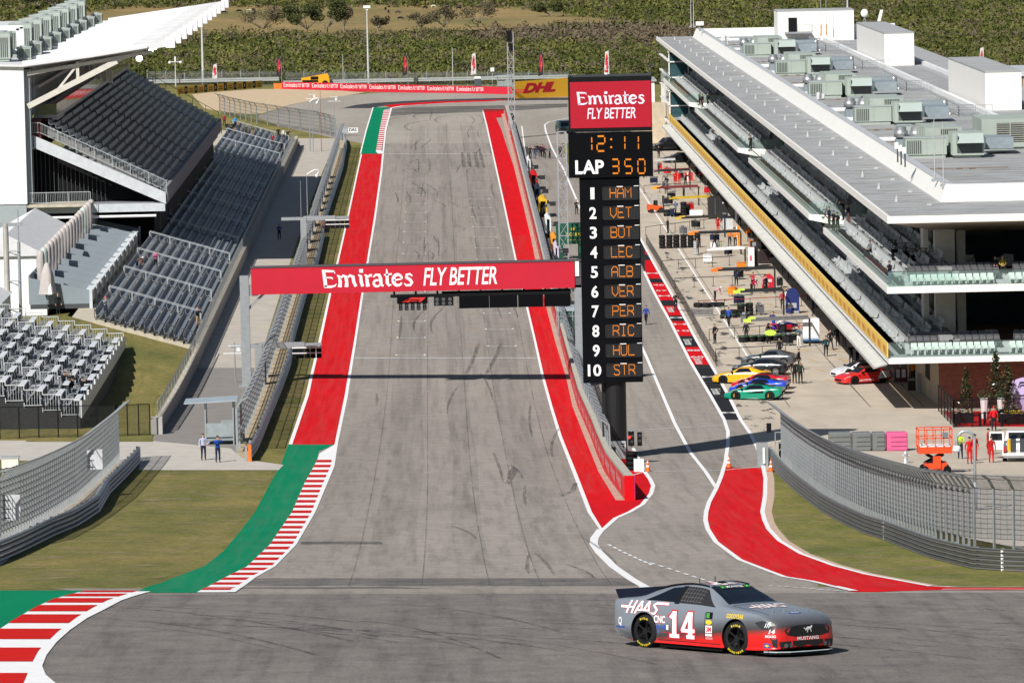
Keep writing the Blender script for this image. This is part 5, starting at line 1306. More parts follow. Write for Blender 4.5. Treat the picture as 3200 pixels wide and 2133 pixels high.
# ---- scoreboard tower
def scoreboard():
 D=338.0;k=D/FV;y=D-DC;g=at(1419,D)
 def q(vx,vy):p=P(vx,vy,D);return p.x,p.z
 t=thing('scoreboard_tower','tall black scoreboard tower with a red screen, clock and ten name rows','scoreboard',g)
 PB=mat('panel_black',(.0035,.004,.0055),.7,spec=.06)
 x0,z0=q(1394,1075);x1,_=q(1443,1075);_,zt=q(1410,878)
 m=MB();m.tube([((x0+x1)/2,y+.9,g.z),((x0+x1)/2,y+.9,zt+.3)],(x1-x0)/2,24);m.b2((x0-.2,y+.7,g.z),(x0+.15,y+1.1,zt));m.build('column',mat('column_black',(.006,.006,.007),.5),t,smooth=False)
 m=MB();sx0,sz0=q(1404,1064);sx1,sz1=q(1438,1013);m.b2((sx0,y+.1,sz0-.6),(sx1,y+.14,sz1));so=m.build('notice_board',mat('notice_grey',(.42,.47,.48),.5),t)
 m=MB();r=random.Random(4)
 for i in range(3):m.b2((sx0+.12,y+.08,sz1-.45-.1*i),(sx0+.32,y+.1,sz1-.4-.1*i));m.b2((sx0+.15+.07*i,y+.07,sz1-.68),(sx0+.18+.07*i,y+.1,sz1-.35))
 m.b2((sx1-.3,y+.08,sz1-.22),(sx1-.08,y+.1,sz1-.14));m.b2((sx1-.2,y+.08,sz1-.42),(sx1-.12,y+.1,sz1-.3));m.build('notice_mark',BLACK,so)
 a,zb=q(1341,880);b,_=q(1478,880);_,z2=q(1400,409)
 m=MB();m.b2((a,y,zb),(b,y+.8,z2));body=m.build('name_panel',PB,t)
 LED=mat('led_amber',(.6,.18,.008),.5,emit=.13);SLOT=mat('led_slot',(.008,.009,.011),.5)
 names=['HAM','VET','BOT','LEC','ALB','VER','PER','RIC','HUL','STR']
 CH5={'H':[[(0,0),(0,1)],[(1,0),(1,1)],[(0,.5),(1,.5)]],'A':[[(0,0),(0,.75),(.3,1),(.7,1),(1,.75),(1,0)],[(0,.45),(1,.45)]],'M':[[(0,0),(0,1),(.5,.5),(1,1),(1,0)]],'V':[[(0,1),(0,.35),(.5,0),(1,.35),(1,1)]],'E':[[(1,0),(0,0),(0,1),(1,1)],[(0,.5),(.8,.5)]],'T':[[(0,1),(1,1)],[(.5,1),(.5,0)]],'B':[[(0,0),(0,1),(.75,1),(1,.85),(1,.65),(.8,.5),(1,.35),(1,.12),(.8,0),(0,0)],[(0,.5),(.8,.5)]],'O':[[(0,.2),(0,.8),(.2,1),(.8,1),(1,.8),(1,.2),(.8,0),(.2,0),(0,.2)]],'L':[[(0,1),(0,0),(1,0)]],'C':[[(1,.8),(.8,1),(.2,1),(0,.8),(0,.2),(.2,0),(.8,0),(1,.2)]],'R':[[(0,0),(0,1),(.8,1),(1,.85),(1,.6),(.8,.48),(0,.48)],[(.5,.48),(1,.2),(1,0)]],'P':[[(0,0),(0,1),(.8,1),(1,.85),(1,.6),(.8,.48),(0,.48)]],'I':[[(.2,1),(.8,1)],[(.5,1),(.5,0)],[(.2,0),(.8,0)]],'U':[[(0,1),(0,.2),(.2,0),(.8,0),(1,.2),(1,1)]],'S':[[(1,.85),(.8,1),(.2,1),(0,.82),(.2,.55),(.8,.45),(1,.2),(.8,0),(.2,0),(0,.15)]]}
 SEG={'1':'bc','2':'abged','3':'abgcd','5':'afgcd','0':'abcdef'}
 SG={'a':((.1,1),(.9,1)),'b':((1,.92),(1,.56)),'c':((1,.44),(1,.08)),'d':((.1,0),(.9,0)),'e':((0,.08),(0,.44)),'f':((0,.56),(0,.92)),'g':((.1,.5),(.9,.5))}
 for i,nm in enumerate(names):
  dx=9*i/9;yc=443.5+45.1*i
  l,zl=q(1384+dx,yc+17);r_,zh=q(1467+dx,yc-16)
  m=MB();m.b2((l,y-.05,zl),(r_,y-.02,zl+.05));m.b2((l,y-.05,zh-.05),(r_,y-.02,zh));m.b2((l,y-.05,zl),(l+.05,y-.02,zh));m.b2((r_-.05,y-.05,zl),(r_,y-.02,zh));m.b2((l,y-.02,zl),(r_,y-.012,zh));w=m.build('name_window',SLOT,body)
  m=MB();m.b2((l+.95,y-.12,zh-.03),(l+1.35,y-.02,zh+.02));m.b2((r_-.3,y-.12,zh-.0),(r_,y-.02,zh+.04));m.build('visor',LWHITE,w)
  m=MB();ox,oz=q(1402+dx,yc+11.5)
  for j,c in enumerate(nm):
   strokes(m,[[(px,pz,.11)for px,pz in ln]for ln in CH5[c]],(ox+j*.49,y-.03,oz),(1,0,0),(0,0,1),.38,.66)
  m.build('led_name',LED,w)
  m=MB();nx,nz=q(1361.5+10*i/9-(5 if i==9 else 0),yc+13.5);put_text(m,str(i+1),(nx,y-.02,nz),(1,0,0),(0,0,1),.76,(.26 if i==0 else(.88 if i==9 else .46)),bold=.025,align='c');m.build('position_number',LWHITE,body)
 a,zb=q(1308,409);b,_=q(1501,409);_,z2=q(1400,305)
 m=MB();m.b2((a,y-.15,zb),(b,y+.9,z2));ck=m.build('clock_panel',PB,t)
 m=MB()
 def seg(c,vx,vy,w,h):
  ox,oz=q(vx,vy);strokes(m,[[(*SG[s][0],.12 if s in 'adg' else .15),(*SG[s][1],.12 if s in 'adg' else .15)]for s in SEG[c]],(ox,y-.18,oz),(1,0,0),(0,0,1),w*k,h*k)
 seg('1',1343,347,17,34);seg('2',1372,347,18,34);seg('1',1419,345,17,34);seg('1',1450,345,17,34);seg('3',1406,398,16,32);seg('5',1436,398,16,32);seg('0',1466,398,16,32)
 for vy in(320,338):ox,oz=q(1402,vy);m.lathe([(0,0),(.07,0),(.07,.01)],(ox+.06,y-.19,oz),8,axis='y')
 m.build('led_clock',LED,ck)
 m=MB();ox,oz=q(1322,399);put_text(m,'LAP',(ox,y-.18,oz),(1,0,0),(0,0,1),31.5*k,66*k,bold=.03);m.build('lap_lettering',LWHITE,ck)
 a,zb=q(1308,304);b,_=q(1498.5,304);_,z2=q(1400,176)
 m=MB();m.b2((a,y-.2,zb),(b,y+1.0,z2));m.build('screen_cabinet',BLACK,t)
 sa,sb=q(1311,293)[0],q(1496.5,293)[0];s0,s1=q(1400,293)[1],q(1400,187)[1]
 m=MB();m.b2((sa,y-.23,s0),(sb,y-.21,s1));sc=m.build('screen',mat('screen_red',(.3,.0,.012),.5,var=.1,scale=6,emit=.3),t)
 m=MB();ox,oz=q(1325,241);emirates(m,(ox,y-.25,oz),(1,0,0),(0,0,1),157*k,29*k)
 ox,oz=q(1349,273);put_text(m,'FLY BETTER',(ox,y-.25,oz),(1,0,0),(0,0,1),26*k,112*k,bold=.008,shear=.16,space=.95)
 m.build('screen_lettering',mat('led_white',(.55,.55,.62),.5,var=.2,scale=16,emit=.3),sc)
 m=MB();m.tube([((a+b)/2-2.6,y,z2),((a+b)/2-2.6,y,z2+.5)],.04,5);m.b2((a,y+.1,z2),(b,y+.9,z2+.12));m.build('top_rail',DSTEEL,t)
scoreboard()
def beacon():
 p=P(1394,175,338);t=thing('beacon','small red and white beacon on top of the scoreboard','beacon',p)
 m=MB();m.tube([(0,.4,0),(0,.4,.22)],.1,8);m.lb('base',LWHITE,t);m=MB();m.tube([(0,.4,.22),(0,.4,.36)],.11,8);m.lb('lamp',mat('beacon_red',(.5,.03,.02),.4),t)
beacon()
# ---- pit wall
def pit_wall():
 t=thing('pit_wall','red advertising wall between the track and the pit lane','wall',gp(1436,1149))
 pts=[gp(*p)for p in wall_base];pts=[pts[0]]+[q for a,b in zip(pts,pts[1:])for q in[a.lerp(b,i/6)for i in range(1,7)]]
 for p in pts:p.z=gz(p.x,p.y)
 m=MB();r=MB();h=1.42
 for a,b in zip(pts,pts[1:]):
  m.hexa([(a.x+.06,a.y,a.z-.1),(a.x+.55,a.y,a.z-.1),(b.x+.55,b.y,b.z-.1),(b.x+.06,b.y,b.z-.1),(a.x+.06,a.y,a.z+h),(a.x+.55,a.y,a.z+h),(b.x+.55,b.y,b.z+h),(b.x+.06,b.y,b.z+h)])
  r.quad((a.x,a.y,a.z),(b.x,b.y,b.z),(b.x,b.y,b.z+h-.1),(a.x,a.y,a.z+h-.1))
 m.build('wall',mat('wall_top_concrete',(.4,.38,.33),.8,var=.2),t);ro=r.build('advert_face',mat('advert_red',(.56,.02,.022),.6,var=.08),t)
 a=pts[0];m=MB();m.b2((a.x-.02,a.y-.06,a.z-.05),(a.x+.57,a.y,a.z+h+.02));m.build('end_panel',RED,t)
 m=MB();m.b2((a.x+.575,a.y-.06,a.z),(a.x+.6,a.y+.4,a.z+h));m.build('end_edge',mat('edge_purple',(.12,.06,.3),.5),t)
 m=MB();y=a.y+4
 xs=[p.x for p in pts];yv=[p.y for p in pts]
 while y<310:
  x=float(np.interp(y,yv,xs))-.015;x2=float(np.interp(y+6,yv,xs))-.015;z=gz(x,y)
  ux=Vector((x2-x,6,0)).normalized()*-1
  if y<120:
   emirates(m,Vector((x2,y+6,z+.35))-Vector((.01,0,0)),ux,(0,0,1),3.4,.62);put_text(m,'FLY BETTER',Vector((x2,y+2.2,z+.35))-Vector((.02-(x2-x)*.6*-1,0,0)),ux,(0,0,1),.6,2.2,bold=.03,shear=.2)
  else:m.quad((x,y+6,z+.35),(x,y+2.6,z+.35),(x,y+2.6,z+.8),(x,y+6,z+.8));
  y+=7.5
 m.build('advert_lettering',mat('advert_pale',(.68,.4,.42),.6),ro)
 f=thing('pit_wall_fence','blue-grey debris fence standing on the pit wall','fence',at(1391,326))
 n=MB();ps=MB();cb=MB();y=326-DC;last=None;k=0
 while y<318:
  x=float(np.interp(y,yv,xs))+.4;z=gz(x,y)+h;p=Vector((x,y,z));tp=Vector((x-.05,y,z+1.55));hd=Vector((x-.55,y,z+1.9))
  ps.cut();ps.bar(p,tp,.09);ps.bar(tp,hd,.09)
  if last is not None:
   n.quad(last[0],p,tp,last[1]);n.quad(last[1],tp,hd,last[2])
   for q in(.5,1.0,1.5):cb.bar(last[0]+Vector((0,0,q)),p+Vector((0,0,q)),.03)
   cb.bar(last[2],hd,.05)
  last=(p,tp,hd);y+=4.6
 ps.build('post',STEEL,f);n.build('netting',meshmat('pit_netting',(.3,.34,.38),.5),f);cb.build('cable',STEEL,f)
pit_wall()
# ---- fences and guardrails
def dense(path,step):
 out=[path[0]]
 for a,b in zip(path,path[1:]):
  n=max(1,int((b-a).length/step));out+=[a.lerp(b,i/n)for i in range(1,n+1)]
 for p in out:p.z=gz(p.x,p.y)
 return out
def catch_fence(label,path,h,step,side,cover,rod=.055,cables=8,group=None,verticals=False,over=.75):
 """posts with tops bent towards `side` (+1 = to the right of the path's direction), cables and netting"""
 pts=dense(path,step);t=thing('catch_fence',label,'fence',pts[0],0,group)
 ps=MB();cb=MB();nt=MB();prev=None
 for i,p in enumerate(pts):
  d=(pts[min(i+1,len(pts)-1)]-pts[max(i-1,0)]);d.z=0;d.normalize();s=Vector((d.y,-d.x,0))*side
  a=p+Vector((0,0,h*.8));b=a+s*over*.5+Vector((0,0,h*.14));c=b+s*over*.6+Vector((0,0,h*.06))
  ps.cut();ps.bar(p,a,rod*2.4,rod*1.6,up=d);ps.bar(a,b,rod*2.4,rod*1.6);ps.bar(b,c,rod*2.4,rod*1.6)
  lv=[p+Vector((0,0,h*.8*q))for q in np.linspace(.2,1,cables-2)]+[b,c]
  if prev is not None:
   for u,v in zip(prev,lv):
    mid=(u+v)/2-Vector((0,0,.03));cb.bar(u,mid,rod*.7);cb.bar(mid,v,rod*.7)
   nt.quad(prev[0],lv[0],lv[-3],prev[-3]);nt.quad(prev[-3],lv[-3],lv[-2],prev[-2]);nt.quad(prev[-2],lv[-2],lv[-1],prev[-1])
   if verticals:
    for q in(.33,.66):cb.bar(prev[0].lerp(lv[0],q),prev[-3].lerp(lv[-3],q),rod*.35)
  prev=lv
 ps.build('post',STEEL,t);cb.build('cable',mat('cable_dark',(.13,.14,.15),.5,.4),t)
 nt.build('netting',meshmat('netting_%d'%int(cover*100),(.13,.145,.16),cover),t);return t
def guardrail(label,path,h,n,thick=.09,mt=None,endcap=None,side=1,step=4):
 pts=dense(path,step);t=thing('guardrail',label,'guardrail',pts[0])
 def off(i):
  d=(pts[min(i+1,len(pts)-1)]-pts[max(i-1,0)]);d.z=0;d.normalize();return Vector((d.y,-d.x,0))*side
 rh=h/n
 for k in range(n):
  m=MB();vs=[]
  prof_=[(-.02,.04),(.075,.2),(.03,.42),(.03,.56),(.075,.78),(-.02,.96)]
  for i,p in enumerate(pts):
   s=off(i)
   for o,z in prof_:vs.append(p+s*o*1.3+Vector((0,0,rh*(k+z))))
  w=len(prof_);fs=[]
  for i in range(len(pts)-1):
   for j in range(w-1):fs.append((i*w+j,(i+1)*w+j,(i+1)*w+j+1,i*w+j+1))
  m.add(vs,fs);m.build('rail',mt or STEEL,t,smooth=False)
 m=MB()
 for i,p in enumerate(pts):m.cut();m.bar(p-off(i)*.14,p-off(i)*.14+Vector((0,0,h)),.14)
 m.build('post',STEEL,t)
 if endcap:
  m=MB();p=pts[0];s=off(0);m.bar(p+s*.1,p+s*.1+Vector((0,0,h+.04)),.22,.4);m.build('end_cap',endcap,t)
 return t
ORANGE=mat('safety_orange',(.72,.16,.015),.55)
GRAIL=mat('rail_grey',(.27,.29,.31),.42,.55,var=.15,scale=.6)
gl=[gp(*p)for p in[(571,1060),(589,1034),(626,944),(666,841),(674,784),(699,692),(729,609),(744,545)]]
guardrail('grey guardrail with an orange end beside the left verge, nearer section',gl,1.05,3,mt=GRAIL,endcap=ORANGE)
guardrail('grey guardrail beside the left verge, farther section beyond the gap',[gp(*p)for p in[(741,532),(751,497),(786,392),(796,337),(792,325),(780,318)]],1.05,3,mt=GRAIL,endcap=ORANGE)
LFX=gp(536,1056).x
catch_fence('long grey catch fence with bent tops between the service road and the left verge',[Vector((LFX,345-DC,0)),Vector((LFX-.1,420-DC,0)),Vector((LFX,742-DC,0))],3.7,4.0,1,.42,.06,9)
catch_fence('grey catch fence along the run-off behind the far end of the lower seats',[gp(*p)for p in[(772,316),(735,306),(690,300),(640,292),(590,284),(540,272),(505,262)]],3.4,4.2,-1,.25,.06,7)
nl=[gp(*p)for p in[(-40,1304),(0,1289),(62,1261.5),(125,1230),(175,1209),(225,1176.5),(250,1134),(300,1084),(321,1060)]]
guardrail('grey guardrail curving below the near catch fence on the left',nl[::-1],1.0,4,mt=mat('rail_blue_grey',(.2,.22,.255),.4,.5,var=.15,scale=.6),step=2.5,side=-1)
catch_fence('grey catch fence curving along the near left edge, two white boards on it',[gp(*p)for p in[(-60,1262),(0,1250),(60,1222),(120,1188),(175,1152),(218,1112),(252,1080),(273,1057)]],3.9,1.15,1,.34,.055,11,verticals=True)
nr=[gp(*p)for p in[(1766,1062),(1780,1079),(1802,1103),(1827,1126),(1890,1175),(1940,1203),(1990,1226.5),(2032,1240),(2085,1261),(2140,1281.5),(2240,1306.5),(2300,1311),(2400,1315),(2500,1318)]]
guardrail('long grey five-rail guardrail curving along the near right verge',nr,1.02,5,mt=mat('rail_grey_warm',(.2,.205,.2),.42,.5,var=.12,scale=.6),step=2.2)
catch_fence('tall grey catch fence curving along the near right edge',[gp(*p)for p in[(1797,1058),(1832,1090),(1872,1122),(1920,1154),(1972,1180),(2025,1202),(2085,1224),(2150,1245),(2240,1262),(2330,1267),(2430,1272)]],3.8,.92,1,.37,.05,13,verticals=True)
def white_clamps():
 m=MB()
 for vx,vy in((2032,1240),(2303,1311)):
  p=gp(vx,vy)
  for k in range(6):m.box((p.x,p.y-.12,p.z+.06+.17*k),(.14,.06,.1))
 o=m.build('rail_reflector',LWHITE);tag(o,'two columns of white reflector blocks on the near right guardrail','reflector')
white_clamps()
def fence_board(label,vx0,vy0,vx1,vy1,vb):
 g=gp((vx0+vx1)/2,vb);D=g.y+DC-2.4;a,b=P(vx0,vy1,D),P(vx1,vy0,D)
 t=thing('warning_board',label,'sign',a);m=MB();m.b2((a.x,a.y-.1,a.z),(b.x,a.y-.06,b.z));o=m.build('board',mat('board_white',(.74,.76,.8),.5),t)
 m=MB();h=(b.z-a.z)/3.4
 for k in range(3):z=a.z+.12+h*1.15*k;m.b2((a.x+.04,a.y-.12,z),(a.x+(b.x-a.x)*.45,a.y-.1,z+.045))
 for k in range(3):z=a.z+.12+h*1.15*k;m.b2((a.x+.04,a.y-.12,z+h*.7),(a.x+(b.x-a.x)*.2,a.y-.1,z+h*.7+.03))
 m.build('board_mark',mat('board_dark',(.1,.1,.11),.6),o)
fence_board('white three-bar board on the near left catch fence, farther one',201,1031,235,1078,1135)
fence_board('white three-bar board on the near left catch fence, nearer one',6,1135,46,1195,1240)
# ---- far boards, fence, poles
def far_board():
 D0,D1=gp(648,205).y+DC,gp(1177,217.5).y+DC;a=P(648,205.5,D0);b=P(1177,218,D1);h=P(648,189,D0).z-a.z
 t=thing('advert_board','long red advertising board across the far run-off','advert board',a)
 u=(b-a);u.z=0;L_=u.length;u.normalize();m=MB()
 za=gz(a.x,a.y);zb=gz(b.x,b.y)
 m.hexa([(a.x,a.y,za-.1),(b.x,b.y,zb-.1),(b.x,b.y+.5,zb-.1),(a.x,a.y+.5,za-.1),(a.x,a.y,za+h),(b.x,b.y,zb+h),(b.x,b.y+.5,zb+h),(a.x,a.y+.5,za+h)]);o=m.build('board',BANR,t)
 m=MB();n=7;st=(76.5/FV*920)
 for i in range(n):
  s=.3+i*st;z=za+(zb-za)*s/L_;p=a+u*s;emirates(m,(p.x,p.y-.02,z+.38),u,(0,0,1),38*.0768,.74,0,.72);p=a+u*(s+3.05);put_text(m,'FLY BETTER',(p.x,p.y-.02,z+.38),u,(0,0,1),.66,30*.0768,bold=-.004,shear=.2,space=.98)
 m.build('board_lettering',LWHITE,o)
 m=MB();p=gp(629,205);q=gp(648,205);m.b2((p.x,p.y+.2,gz(p.x,p.y)),(q.x,p.y+.8,gz(p.x,p.y)+1.0));tag(m.build('rail_end_block',ORANGE),'orange block at the left end of the red board','barrier')
far_board()
def dhl_board():
 a=gp(1180,227);D=a.y+DC;b=gp(1318,222);zt=P(1240,187,D).z
 t=thing('advert_board','yellow advertising board with red slanted letters behind the scoreboard','advert board',a)
 m=MB();m.hexa([(a.x,a.y,a.z),(b.x,b.y,b.z),(b.x,b.y+.4,b.z),(a.x,a.y+.4,a.z),(a.x,a.y,zt),(b.x,b.y,zt+.2),(b.x,b.y+.4,zt+.2),(a.x,a.y+.4,zt)]);o=m.build('board',mat('board_yellow',(.68,.36,.02),.55,var=.05),t)
 u=Vector((b.x-a.x,b.y-a.y,0)).normalized();k=D/FV;m=MB();p=a+u*(27*k);put_text(m,'DHL',(p.x,p.y-.03,a.z+.95),u,(0,0,1),21*k,98*k,bold=.06,shear=.38)
 for i in range(3):q=a+u*(1*k);m.quad((q.x,q.y-.03,a.z+.95+.25*i),(q.x+(22-4*i)*k+.4*i,q.y-.03,a.z+.95+.25*i),(q.x+(22-4*i)*k+.4*i,q.y-.03,a.z+1.08+.25*i),(q.x,q.y-.03,a.z+1.08+.25*i))
 m.build('board_lettering',mat('letter_crimson',(.42,.005,.02),.5),o)
dhl_board()
def yellow_boards():
 a=gp(408,217);b=gp(596,201.5);u=(b-a);L_=u.length;u.normalize();h=1.25
 i=0;s=0
 while s<L_-1:
  w=2.55 if i%2==0 else .95
  p=a+u*s;q=a+u*(s+w)
  lab=f'{"yellow" if i % 2 == 0 else "black"} advertising panel on the far left barrier, {_ords[i//2].replace("nearest", "first")} {"yellow" if i % 2 == 0 else "black"} one from the grandstand'
  m=MB();m.hexa([(p.x,p.y,gz(p.x,p.y)),(q.x,q.y,gz(q.x,q.y)),(q.x,q.y+.6,gz(q.x,q.y)),(p.x,p.y+.6,gz(p.x,p.y)),(p.x,p.y,gz(p.x,p.y)+h),(q.x,q.y,gz(q.x,q.y)+h),(q.x,q.y+.6,gz(q.x,q.y)+h),(p.x,p.y+.6,gz(p.x,p.y)+h)])
  t=thing('barrier_advert',lab,'advert panel',p,0,'advert panels on the far left barrier');o=m.build('panel',mat('panel_yellow',(.6,.36,.03),.6)if i%2==0 else BLACK,t)
  m=MB();z=gz(p.x,p.y)
  if i%2==0:
   for r_,(f0,f1)in enumerate(((.25,.8),(.3,.72))):m.quad(*[(p.x+(q.x-p.x)*f,p.y+(q.y-p.y)*f-.02,z+zz)for f,zz in((f0,.25+.38*r_),(f1,.25+.38*r_),(f1,.45+.38*r_),(f0,.45+.38*r_))])
  else:m.quad(*[(p.x+(q.x-p.x)*f,p.y+(q.y-p.y)*f-.02,z+zz)for f,zz in((.3,.35),(.7,.35),(.7,.95),(.3,.95))])
  m.build('panel_mark',mat('mark_brown',(.2,.08,.02),.6)if i%2==0 else mat('mark_grey',(.4,.4,.38),.6),o)
  s+=w+.05;i+=1
yellow_boards()
def perimeter_fence(label,pts,D,h,step,top_bend=.3):
 t=thing('perimeter_fence',label,'fence',Vector((pts[0],D-DC,gz(pts[0],D-DC))))
 ps=MB();n=MB();cb=MB();x=pts[0];prev=None
 while x<pts[1]:
  p=Vector((x,D-DC,gz(x,D-DC)));ps.cut();ps.bar(p,p+Vector((0,0,h)),.12);ps.bar(p+Vector((0,0,h)),p+Vector((top_bend,-.3,h+.35)),.1)
  if prev is not None:
   n.quad(prev,p,p+Vector((0,0,h)),prev+Vector((0,0,h)))
   for q in(.7,1.5,2.3):cb.bar(prev+Vector((0,0,q)),p+Vector((0,0,q)),.035)
  prev=p;x+=step
 ps.build('post',STEEL,t);n.build('netting',meshmat('perimeter_netting',(.2,.21,.21),.28),t);cb.build('cable',STEEL,t)
 g=MB();a,b=Vector((pts[0],D-.8-DC,0)),Vector((pts[1],D-.8-DC,0))
 for k in range(2):g.b2((a.x,a.y,gz(a.x,a.y)+.5+.35*k),(b.x,a.y+.08,gz(a.x,a.y)+.78+.35*k))
 g.build('rail',mat('rail_pale',(.45,.48,.49),.4,.4),t)
perimeter_fence('grey perimeter fence behind the long red board',(-27,26),946,2.7,3.7)
perimeter_fence('grey perimeter fence behind the yellow panels on the far left',(-52,-28),952,2.7,3.4)
def pole(label,vx,vb,vt,r=.16,head=None,D=None,name='light_pole',cat='light pole',colr=None):
 D=D or gp(vx,vb).y+DC;p=at(vx,D);h=P(vx,vt,D).z-p.z;t=thing(name,label,cat,p)
 m=MB();m.tube([(0,0,0),(0,0,h*.45),(0,0,h)],[r,r*.85,r*.5],10);m.lb('pole',colr or mat('pole_pale',(.62,.64,.65),.4,.3),t)
 m=MB()
 if head=='flood':m.box((0,-.1,h),(1.3,.5,.5));m.box((0,0,h-.5),(.4,.3,.3))
 elif head=='twin':m.bar((-1,0,h-.5),(1,0,h-.5),.12);m.ball((-1,0,h-.62),.28,n=8);m.ball((1,0,h-.62),.28,n=8);m.box((0,0,h),(.3,.2,.9))
 elif head=='cross':m.bar((-.9,0,h-.9),(.9,0,h-.9),.07);m.bar((-.5,0,h-.3),(.5,0,h-.3),.06);m.box((.3,0,h-.6),(.3,.2,.3))
 elif head=='hook':m.tube([(1.1*math.sin(a)*.5+.0+(.55-.55*math.cos(a)),0,h+.55*math.sin(a))for a in np.linspace(0,math.pi,9)],.07,6);m.ball((1.1,0,h-.12),.2,n=8)
 elif head=='box':m.box((0,-.1,h),(.7,.4,.7))
 if m.f:m.lb('lamp_head' if head in('flood','twin','hook')else 'fitting',mat('lamp_pale',(.68,.7,.7),.4),t)
 return t
pole('very tall white light pole behind the grandstand roof tip',467,194,40,.26,'flood',968)
pole('tall white light pole behind the long red board',847,191,16,.2,'flood',955)
pole('short twin-headed lamp pole beside the yellow panels',404,203,136,.12,'twin',950)
pole('thin bare grey pole right of the yellow machine',789,187,126,.07,None,957)
pole('thin pole with a white banded top behind the red board',1041,196,109,.09,None,952)
pole('slim post with a white square box on the far fence',1132,198,160,.06,'box',948)
pole('slim weather mast with crossbar behind the far seats, left one',720,322,212,.06,'cross',735,'weather_mast','mast',STEEL)
pole('slim leaning dark mast behind the far seats',739,325,207,.05,None,735,'weather_mast','mast',mat('rust_mast',(.2,.1,.08),.6))
pole('slim weather mast with crossbar behind the far seats, right one',770,300,218,.06,'cross',742,'weather_mast','mast',STEEL)
pole('hooked grey lamp pole behind the far seats',713,322,235,.07,'hook',735,'lamp_post','street lamp',STEEL)
pole('hooked grey lamp pole beside the service road fence',708,500,402,.07,'hook',570,'lamp_post','street lamp',STEEL)
pole('thin grey post at the service road beside the hooked lamp',693,505,415,.05,None,575,'thin_post','post',STEEL)
pole('camera mast with a crossbar on the service road before the gantry post',541,880,785,.06,'cross',408,'camera_mast','mast',STEEL)
def big_hook():
 p=gp(2241,1172);D=p.y+DC;t=thing('lamp_post','grey hooked lamp post behind the near right catch fence','street lamp',p);h=P(2241,1010,D).z-p.z
 m=MB();m.tube([(0,0,0),(0,0,h)]+[(-.5+.5*math.cos(a),0,h+.5*math.sin(a))for a in np.linspace(.3,math.pi,9)]+[(-1.0,0,h-.35)],.085,10);m.tube([(0,0,0),(0,0,1.6)],.13,10);m.lb('pole',mat('lamp_grey',(.38,.42,.45),.4,.3),t,smooth=True)
 m=MB();m.lathe([(.0,-.3),(.18,-.3),(.24,-.55),(.16,-.66),(0,-.68)],(-1.0,0,h),12);m.lb('lamp_head',mat('lamp_white',(.7,.72,.74),.35),t,smooth=True)
big_hook()
def banner_flag(label,vx,vb,vt,D,dark,flagx=-1,short=.62):
 p=at(vx,D);h=P(vx,vt,D).z-p.z;t=thing('feather_flag',label,'flag',p,0,'feather flags along the far fence')
 m=MB();m.tube([(0,0,0),(.0,0,h*.6),(flagx*.15,0,h)],.05,6);m.lb('pole',STEEL,t)
 m=MB();w=.95;a=h*(1-short);n=6;vs=[]
 for i in range(n+1):z=a+(h-a)*i/n;b=w*(1-.35*i/n);vs+=[(flagx*.05,.05*math.sin(i),z),(flagx*(.05+b),.12*math.cos(i*1.7),z-.25)]
 for q in range(len(vs)):vs.append((vs[q][0],vs[q][1]+.02,vs[q][2]))
 k=2*(n+1);fs=[(2*i,2*i+1,2*i+3,2*i+2)for i in range(n)]+[(k+2*i+2,k+2*i+3,k+2*i+1,k+2*i)for i in range(n)]
 m.add(vs,fs);c=m.lb('cloth',mat('flag_black',(.02,.018,.02),.7)if dark else mat('flag_white',(.6,.55,.57),.7),t)
 m=MB();vs=[]
 for i in range(n+1):z=a+.5+(h-a-1.0)*i/n;mid=flagx*(.05+w*.5*(1-.3*i/n));r_=.26*math.sin(math.pi*(i+.4)/(n+.8));vs+=[(mid-r_,.05*math.sin(i)-.05,z),(mid+r_,.1*math.cos(i*1.7)-.06,z-.12)]
 m.add(vs,[(2*i,2*i+1,2*i+3,2*i+2)for i in range(n)]);m.lb('emblem',mat('flag_red',(.5,.02,.03),.7),c)
banner_flag('black feather flag with red emblem left of the yellow machine',648,187,129,945,True)
banner_flag('black feather flag with red emblem behind the middle of the red board',938,196,122,942,True)
banner_flag('white feather flag on a leaning pole behind the right of the red board',1095,196,121,940,False,-1,.6)
banner_flag('narrow dark feather flag above the yellow letter board',1250,187,118,935,True)
banner_flag('white and red feather flag just above the scoreboard',1401,190,116,930,False)
banner_flag('white and red feather flag by the far left fence',500,190,146,945,False)
banner_flag('black feather flag beside the white roof penthouse',2112,150,108,930,True)
banner_flag('white and red feather flag above the beige paddock building',2262,160,108,930,False)
def tele():
 p=at(726,944);t=thing('telehandler','yellow telescopic handler parked behind the red board','construction vehicle',p)
 Y=mat('machine_yellow',(.7,.34,.01),.45);z=.5
 m=MB();m.b2((-2.5,-1,z+.3),(2.5,1,z+1.0));m.b2((.5,-1,z+1),(2.4,.9,z+1.6));m.b2((-2.6,-.9,z+.9),(-.9,.8,z+1.25));m.lb('chassis',Y,t)
 m=MB();m.bar((2.2,.3,z+1.7),(-2.2,.3,z+1.0),.5,.5);m.lb('boom',Y,t)
 m=MB();m.b2((-.9,-1,z+.9),(.5,-.2,z+1.45));m.bar((-2.4,-.98,z+.7),(.4,-.98,z+.7),.3);m.lb('cab',BLACK,t)
 m=MB()
 for x in(-1.7,1.7):
  for y in(-1,1):m.cut();m.lathe([(0,-.2),(.62,-.2),(.62,.2),(0,.2)],(x,y,.62),16,axis='y')
 m.lb('wheel',BLACK,t)
tele()
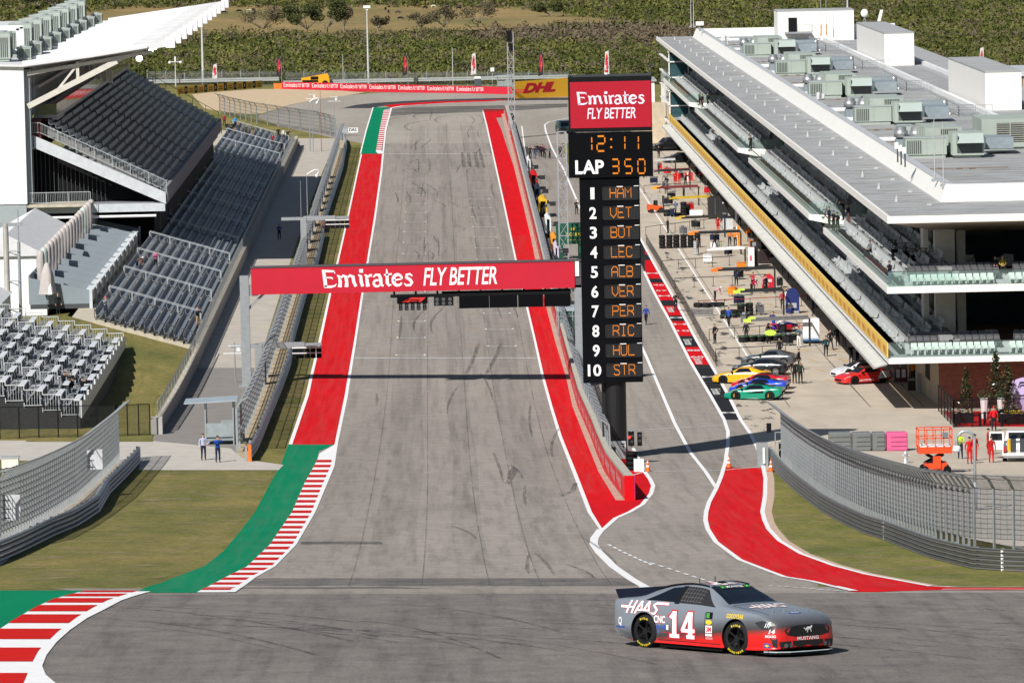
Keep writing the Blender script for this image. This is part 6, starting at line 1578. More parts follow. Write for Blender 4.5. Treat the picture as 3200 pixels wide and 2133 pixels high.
def toilet(label,vx,D,col):
 p=at(vx,D);t=thing('portable_toilet',label,'portable toilet',p)
 m=MB();m.b2((-.62,-.6,0),(.62,.6,1.95));m.b2((-.45,-.63,.15),(.45,-.6,1.8));m.lb('cabin',mat('toilet_'+col[0],col[1],.5),t)
 m=MB();m.hexa([(-.66,-.64,1.95),(.66,-.64,1.95),(.66,.64,1.95),(-.66,.64,1.95),(-.5,-.45,2.25),(.5,-.45,2.25),(.5,.45,2.25),(-.5,.45,2.25)]);m.lb('roof',LWHITE,t)
toilet('dark blue portable toilet with a white roof behind the far seats',600,742,('navy',(.02,.035,.08)))
toilet('dark portable toilet with a white roof behind the red board',1098,935,('grey',(.06,.075,.09)))
def shelter(label,g,w,d,h,roof_over=.8,base=True):
 t=thing('marshal_shelter',label,'shelter',g)
 m=MB();m.hexa([(-w/2-roof_over,-d/2-.5,h-.08),(w/2+.3,-d/2-.5,h+.06),(w/2+.3,d/2+.4,h+.06),(-w/2-roof_over,d/2+.4,h-.08),(-w/2-roof_over,-d/2-.5,h),(w/2+.3,-d/2-.5,h+.14),(w/2+.3,d/2+.4,h+.14),(-w/2-roof_over,d/2+.4,h)]);m.lb('roof',mat('shelter_roof',(.36,.42,.46),.45,.2),t)
 m=MB()
 for x in(-w/2,w/2):
  for y in(-d/2,d/2):m.cut();m.bar((x,y,0),(x,y,h),.09)
 m.lb('post',STEEL,t)
 m=MB();m.b2((-w/2,-d/2-.03,.55),(w/2,-d/2+.03,1.5));m.b2((-w/2-.03,-d/2,.55),(-w/2+.03,d/2,1.5));m.lb('mesh_panel',meshmat('shelter_mesh',(.36,.42,.44),.75),t)
 m=MB();m.b2((-w/2,-d/2,.3),(w/2,d/2,.45));m.b2((.1,-d/2+.05,1.5),(w/2-.05,-d/2+.4,1.68));m.lb('platform',mat('platform_grey',(.22,.25,.26),.6),t)
shelter('grey marshal shelter with a flat sloping roof at the road crossing',gp(506,1020)+Vector((0,.6,0)),1.9,2.2,2.95,1.4)
shelter('small marshal shelter behind the right end of the red board',at(1160,936),2.6,2,2.4,.5)
def drs_sign():
 p=at(806,gp(806,312).y+DC);t=thing('distance_sign','white sign board with black letters beside the far verge','sign',p);D=p.y+DC;a,b=P(801,305,D),P(822,293.5,D)
 m=MB();m.b2((a.x,a.y-.05,a.z),(b.x,a.y,b.z));o=m.build('board',LWHITE,t);m=MB();put_text(m,'DRS',(a.x+.1,a.y-.07,a.z+.2),(1,0,0),(0,0,1),.45,1.12,bold=.03);m.build('board_lettering',BLACK,o)
 m=MB();q=P(786,303,D);m.b2((q.x,a.y,q.z-.3),(q.x+1.0,a.y+.6,q.z+.5));m.b2((q.x-.8,a.y+.2,q.z+.6),(q.x+1.2,a.y+.4,q.z+.7));m.build('bracket',mat('bracket_grey',(.3,.33,.35),.5),t)
 m=MB();m.bar((q.x+.5,a.y+.3,p.z),(q.x+.5,a.y+.3,q.z),.12);m.build('post',STEEL,t)
drs_sign()
# ---- lattice towers, arch, traffic lights
def lattice(label,vx0,vx1,vb,vt,D):
 a=at((vx0+vx1)/2,D);w=(vx1-vx0)/FV*D;h=P(vx0,vt,D).z-a.z;t=thing('lattice_tower',label,'tower',a)
 m=MB();c=[(-w/2,-w/2),(w/2,-w/2),(w/2,w/2),(-w/2,w/2)]
 for x,y in c:m.bar((x,y,0),(x,y,h),.11)
 m.lb('leg',mat('alu_truss',(.52,.54,.58),.35,.6),t)
 m=MB();n=int(h/1.3)
 for i in range(n):
  z0,z1=h*i/n,h*(i+1)/n
  for j in range(4):
   p,q=c[j],c[(j+1)%4]
   if i%2:p,q=q,p
   m.bar((*p,z0),(*q,z1),.06);m.bar((*p,z1),(*q,z1),.06)
 m.lb('bracing',mat('alu_truss',(.52,.54,.58),.35,.6),t);return t,h,w
_t,_h,_w=lattice('tall slim lattice tower with black speakers on top, at the pit wall',1170,1184,322,74,770)
_m=MB();_m.box((-.15,-.2,_h-.6),(.8,.7,1.6));_m.box((.1,-.2,_h-2.2),(.6,.6,1.1));_m.lb('loudspeaker',BLACK,_t)
lattice('silver lattice tower in front of the green arch',1286,1306,598,303,533)
def rolex():
 D=536;a=at(1279,D);zt=P(1300,513,D).z;zb=P(1300,561,D).z;x1=P(1294,560,D).x;xr=a.x+3.05
 t=thing('pit_arch','dark green arch across the pit lane with a gold crown','arch',a);GR=mat('arch_green',(.0,.075,.04),.5)
 m=MB();m.prism([(a.x,a.y,zb),(a.x,a.y,zt-.35),(a.x+.1,a.y,zt-.12),(a.x+.35,a.y,zt),(xr,a.y,zt),(xr,a.y,zb)],(0,0,0),(0,.9,0));o=m.build('beam',GR,t)
 m=MB();m.b2((a.x,a.y,a.z),(x1,a.y+.9,zb));m.cut();m.b2((xr-.8,a.y,gz(xr,a.y)),(xr,a.y+.9,zb));m.build('leg',GR,t)
 k=D/FV;G=mat('gold_letters',(.62,.5,.05),.5);m=MB();p=P(1302,542,D);put_text(m,'ROLEX',(p.x,a.y-.03,p.z),(1,0,0),(0,0,1),7.5*k,33*k,bold=.02)
 p=P(1316,529,D);s=9*k
 m.add([(p.x+x*s,a.y-.03,p.z+z*s)for x,z in[(-.35,0),(.35,0),(.55,.8),(.3,.4),(.22,.95),(.08,.42),(0,1.05),(-.08,.42),(-.22,.95),(-.3,.4),(-.55,.8)]],[tuple(range(11))])
 p=P(1303,553,D);put_text(m,'FORMULA 1',(p.x,a.y-.03,p.z),(1,0,0),(0,0,1),3*k,30*k);m.build('gold_lettering',G,o)
rolex()
def pit_signal():
 D=334;t=thing('pit_exit_light','black pit exit traffic light with a lit red lamp beside the scoreboard column','traffic light',at(1450,D));g=at(1450,D)
 m=MB();a,b=P(1444,1024,D),P(1457,991,D);m.b2((a.x,a.y,a.z),(b.x,a.y+.3,b.z));m.cut();a2,b2=P(1465,1024,D),P(1475,993,D);m.b2((a2.x,a2.y,a2.z),(b2.x,a2.y+.3,b2.z));m.build('lamp_case',BLACK,t)
 m=MB();m.bar((a.x+.2,a.y+.15,g.z),(a.x+.2,a.y+.15,b.z+.15),.1);m.bar((a.x,a.y+.15,b.z+.12),(b2.x-.2,a.y+.15,b.z+.12),.06);m.build('post',STEEL,t)
 m=MB();p=P(1446,1004,D);m.lathe([(0,0),(.1,0),(.1,.02)],(p.x,a.y-.04,p.z),12,axis='y');m.build('red_lamp',mat('lamp_red',(.8,.03,.02),.4,emit=1.5),t)
 m=MB()
 for q,(vx,vy)in enumerate([(1452,1001),(1452,1014),(1470,1000),(1470,1012)]):p=P(vx,vy,D);m.lathe([(0,0),(.1,0),(.1,.02)],(p.x,a.y-.04,p.z),10,axis='y')
 m.build('dark_lens',mat('lens_dark',(.05,.05,.055),.25),t)
pit_signal()
CONEO=mat('cone_orange',(.75,.13,.01),.5);CONEW=mat('cone_white',(.75,.75,.75),.5)
def cone(label,p,src=None):
 if src:return copy_tree(src,p,label=label)
 t=thing('traffic_cone',label,'traffic cone',p,0,'orange traffic cones')
 m=MB();m.lathe([(.17,.04),(.12,.3)],(0,0,0),14);m.lathe([(.095,.42),(.07,.56)],(0,0,0),14);m.lathe([(.05,.66),(.03,.78),(0,.78)],(0,0,0),14);m.lb('body',CONEO,t,smooth=True)
 m=MB();m.lathe([(.12,.3),(.095,.42)],(0,0,0),14);m.lathe([(.07,.56),(.05,.66)],(0,0,0),14);m.lb('reflective_band',CONEW,t,smooth=True)
 m=MB();m.box((0,0,.02),(.42,.42,.04));m.lb('base',BLACK,t);return t
_cn=cone('orange traffic cone beside the white box at the scoreboard foot',gp(1488.5,1083))
cone('orange traffic cone on the corner of the right red band',gp(1675,1074),_cn)
cone('orange traffic cone at the end of the near right guardrail',gp(1771.5,1083),_cn)
cone('orange traffic cone at the far end of the service road',gp(687,336),_cn)
def small_boxes():
 g=gp(1468,1083);m=MB();m.box((g.x,g.y,g.z+.4),(.62,.5,.8));tag(m.build('white_box',LWHITE),'plain white box on the ground at the scoreboard foot','box')
 g=gp(1452,1080);t=thing('tyre_stack','stack of black wrapped tyres at the scoreboard foot','tyres',g);m=MB()
 for k in range(4):m.cut();m.lathe([(.12,.02+.3*k),(.34,.02+.3*k),(.4,.15+.3*k),(.34,.29+.3*k),(.12,.29+.3*k)],g,14)
 m.build('tyre',BLACK,t)
 g=gp(1752,1070);t=thing('control_box','grey steel control box with a white tube at the end of the right barrier','cabinet',g);m=MB();m.box((g.x,g.y,g.z+.75),(.7,.6,1.5));m.build('casing',mat('duct_grey2',(.3,.33,.34),.5,.3),t);m=MB();m.tube([(g.x+.1,g.y-.33,g.z+.2),(g.x+.1,g.y-.33,g.z+1.2)],.09,8);m.build('tube',LWHITE,t)
 for vx,vb,w,h,l in((1700+75,1040,.5,1.5,'scaffold frame with black kit behind the end of the right barrier'),):
  g=gp(1782,1052);t=thing('equipment_rack',l,'equipment',g);m=MB()
  for x in(0,1.6):m.bar((g.x+x,g.y,g.z),(g.x+x,g.y,g.z+1.7),.06)
  m.bar((g.x,g.y,g.z+.3),(g.x+1.6,g.y,g.z+1.6),.05);m.bar((g.x,g.y,g.z+1.7),(g.x+1.6,g.y,g.z+1.7),.06);m.bar((g.x,g.y,g.z+1.0),(g.x+1.6,g.y,g.z+1.0),.06);m.build('frame',STEEL,t)
  m=MB();m.box((g.x+.5,g.y+.3,g.z+.5),(.5,.4,1.0));m.box((g.x+1.2,g.y+.3,g.z+.7),(.6,.5,1.4));m.box((g.x-.4,g.y,g.z+2.0),(.3,.3,.6));m.build('equipment_case',BLACK,t)
small_boxes()
# ---- barriers, scissor lift, hydrant behind the right fence
def tecpro():
 g0=gp(1912,1037);g1=gp(2088,1034);r=random.Random(1);n=4;D=g0.y+DC+.3
 labs=['grey plastic barrier block behind the right fence, leftmost of its row','grey plastic barrier block behind the right fence, second from the left','grey plastic barrier block next to the pink one','pink plastic barrier block at the right end of its row']
 for i in range(4):
  a=P((1905,1958,2004,2037)[i],1030,D).x;b=P((1957,2003,2036,2087)[i],1030,D).x;p=Vector((a,D-DC,gz(a,D-DC)));t=thing('barrier_block',labs[i],'barrier',p,0,'plastic barrier blocks')
  mt=mat('block_pink',(.62,.1,.24),.5,var=.06)if i==3 else mat('block_grey',(.14,.15,.15),.6,var=.12)
  m=MB();m.b2((a+.03,p.y,p.z),(b-.03,p.y+1.0,p.z+1.22));bl=m.build('block',mt,t);bl.modifiers.new('b','BEVEL').width=.06
  m=MB()
  for k in(1,2,3):m.b2((a+.05+(.28 if i else 0),p.y-.012,p.z+.3*k),(b-.1,p.y+.01,p.z+.3*k+.03))
  m.build('groove',BLACK,t)
tecpro()
def scissor():
 g=gp(2150,1088);D=g.y+DC;k=D/FV;t=thing('scissor_lift','orange scissor lift with an empty raised platform behind the right fence','scissor lift',g);O=mat('lift_red_orange',(.66,.065,.012),.45)
 z0,z1,zf=P(2150,1041,D).z,P(2150,1030,D).z,P(2150,987,D).z;xl,xr=P(2111,1030,D).x,P(2188,1030,D).x;dp=1.5
 m=MB();m.b2((xl,g.y,z0-.02),(xr,g.y+dp,z1+.1));m.build('platform',O,t)
 m=MB();m.b2((xl+.1,g.y+.08,z1+.1),(xr-.1,g.y+dp-.1,z1+.14));m.build('deck',LWHITE,t)
 m=MB()
 for y in(g.y,g.y+dp):
  for x in np.linspace(xl,xr,5):m.bar((x,y,z1),(x,y,zf),.06)
  for z in(zf,z1+(zf-z1)*.55):m.bar((xl,y,z),(xr,y,z),.06)
 for x in(xl,xr):
  for z in(zf,z1+(zf-z1)*.55):m.bar((x,g.y,z),(x,g.y+dp,z),.06)
 m.build('guard_rail',O,t)
 m=MB();m.b2((xr-.6,g.y-.1,z1+.7),(xr-.25,g.y,z1+1.0));m.build('control_panel',mat('panel_grey',(.15,.17,.19),.5),t)
 m=MB();h=z0-g.z-.5
 for y in(g.y+.3,g.y+dp-.3):m.bar((xl+.5,y,g.z+.6),(xr-.5,y,z0-.1),.14);m.bar((xr-.5,y,g.z+.6),(xl+.5,y,z0-.1),.14)
 m.build('scissor_arm',BLACK,t)
 m=MB();m.b2((xl+.4,g.y+.2,g.z+.2),(xr-.3,g.y+dp-.2,g.z+.65));m.b2((xl+.9,g.y+.1,g.z+.3),(xr-.7,g.y+.2,g.z+1.1));m.build('chassis',O,t)
 m=MB()
 for x in(xl+.4,xr-.3):
  for y in(g.y+.2,g.y+dp-.2):m.cut();m.lathe([(0,-.12),(.24,-.12),(.24,.12),(0,.12)],(x,y,g.z+.24),12,axis='y')
 m.build('wheel',BLACK,t)
scissor()
def hydrant():
 g=gp(2081,1063);t=thing('fire_hydrant','silver fire hydrant behind the right fence','hydrant',g)
 m=MB();m.lathe([(.2,0),(.2,.08),(.14,.1),(.14,.55),(.18,.58),(.18,.64),(.12,.72),(.04,.8),(0,.82)],(0,0,0),14);m.lb('barrel',mat('hydrant_silver',(.6,.61,.62),.35,.5),t,smooth=True)
 m=MB();m.lathe([(0,-.24),(.07,-.24),(.07,.24),(0,.24)],(0,0,.48),10,axis='x');m.lb('outlet',mat('hydrant_silver',(.6,.61,.62),.35,.5),t)
hydrant()
# ================================================================== vehicles
TYRE=mat('tyre_rubber_black',(.012,.012,.013),.75,spec=.2);RIMK=mat('rim_black',(.015,.015,.016),.35,.3);RIMS=mat('rim_silver',(.45,.46,.48),.3,.7)
CGLASS=glassmat('car_glass',(.006,.009,.014),.08)
def crv(pts,t):
 """Catmull-Rom through a list of tuples"""
 n=len(pts)-1;i=min(int(t),n-1);f=t-i
 p0,p1,p2,p3=(np.array(pts[max(i-1,0)]),np.array(pts[i]),np.array(pts[i+1]),np.array(pts[min(i+2,n)]))
 return .5*((2*p1)+(-p0+p2)*f+(2*p0-5*p1+4*p2-p3)*f*f+(-p0+3*p1-3*p2+p3)*f**3)
class Shell:
 """body surface from stations (x, zb, yb, ys, zm, yk, zk, yt, zt, zc)"""
 def __init__(s,st):
  a=np.array(st,float);s.x=a[:,0];s.a=a;s.m=[_slopes(s.x,a[:,k])for k in range(1,10)]
 def row(s,x):
  x=min(max(x,s.x[0]),s.x[-1]);i=min(max(int(np.searchsorted(s.x,x))-1,0),len(s.x)-2);h=s.x[i+1]-s.x[i];t=(x-s.x[i])/h;o=[]
  for k in range(1,10):
   y0,y1,m0,m1=s.a[i,k],s.a[i+1,k],s.m[k-1][i],s.m[k-1][i+1]
   o.append((1+2*t)*(1-t)**2*y0+t*(1-t)**2*h*m0+t*t*(3-2*t)*y1+t*t*(t-1)*h*m1)
  return o
 def S(s,x,q):
  zb,yb,ys,zm,yk,zk,yt,zt,zc=s.row(x);r=[(0,zb),(yb*.97,zb),(ys*.985,zb+.1*(zm-zb)+.03),(ys,zm),(yk,zk),(yt,zt),(yt*.55,zt+(zc-zt)*.75),(0,zc)]
  p=crv(r,q);return Vector((x,float(p[0]),float(p[1])))
 def mesh(s,nx=70,nq=30):
  xs=np.linspace(s.x[0],s.x[-1],nx);vs=[];fs=[];qs=list(np.linspace(0,7,nq))
  w=2*nq-2
  for x in xs:
   half=[s.S(x,q)for q in qs];ring=half+[Vector((p.x,-p.y,p.z))for p in half[-2:0:-1]];vs+=ring
  for i in range(nx-1):
   for j in range(w):fs.append((i*w+j,(i+1)*w+j,(i+1)*w+(j+1)%w,i*w+(j+1)%w))
  fs+=[tuple(range(w)),tuple((nx-1)*w+j for j in range(w-1,-1,-1))]
  m=MB();m.add(vs,fs);return m
 def patch(s,x0,x1,q0,q1,side=1,off=.006,nx=10,nq=8):
  """a pane lying on the shell; x0/x1 may be (at q0, at q1)"""
  m=MB();vs=[];fs=[]
  for i in range(nq+1):
   q=q0+(q1-q0)*i/nq;a=x0 if not isinstance(x0,tuple)else x0[0]+(x0[1]-x0[0])*i/nq;b=x1 if not isinstance(x1,tuple)else x1[0]+(x1[1]-x1[0])*i/nq
   for j in range(nx+1):
    x=a+(b-a)*j/nx;p=s.S(x,q);n=(s.S(x+.02,q)-s.S(x-.02,q)).cross(s.S(x,min(7,q+.05))-s.S(x,q-.05))
    if n.y<0 and q<5.5:n=-n
    if n.z<0:n=-n if q>5 else n
    n.normalize();p=p+n*off;vs.append(Vector((p.x,p.y*side,p.z)))
  for i in range(nq):
   for j in range(nx):fs.append((i*(nx+1)+j,i*(nx+1)+j+1,(i+1)*(nx+1)+j+1,(i+1)*(nx+1)+j))
  return m.add(vs,fs)
 def band(s,x0,x1,q0,off=.006,nx=8,nq=8):
  m=s.patch(x0,x1,q0,7,1,off,nx,nq);b=s.patch(x0,x1,q0,7,-1,off,nx,nq);m.add(b.v,[f[::-1]for f in b.f]);return m
def carve(mb,mats,wheels,r,wy):
 """cuts the wheel arches; the cut faces take the second material"""
 me=mb.mesh('body',mats,True);o=bpy.data.objects.new('tmp',me);COL.objects.link(o)
 cu=MB()
 for x in wheels:
  for sd in(-1,1):
   cu.lathe([(0,-.2),(r,-.2),(r,.25),(0,.25)],(x,sd*wy,r*.94),28,0,axis='y')
 cm=cu.mesh('cut',[mats[0],mats[1]]);cm.polygons.foreach_set('material_index',[1]*len(cm.polygons));bmx=bmesh.new();bmx.from_mesh(cm);bmesh.ops.remove_doubles(bmx,verts=bmx.verts,dist=1e-5);bmesh.ops.recalc_face_normals(bmx,faces=bmx.faces);bmx.to_mesh(cm);bmx.free()
 bmx=bmesh.new();bmx.from_mesh(me);bmesh.ops.remove_doubles(bmx,verts=bmx.verts,dist=1e-5);bmesh.ops.recalc_face_normals(bmx,faces=bmx.faces);bmx.to_mesh(me);bmx.free()
 c=bpy.data.objects.new('tmpc',cm);COL.objects.link(c);md=o.modifiers.new('b','BOOLEAN');md.object=c;md.operation='DIFFERENCE';md.solver='EXACT'
 out=bpy.data.meshes.new_from_object(o.evaluated_get(bpy.context.evaluated_depsgraph_get()))
 bpy.data.objects.remove(o);bpy.data.objects.remove(c);return out
def smooth_by_angle(me,deg=38):
 b=bmesh.new();b.from_mesh(me)
 for f in b.faces:f.smooth=True
 for e in b.edges:
  if len(e.link_faces)==2:e.smooth=e.calc_face_angle(0)<R(deg)
 b.to_mesh(me);b.free()
def wheel(parent,x,y,r,w,rim,spokes=10,side=1,caliper=None):
 """tyre and rim at a hub; outer face towards side*y"""
 h=bpy.data.objects.new('wheel',None);COL.objects.link(h);h.parent=parent;h.location=(x,y,r);WM[h.name]=Matrix()
 k=side*w/2
 m=MB();m.lathe([(r*.66,-k),(r*.9,-k),(r*.985,-k*.8),(r,-k*.5),(r,k*.5),(r*.985,k*.8),(r*.92,k),(r*.68,k*1.02)],(0,0,0),26,axis='y');m.lb('tyre',TYRE,h,smooth=True)
 m=MB();m.lathe([(r*.67,k*1.0),(r*.65,k*.55),(r*.62,-k*.2),(.0,-k*.2)],(0,0,0),26,axis='y');m.lathe([(r*.68,k*1.02),(r*.63,k*.98)],(0,0,0),26,axis='y')
 for i in range(spokes):
  a=2*math.pi*i/spokes;m.bar((.05*math.cos(a),k*.72,.05*math.sin(a)),(r*.65*math.cos(a),k*.9,r*.65*math.sin(a)),.035,.03)
 m.lathe([(.07,k*.6),(.07,k*.85),(0,k*.85)],(0,0,0),12,axis='y');m.lb('rim',rim,h)
 if caliper:m=MB();m.box((r*.4,k*.5,.04),(.1,.06,.24));m.lb('brake_caliper',caliper,h)
 return h
# ---- the stock car
def livery():
 m,nt,b=_new('stock_car_paint');c=N(nt,'TexCoord');s=N(nt,'SeparateXYZ');L(nt,c.outputs['Object'],s.inputs[0])
 mx=N(nt,'Math',operation='MULTIPLY_ADD');L(nt,s.outputs[0],mx.inputs[0]);mx.inputs[1].default_value=-.105;L(nt,s.outputs[2],mx.inputs[2])
 mp=N(nt,'Mapping');mp.inputs['Scale'].default_value=(2.5,8,30);L(nt,c.outputs['Object'],mp.inputs['Vector']);nz=noise(nt,mp.outputs[0],1.0,5,.7)
 m2=N(nt,'Math',operation='MULTIPLY_ADD');L(nt,nz,m2.inputs[0]);m2.inputs[1].default_value=.1;L(nt,mx.outputs[0],m2.inputs[2])
 L(nt,ramp(nt,m2.outputs[0],[(.0,(.62,.01,.009)),(.27,(.62,.012,.01)),(.37,(.24,.03,.026)),(.43,(.045,.042,.045)),(.56,(.09,.095,.105)),(.72,(.17,.195,.23))]),b.inputs['Base Color'])
 b.inputs['Roughness'].default_value=.38;b.inputs['Coat Weight'].default_value=.4;b.inputs['Coat Roughness'].default_value=.2;return m
def stock_car():
 pr,pf=gp(1494,1486.5),gp(1703.6,1504);fw=(pf-pr);wb=fw.length;k=wb/2.79
 fw.normalize();n=Vector((CROSS,-(gz(0,pr.y+.5)-gz(0,pr.y-.5)),1)).normalized();lf=n.cross(fw).normalized();up=fw.cross(lf)
 ctr=(pr+pf)/2+lf*(.80*k);
 t=thing('stock_car','grey and red stock car with white number 14 cornering on the near track','race car',ctr)
 M4=Matrix(((fw.x*k,lf.x*k,up.x*k,ctr.x),(fw.y*k,lf.y*k,up.y*k,ctr.y),(fw.z*k,lf.z*k,up.z*k,ctr.z),(0,0,0,1)));t.matrix_world=M4;WM[t.name]=Matrix()
 print('STOCK CAR scale',k,'heading',math.degrees(math.atan2(fw.y,fw.x)))
 fx,rx,wr=1.395,-1.395,.355
 st=[(-2.46,.46,.74,.84,.68,.83,.92,.70,.965,.975),(-2.36,.34,.86,.93,.62,.90,.95,.72,1.0,1.012),(-2.0,.2,.93,.985,.56,.93,.975,.72,1.03,1.045),(-1.7,.13,.94,.99,.55,.935,.98,.69,1.08,1.105),(-1.3,.13,.94,.985,.52,.93,.975,.63,1.21,1.24),(-.8,.13,.94,.975,.50,.925,.965,.585,1.32,1.35),(-.25,.13,.94,.975,.50,.925,.955,.575,1.365,1.40),(.12,.13,.94,.975,.50,.92,.95,.575,1.345,1.385),(.55,.13,.94,.98,.50,.92,.94,.64,1.19,1.225),(.98,.13,.94,.985,.50,.925,.925,.73,1.005,1.03),(1.3,.13,.94,.99,.50,.935,.90,.76,.965,.995),(1.8,.13,.94,.985,.48,.93,.85,.77,.915,.95),(2.15,.14,.92,.955,.46,.90,.79,.72,.855,.89),(2.38,.16,.84,.88,.44,.82,.71,.64,.775,.805),(2.5,.18,.72,.76,.42,.70,.65,.54,.70,.72),(2.55,.22,.56,.60,.40,.54,.60,.42,.645,.655)]
 sh=Shell(st);me=carve(sh.mesh(110,40),[livery(),BLACK],(rx,fx),.395,.86);smooth_by_angle(me)
 body=link('body',me,t);bm_=bmesh.new();bm_.from_mesh(me);bv=BVHTree.FromBMesh(bm_);bm_.free()
 W_,Rd,Bk=LWHITE,mat('decal_red',(.5,.01,.03),.5),BLACK
 wind=sh.band((.93,.93),(.2,.2),5.12);
 m=sh.patch(.22,.93,5.08,7,1,.006,10,8);b2=sh.patch(.22,.93,5.08,7,-1,.006,10,8);m.add(b2.v,[f[::-1]for f in b2.f]);m.lb('windscreen',CGLASS,t,smooth=True)
 m=sh.band(-1.62,-.85,5.15);m.lb('rear_window',CGLASS,t,smooth=True)
 for sd in(-1,1):
  m=sh.patch((-1.42,-.82),(-.52,-.52),4.12,4.86,sd);m.lb('quarter_window',CGLASS,t,smooth=True)
  m=sh.patch((-.38,-.38),(.74,.26),4.1,4.88,sd);wn=m.lb('side_window',mat('window_net_black',(.012,.012,.014),.6),t,smooth=True)
  m=sh.patch((-.52,-.52),(-.38,-.38),4.05,4.92,sd,.008);m.lb('door_pillar',BLACK,t,smooth=True)
  m=MB()
  for i in range(7):
   p,q=sh.patch(-.34+i*.09,-.33+i*.09,4.15,4.85,sd,.012,1,5),None;m.add(p.v,p.f)
  for i in range(4):p=sh.patch(-.36,.28,4.2+i*.17,4.215+i*.17,sd,.012,6,1);m.add(p.v,p.f)
  m.lb('window_net',mat('net_grey',(.1,.1,.11),.7),wn)
  m=MB();m.tube([sh.S(x,5.0)*1+Vector((0,0,.035))if sd>0 else Vector((x,-sh.S(x,5.0).y,sh.S(x,5.0).z+.035))for x in np.linspace(-1.35,.2,12)],.018,5);m.lb('roof_rail',BLACK,t)
 def drop(o,d,off=.005):
  h=bv.ray_cast(Vector(o),Vector(d));return None if h[0]is None else h[0]+(h[1]if h[1].dot(Vector(d))<0 else-h[1])*off
 def decal(name,lay,col,o,u,v,d,off=.006):
  """lay: MB of flat letters in (x, y, 0); laid on the body along d"""
  bmx=bmesh.new();mm=lay.mesh('d',col);bmx.from_mesh(mm);bmesh.ops.triangulate(bmx,faces=bmx.faces)
  for _ in range(2):
   le=[e for e in bmx.edges if e.calc_length()>.12]
   if le:bmesh.ops.subdivide_edges(bmx,edges=le,cuts=1);bmesh.ops.triangulate(bmx,faces=bmx.faces)
  o,u,v=Vector(o),Vector(u),Vector(v);bad=[]
  for w in bmx.verts:
   p=drop(o+u*w.co.x+v*w.co.y-Vector(d)*3,d,off)
   if p is None:bad.append(w)
   else:w.co=p
  bmesh.ops.delete(bmx,geom=bad,context='VERTS');bmx.to_mesh(mm);bmx.free();mm.name=name;return link(name,mm,body)
 def txt(s,h,w=None,bold=.02,shear=0.0,space=1.0):
  m=MB();put_text(m,s,(0,0,0),(1,0,0),(0,1,0),h,w,bold=bold,shear=shear,space=space);return m
 def rect(w,h,r=0):m=MB();m.quad((0,0,0),(w,0,0),(w,h,0),(0,h,0));return m
 def oval(w,h):m=MB();m.add([(w/2+w/2*math.cos(a),h/2+h/2*math.sin(a),0)for a in np.linspace(0,2*math.pi,17)[:-1]],[tuple(range(16))]);return m
 def haas(grow):
  m=MB();g=.1+grow;sk=.28
  ls=[[(.0,.5,g*1.5),(.6,.5,g*1.5)],[(.42,0,g),(.72,1,g)],[(.78,0,g),(1.08,1,g)],[(.55,.5,g),(1.0,.5,g)],[(1.0,0,g),(1.45,1,g)],[(1.45,1,g),(1.5,0,g)],[(1.2,.3,g),(1.5,.3,g)],[(1.5,0,g),(1.95,1,g)],[(1.95,1,g),(2.0,0,g)],[(1.7,.3,g),(2.0,.3,g)],[(3.3,.9,g*1.4),(2.5,.9,g*1.3),(2.3,.75,g*1.2),(2.55,.4,g*1.2),(2.4,.1,g*1.2),(1.98,.08,g*1.2)]]
  strokes(m,ls,(0,0,0),(1,0,0),(0,1,0),1,1);return m
 def scale(m,sx,sy):m.v=[(p[0]*sx,p[1]*sy,0)for p in m.v];return m
 def num14(grow,kx=.74,ky=.56):
  m=MB();g=.15+grow;e=grow*.6
  strokes(m,[[(.2,0-e,g*1.15),(.2,1+e,g*1.15)],[(.0-e,.07,g*.95),(.4+e,.07,g*.95)],[(.03-e,.74,g*.8),(.2,.95,g*.9)],[(.86,0-e,g*1.15),(.86,1+e,g*1.15)],[(.5-e,.3,g*.9),(1.04+e,.3,g*.9)],[(.52,.28,g*.8),(.82,.98,g*.9)],[(.7-e,.07,g*.95),(1.03+e,.07,g*.95)]],(0,0,0),(1,0,0),(0,1,0),kx,ky);return m
 RS=((1,0,0),(0,0,1),(0,1,0))
 def rs(name,lay,col,x,z,off=.006):return decal(name,lay,col,(x,0,z),*RS,off)
 rs('sponsor_outline',scale(haas(.09),.44,.27),Rd,-2.12,.72,.005);rs('sponsor_lettering',scale(haas(.03),.44,.27),W_,-2.12,.72,.008)
 rs('sponsor_outline',txt('CNC',.15,.34,.07),Rd,-1.08,.565,.005);rs('sponsor_lettering',txt('CNC',.15,.34,.03),W_,-1.08,.565,.008)
 rs('number_outline',num14(.085),Rd,-.60,.27,.006);rs('number',num14(.0),W_,-.60,.27,.009)
 rs('sponsor_lettering',txt('Mobil',.1,.32,.03),mat('decal_blue',(.03,.08,.35),.5),-1.06,.43);rs('sponsor_lettering',txt('1',.1,.06,.03),W_,-.7,.43)
 rs('sponsor_badge',oval(.16,.06),mat('decal_oval_blue',(.05,.1,.3),.5),-1.06,.34);rs('sponsor_strip',rect(.28,.012),Rd,-.86,.36)
 rs('sponsor_badge',rect(.2,.14),BLACK,.5,.72);rs('sponsor_badge',rect(.09,.1),mat('decal_green',(.05,.3,.04),.5),.52,.74,.009)
 rs('sponsor_badge',oval(.19,.1),mat('decal_yellow',(.7,.5,.02),.5),.5,.6);rs('sponsor_badge',rect(.2,.15),W_,.5,.43);rs('sponsor_lettering',txt('3M',.1,.15,.04),Rd,.525,.455,.009);rs('sponsor_badge',rect(.2,.05),W_,.5,.36);rs('sponsor_badge',rect(.22,.05),mat('decal_pale_red',(.6,.2,.2),.5),.5,.29)
 rs('engine_emblem',scale(txt('Q',1,1),.12,.16),W_,-2.2,.47);rs('sponsor_strip',rect(.3,.035),mat('decal_blue',(.03,.08,.35),.5),-2.28,.4)
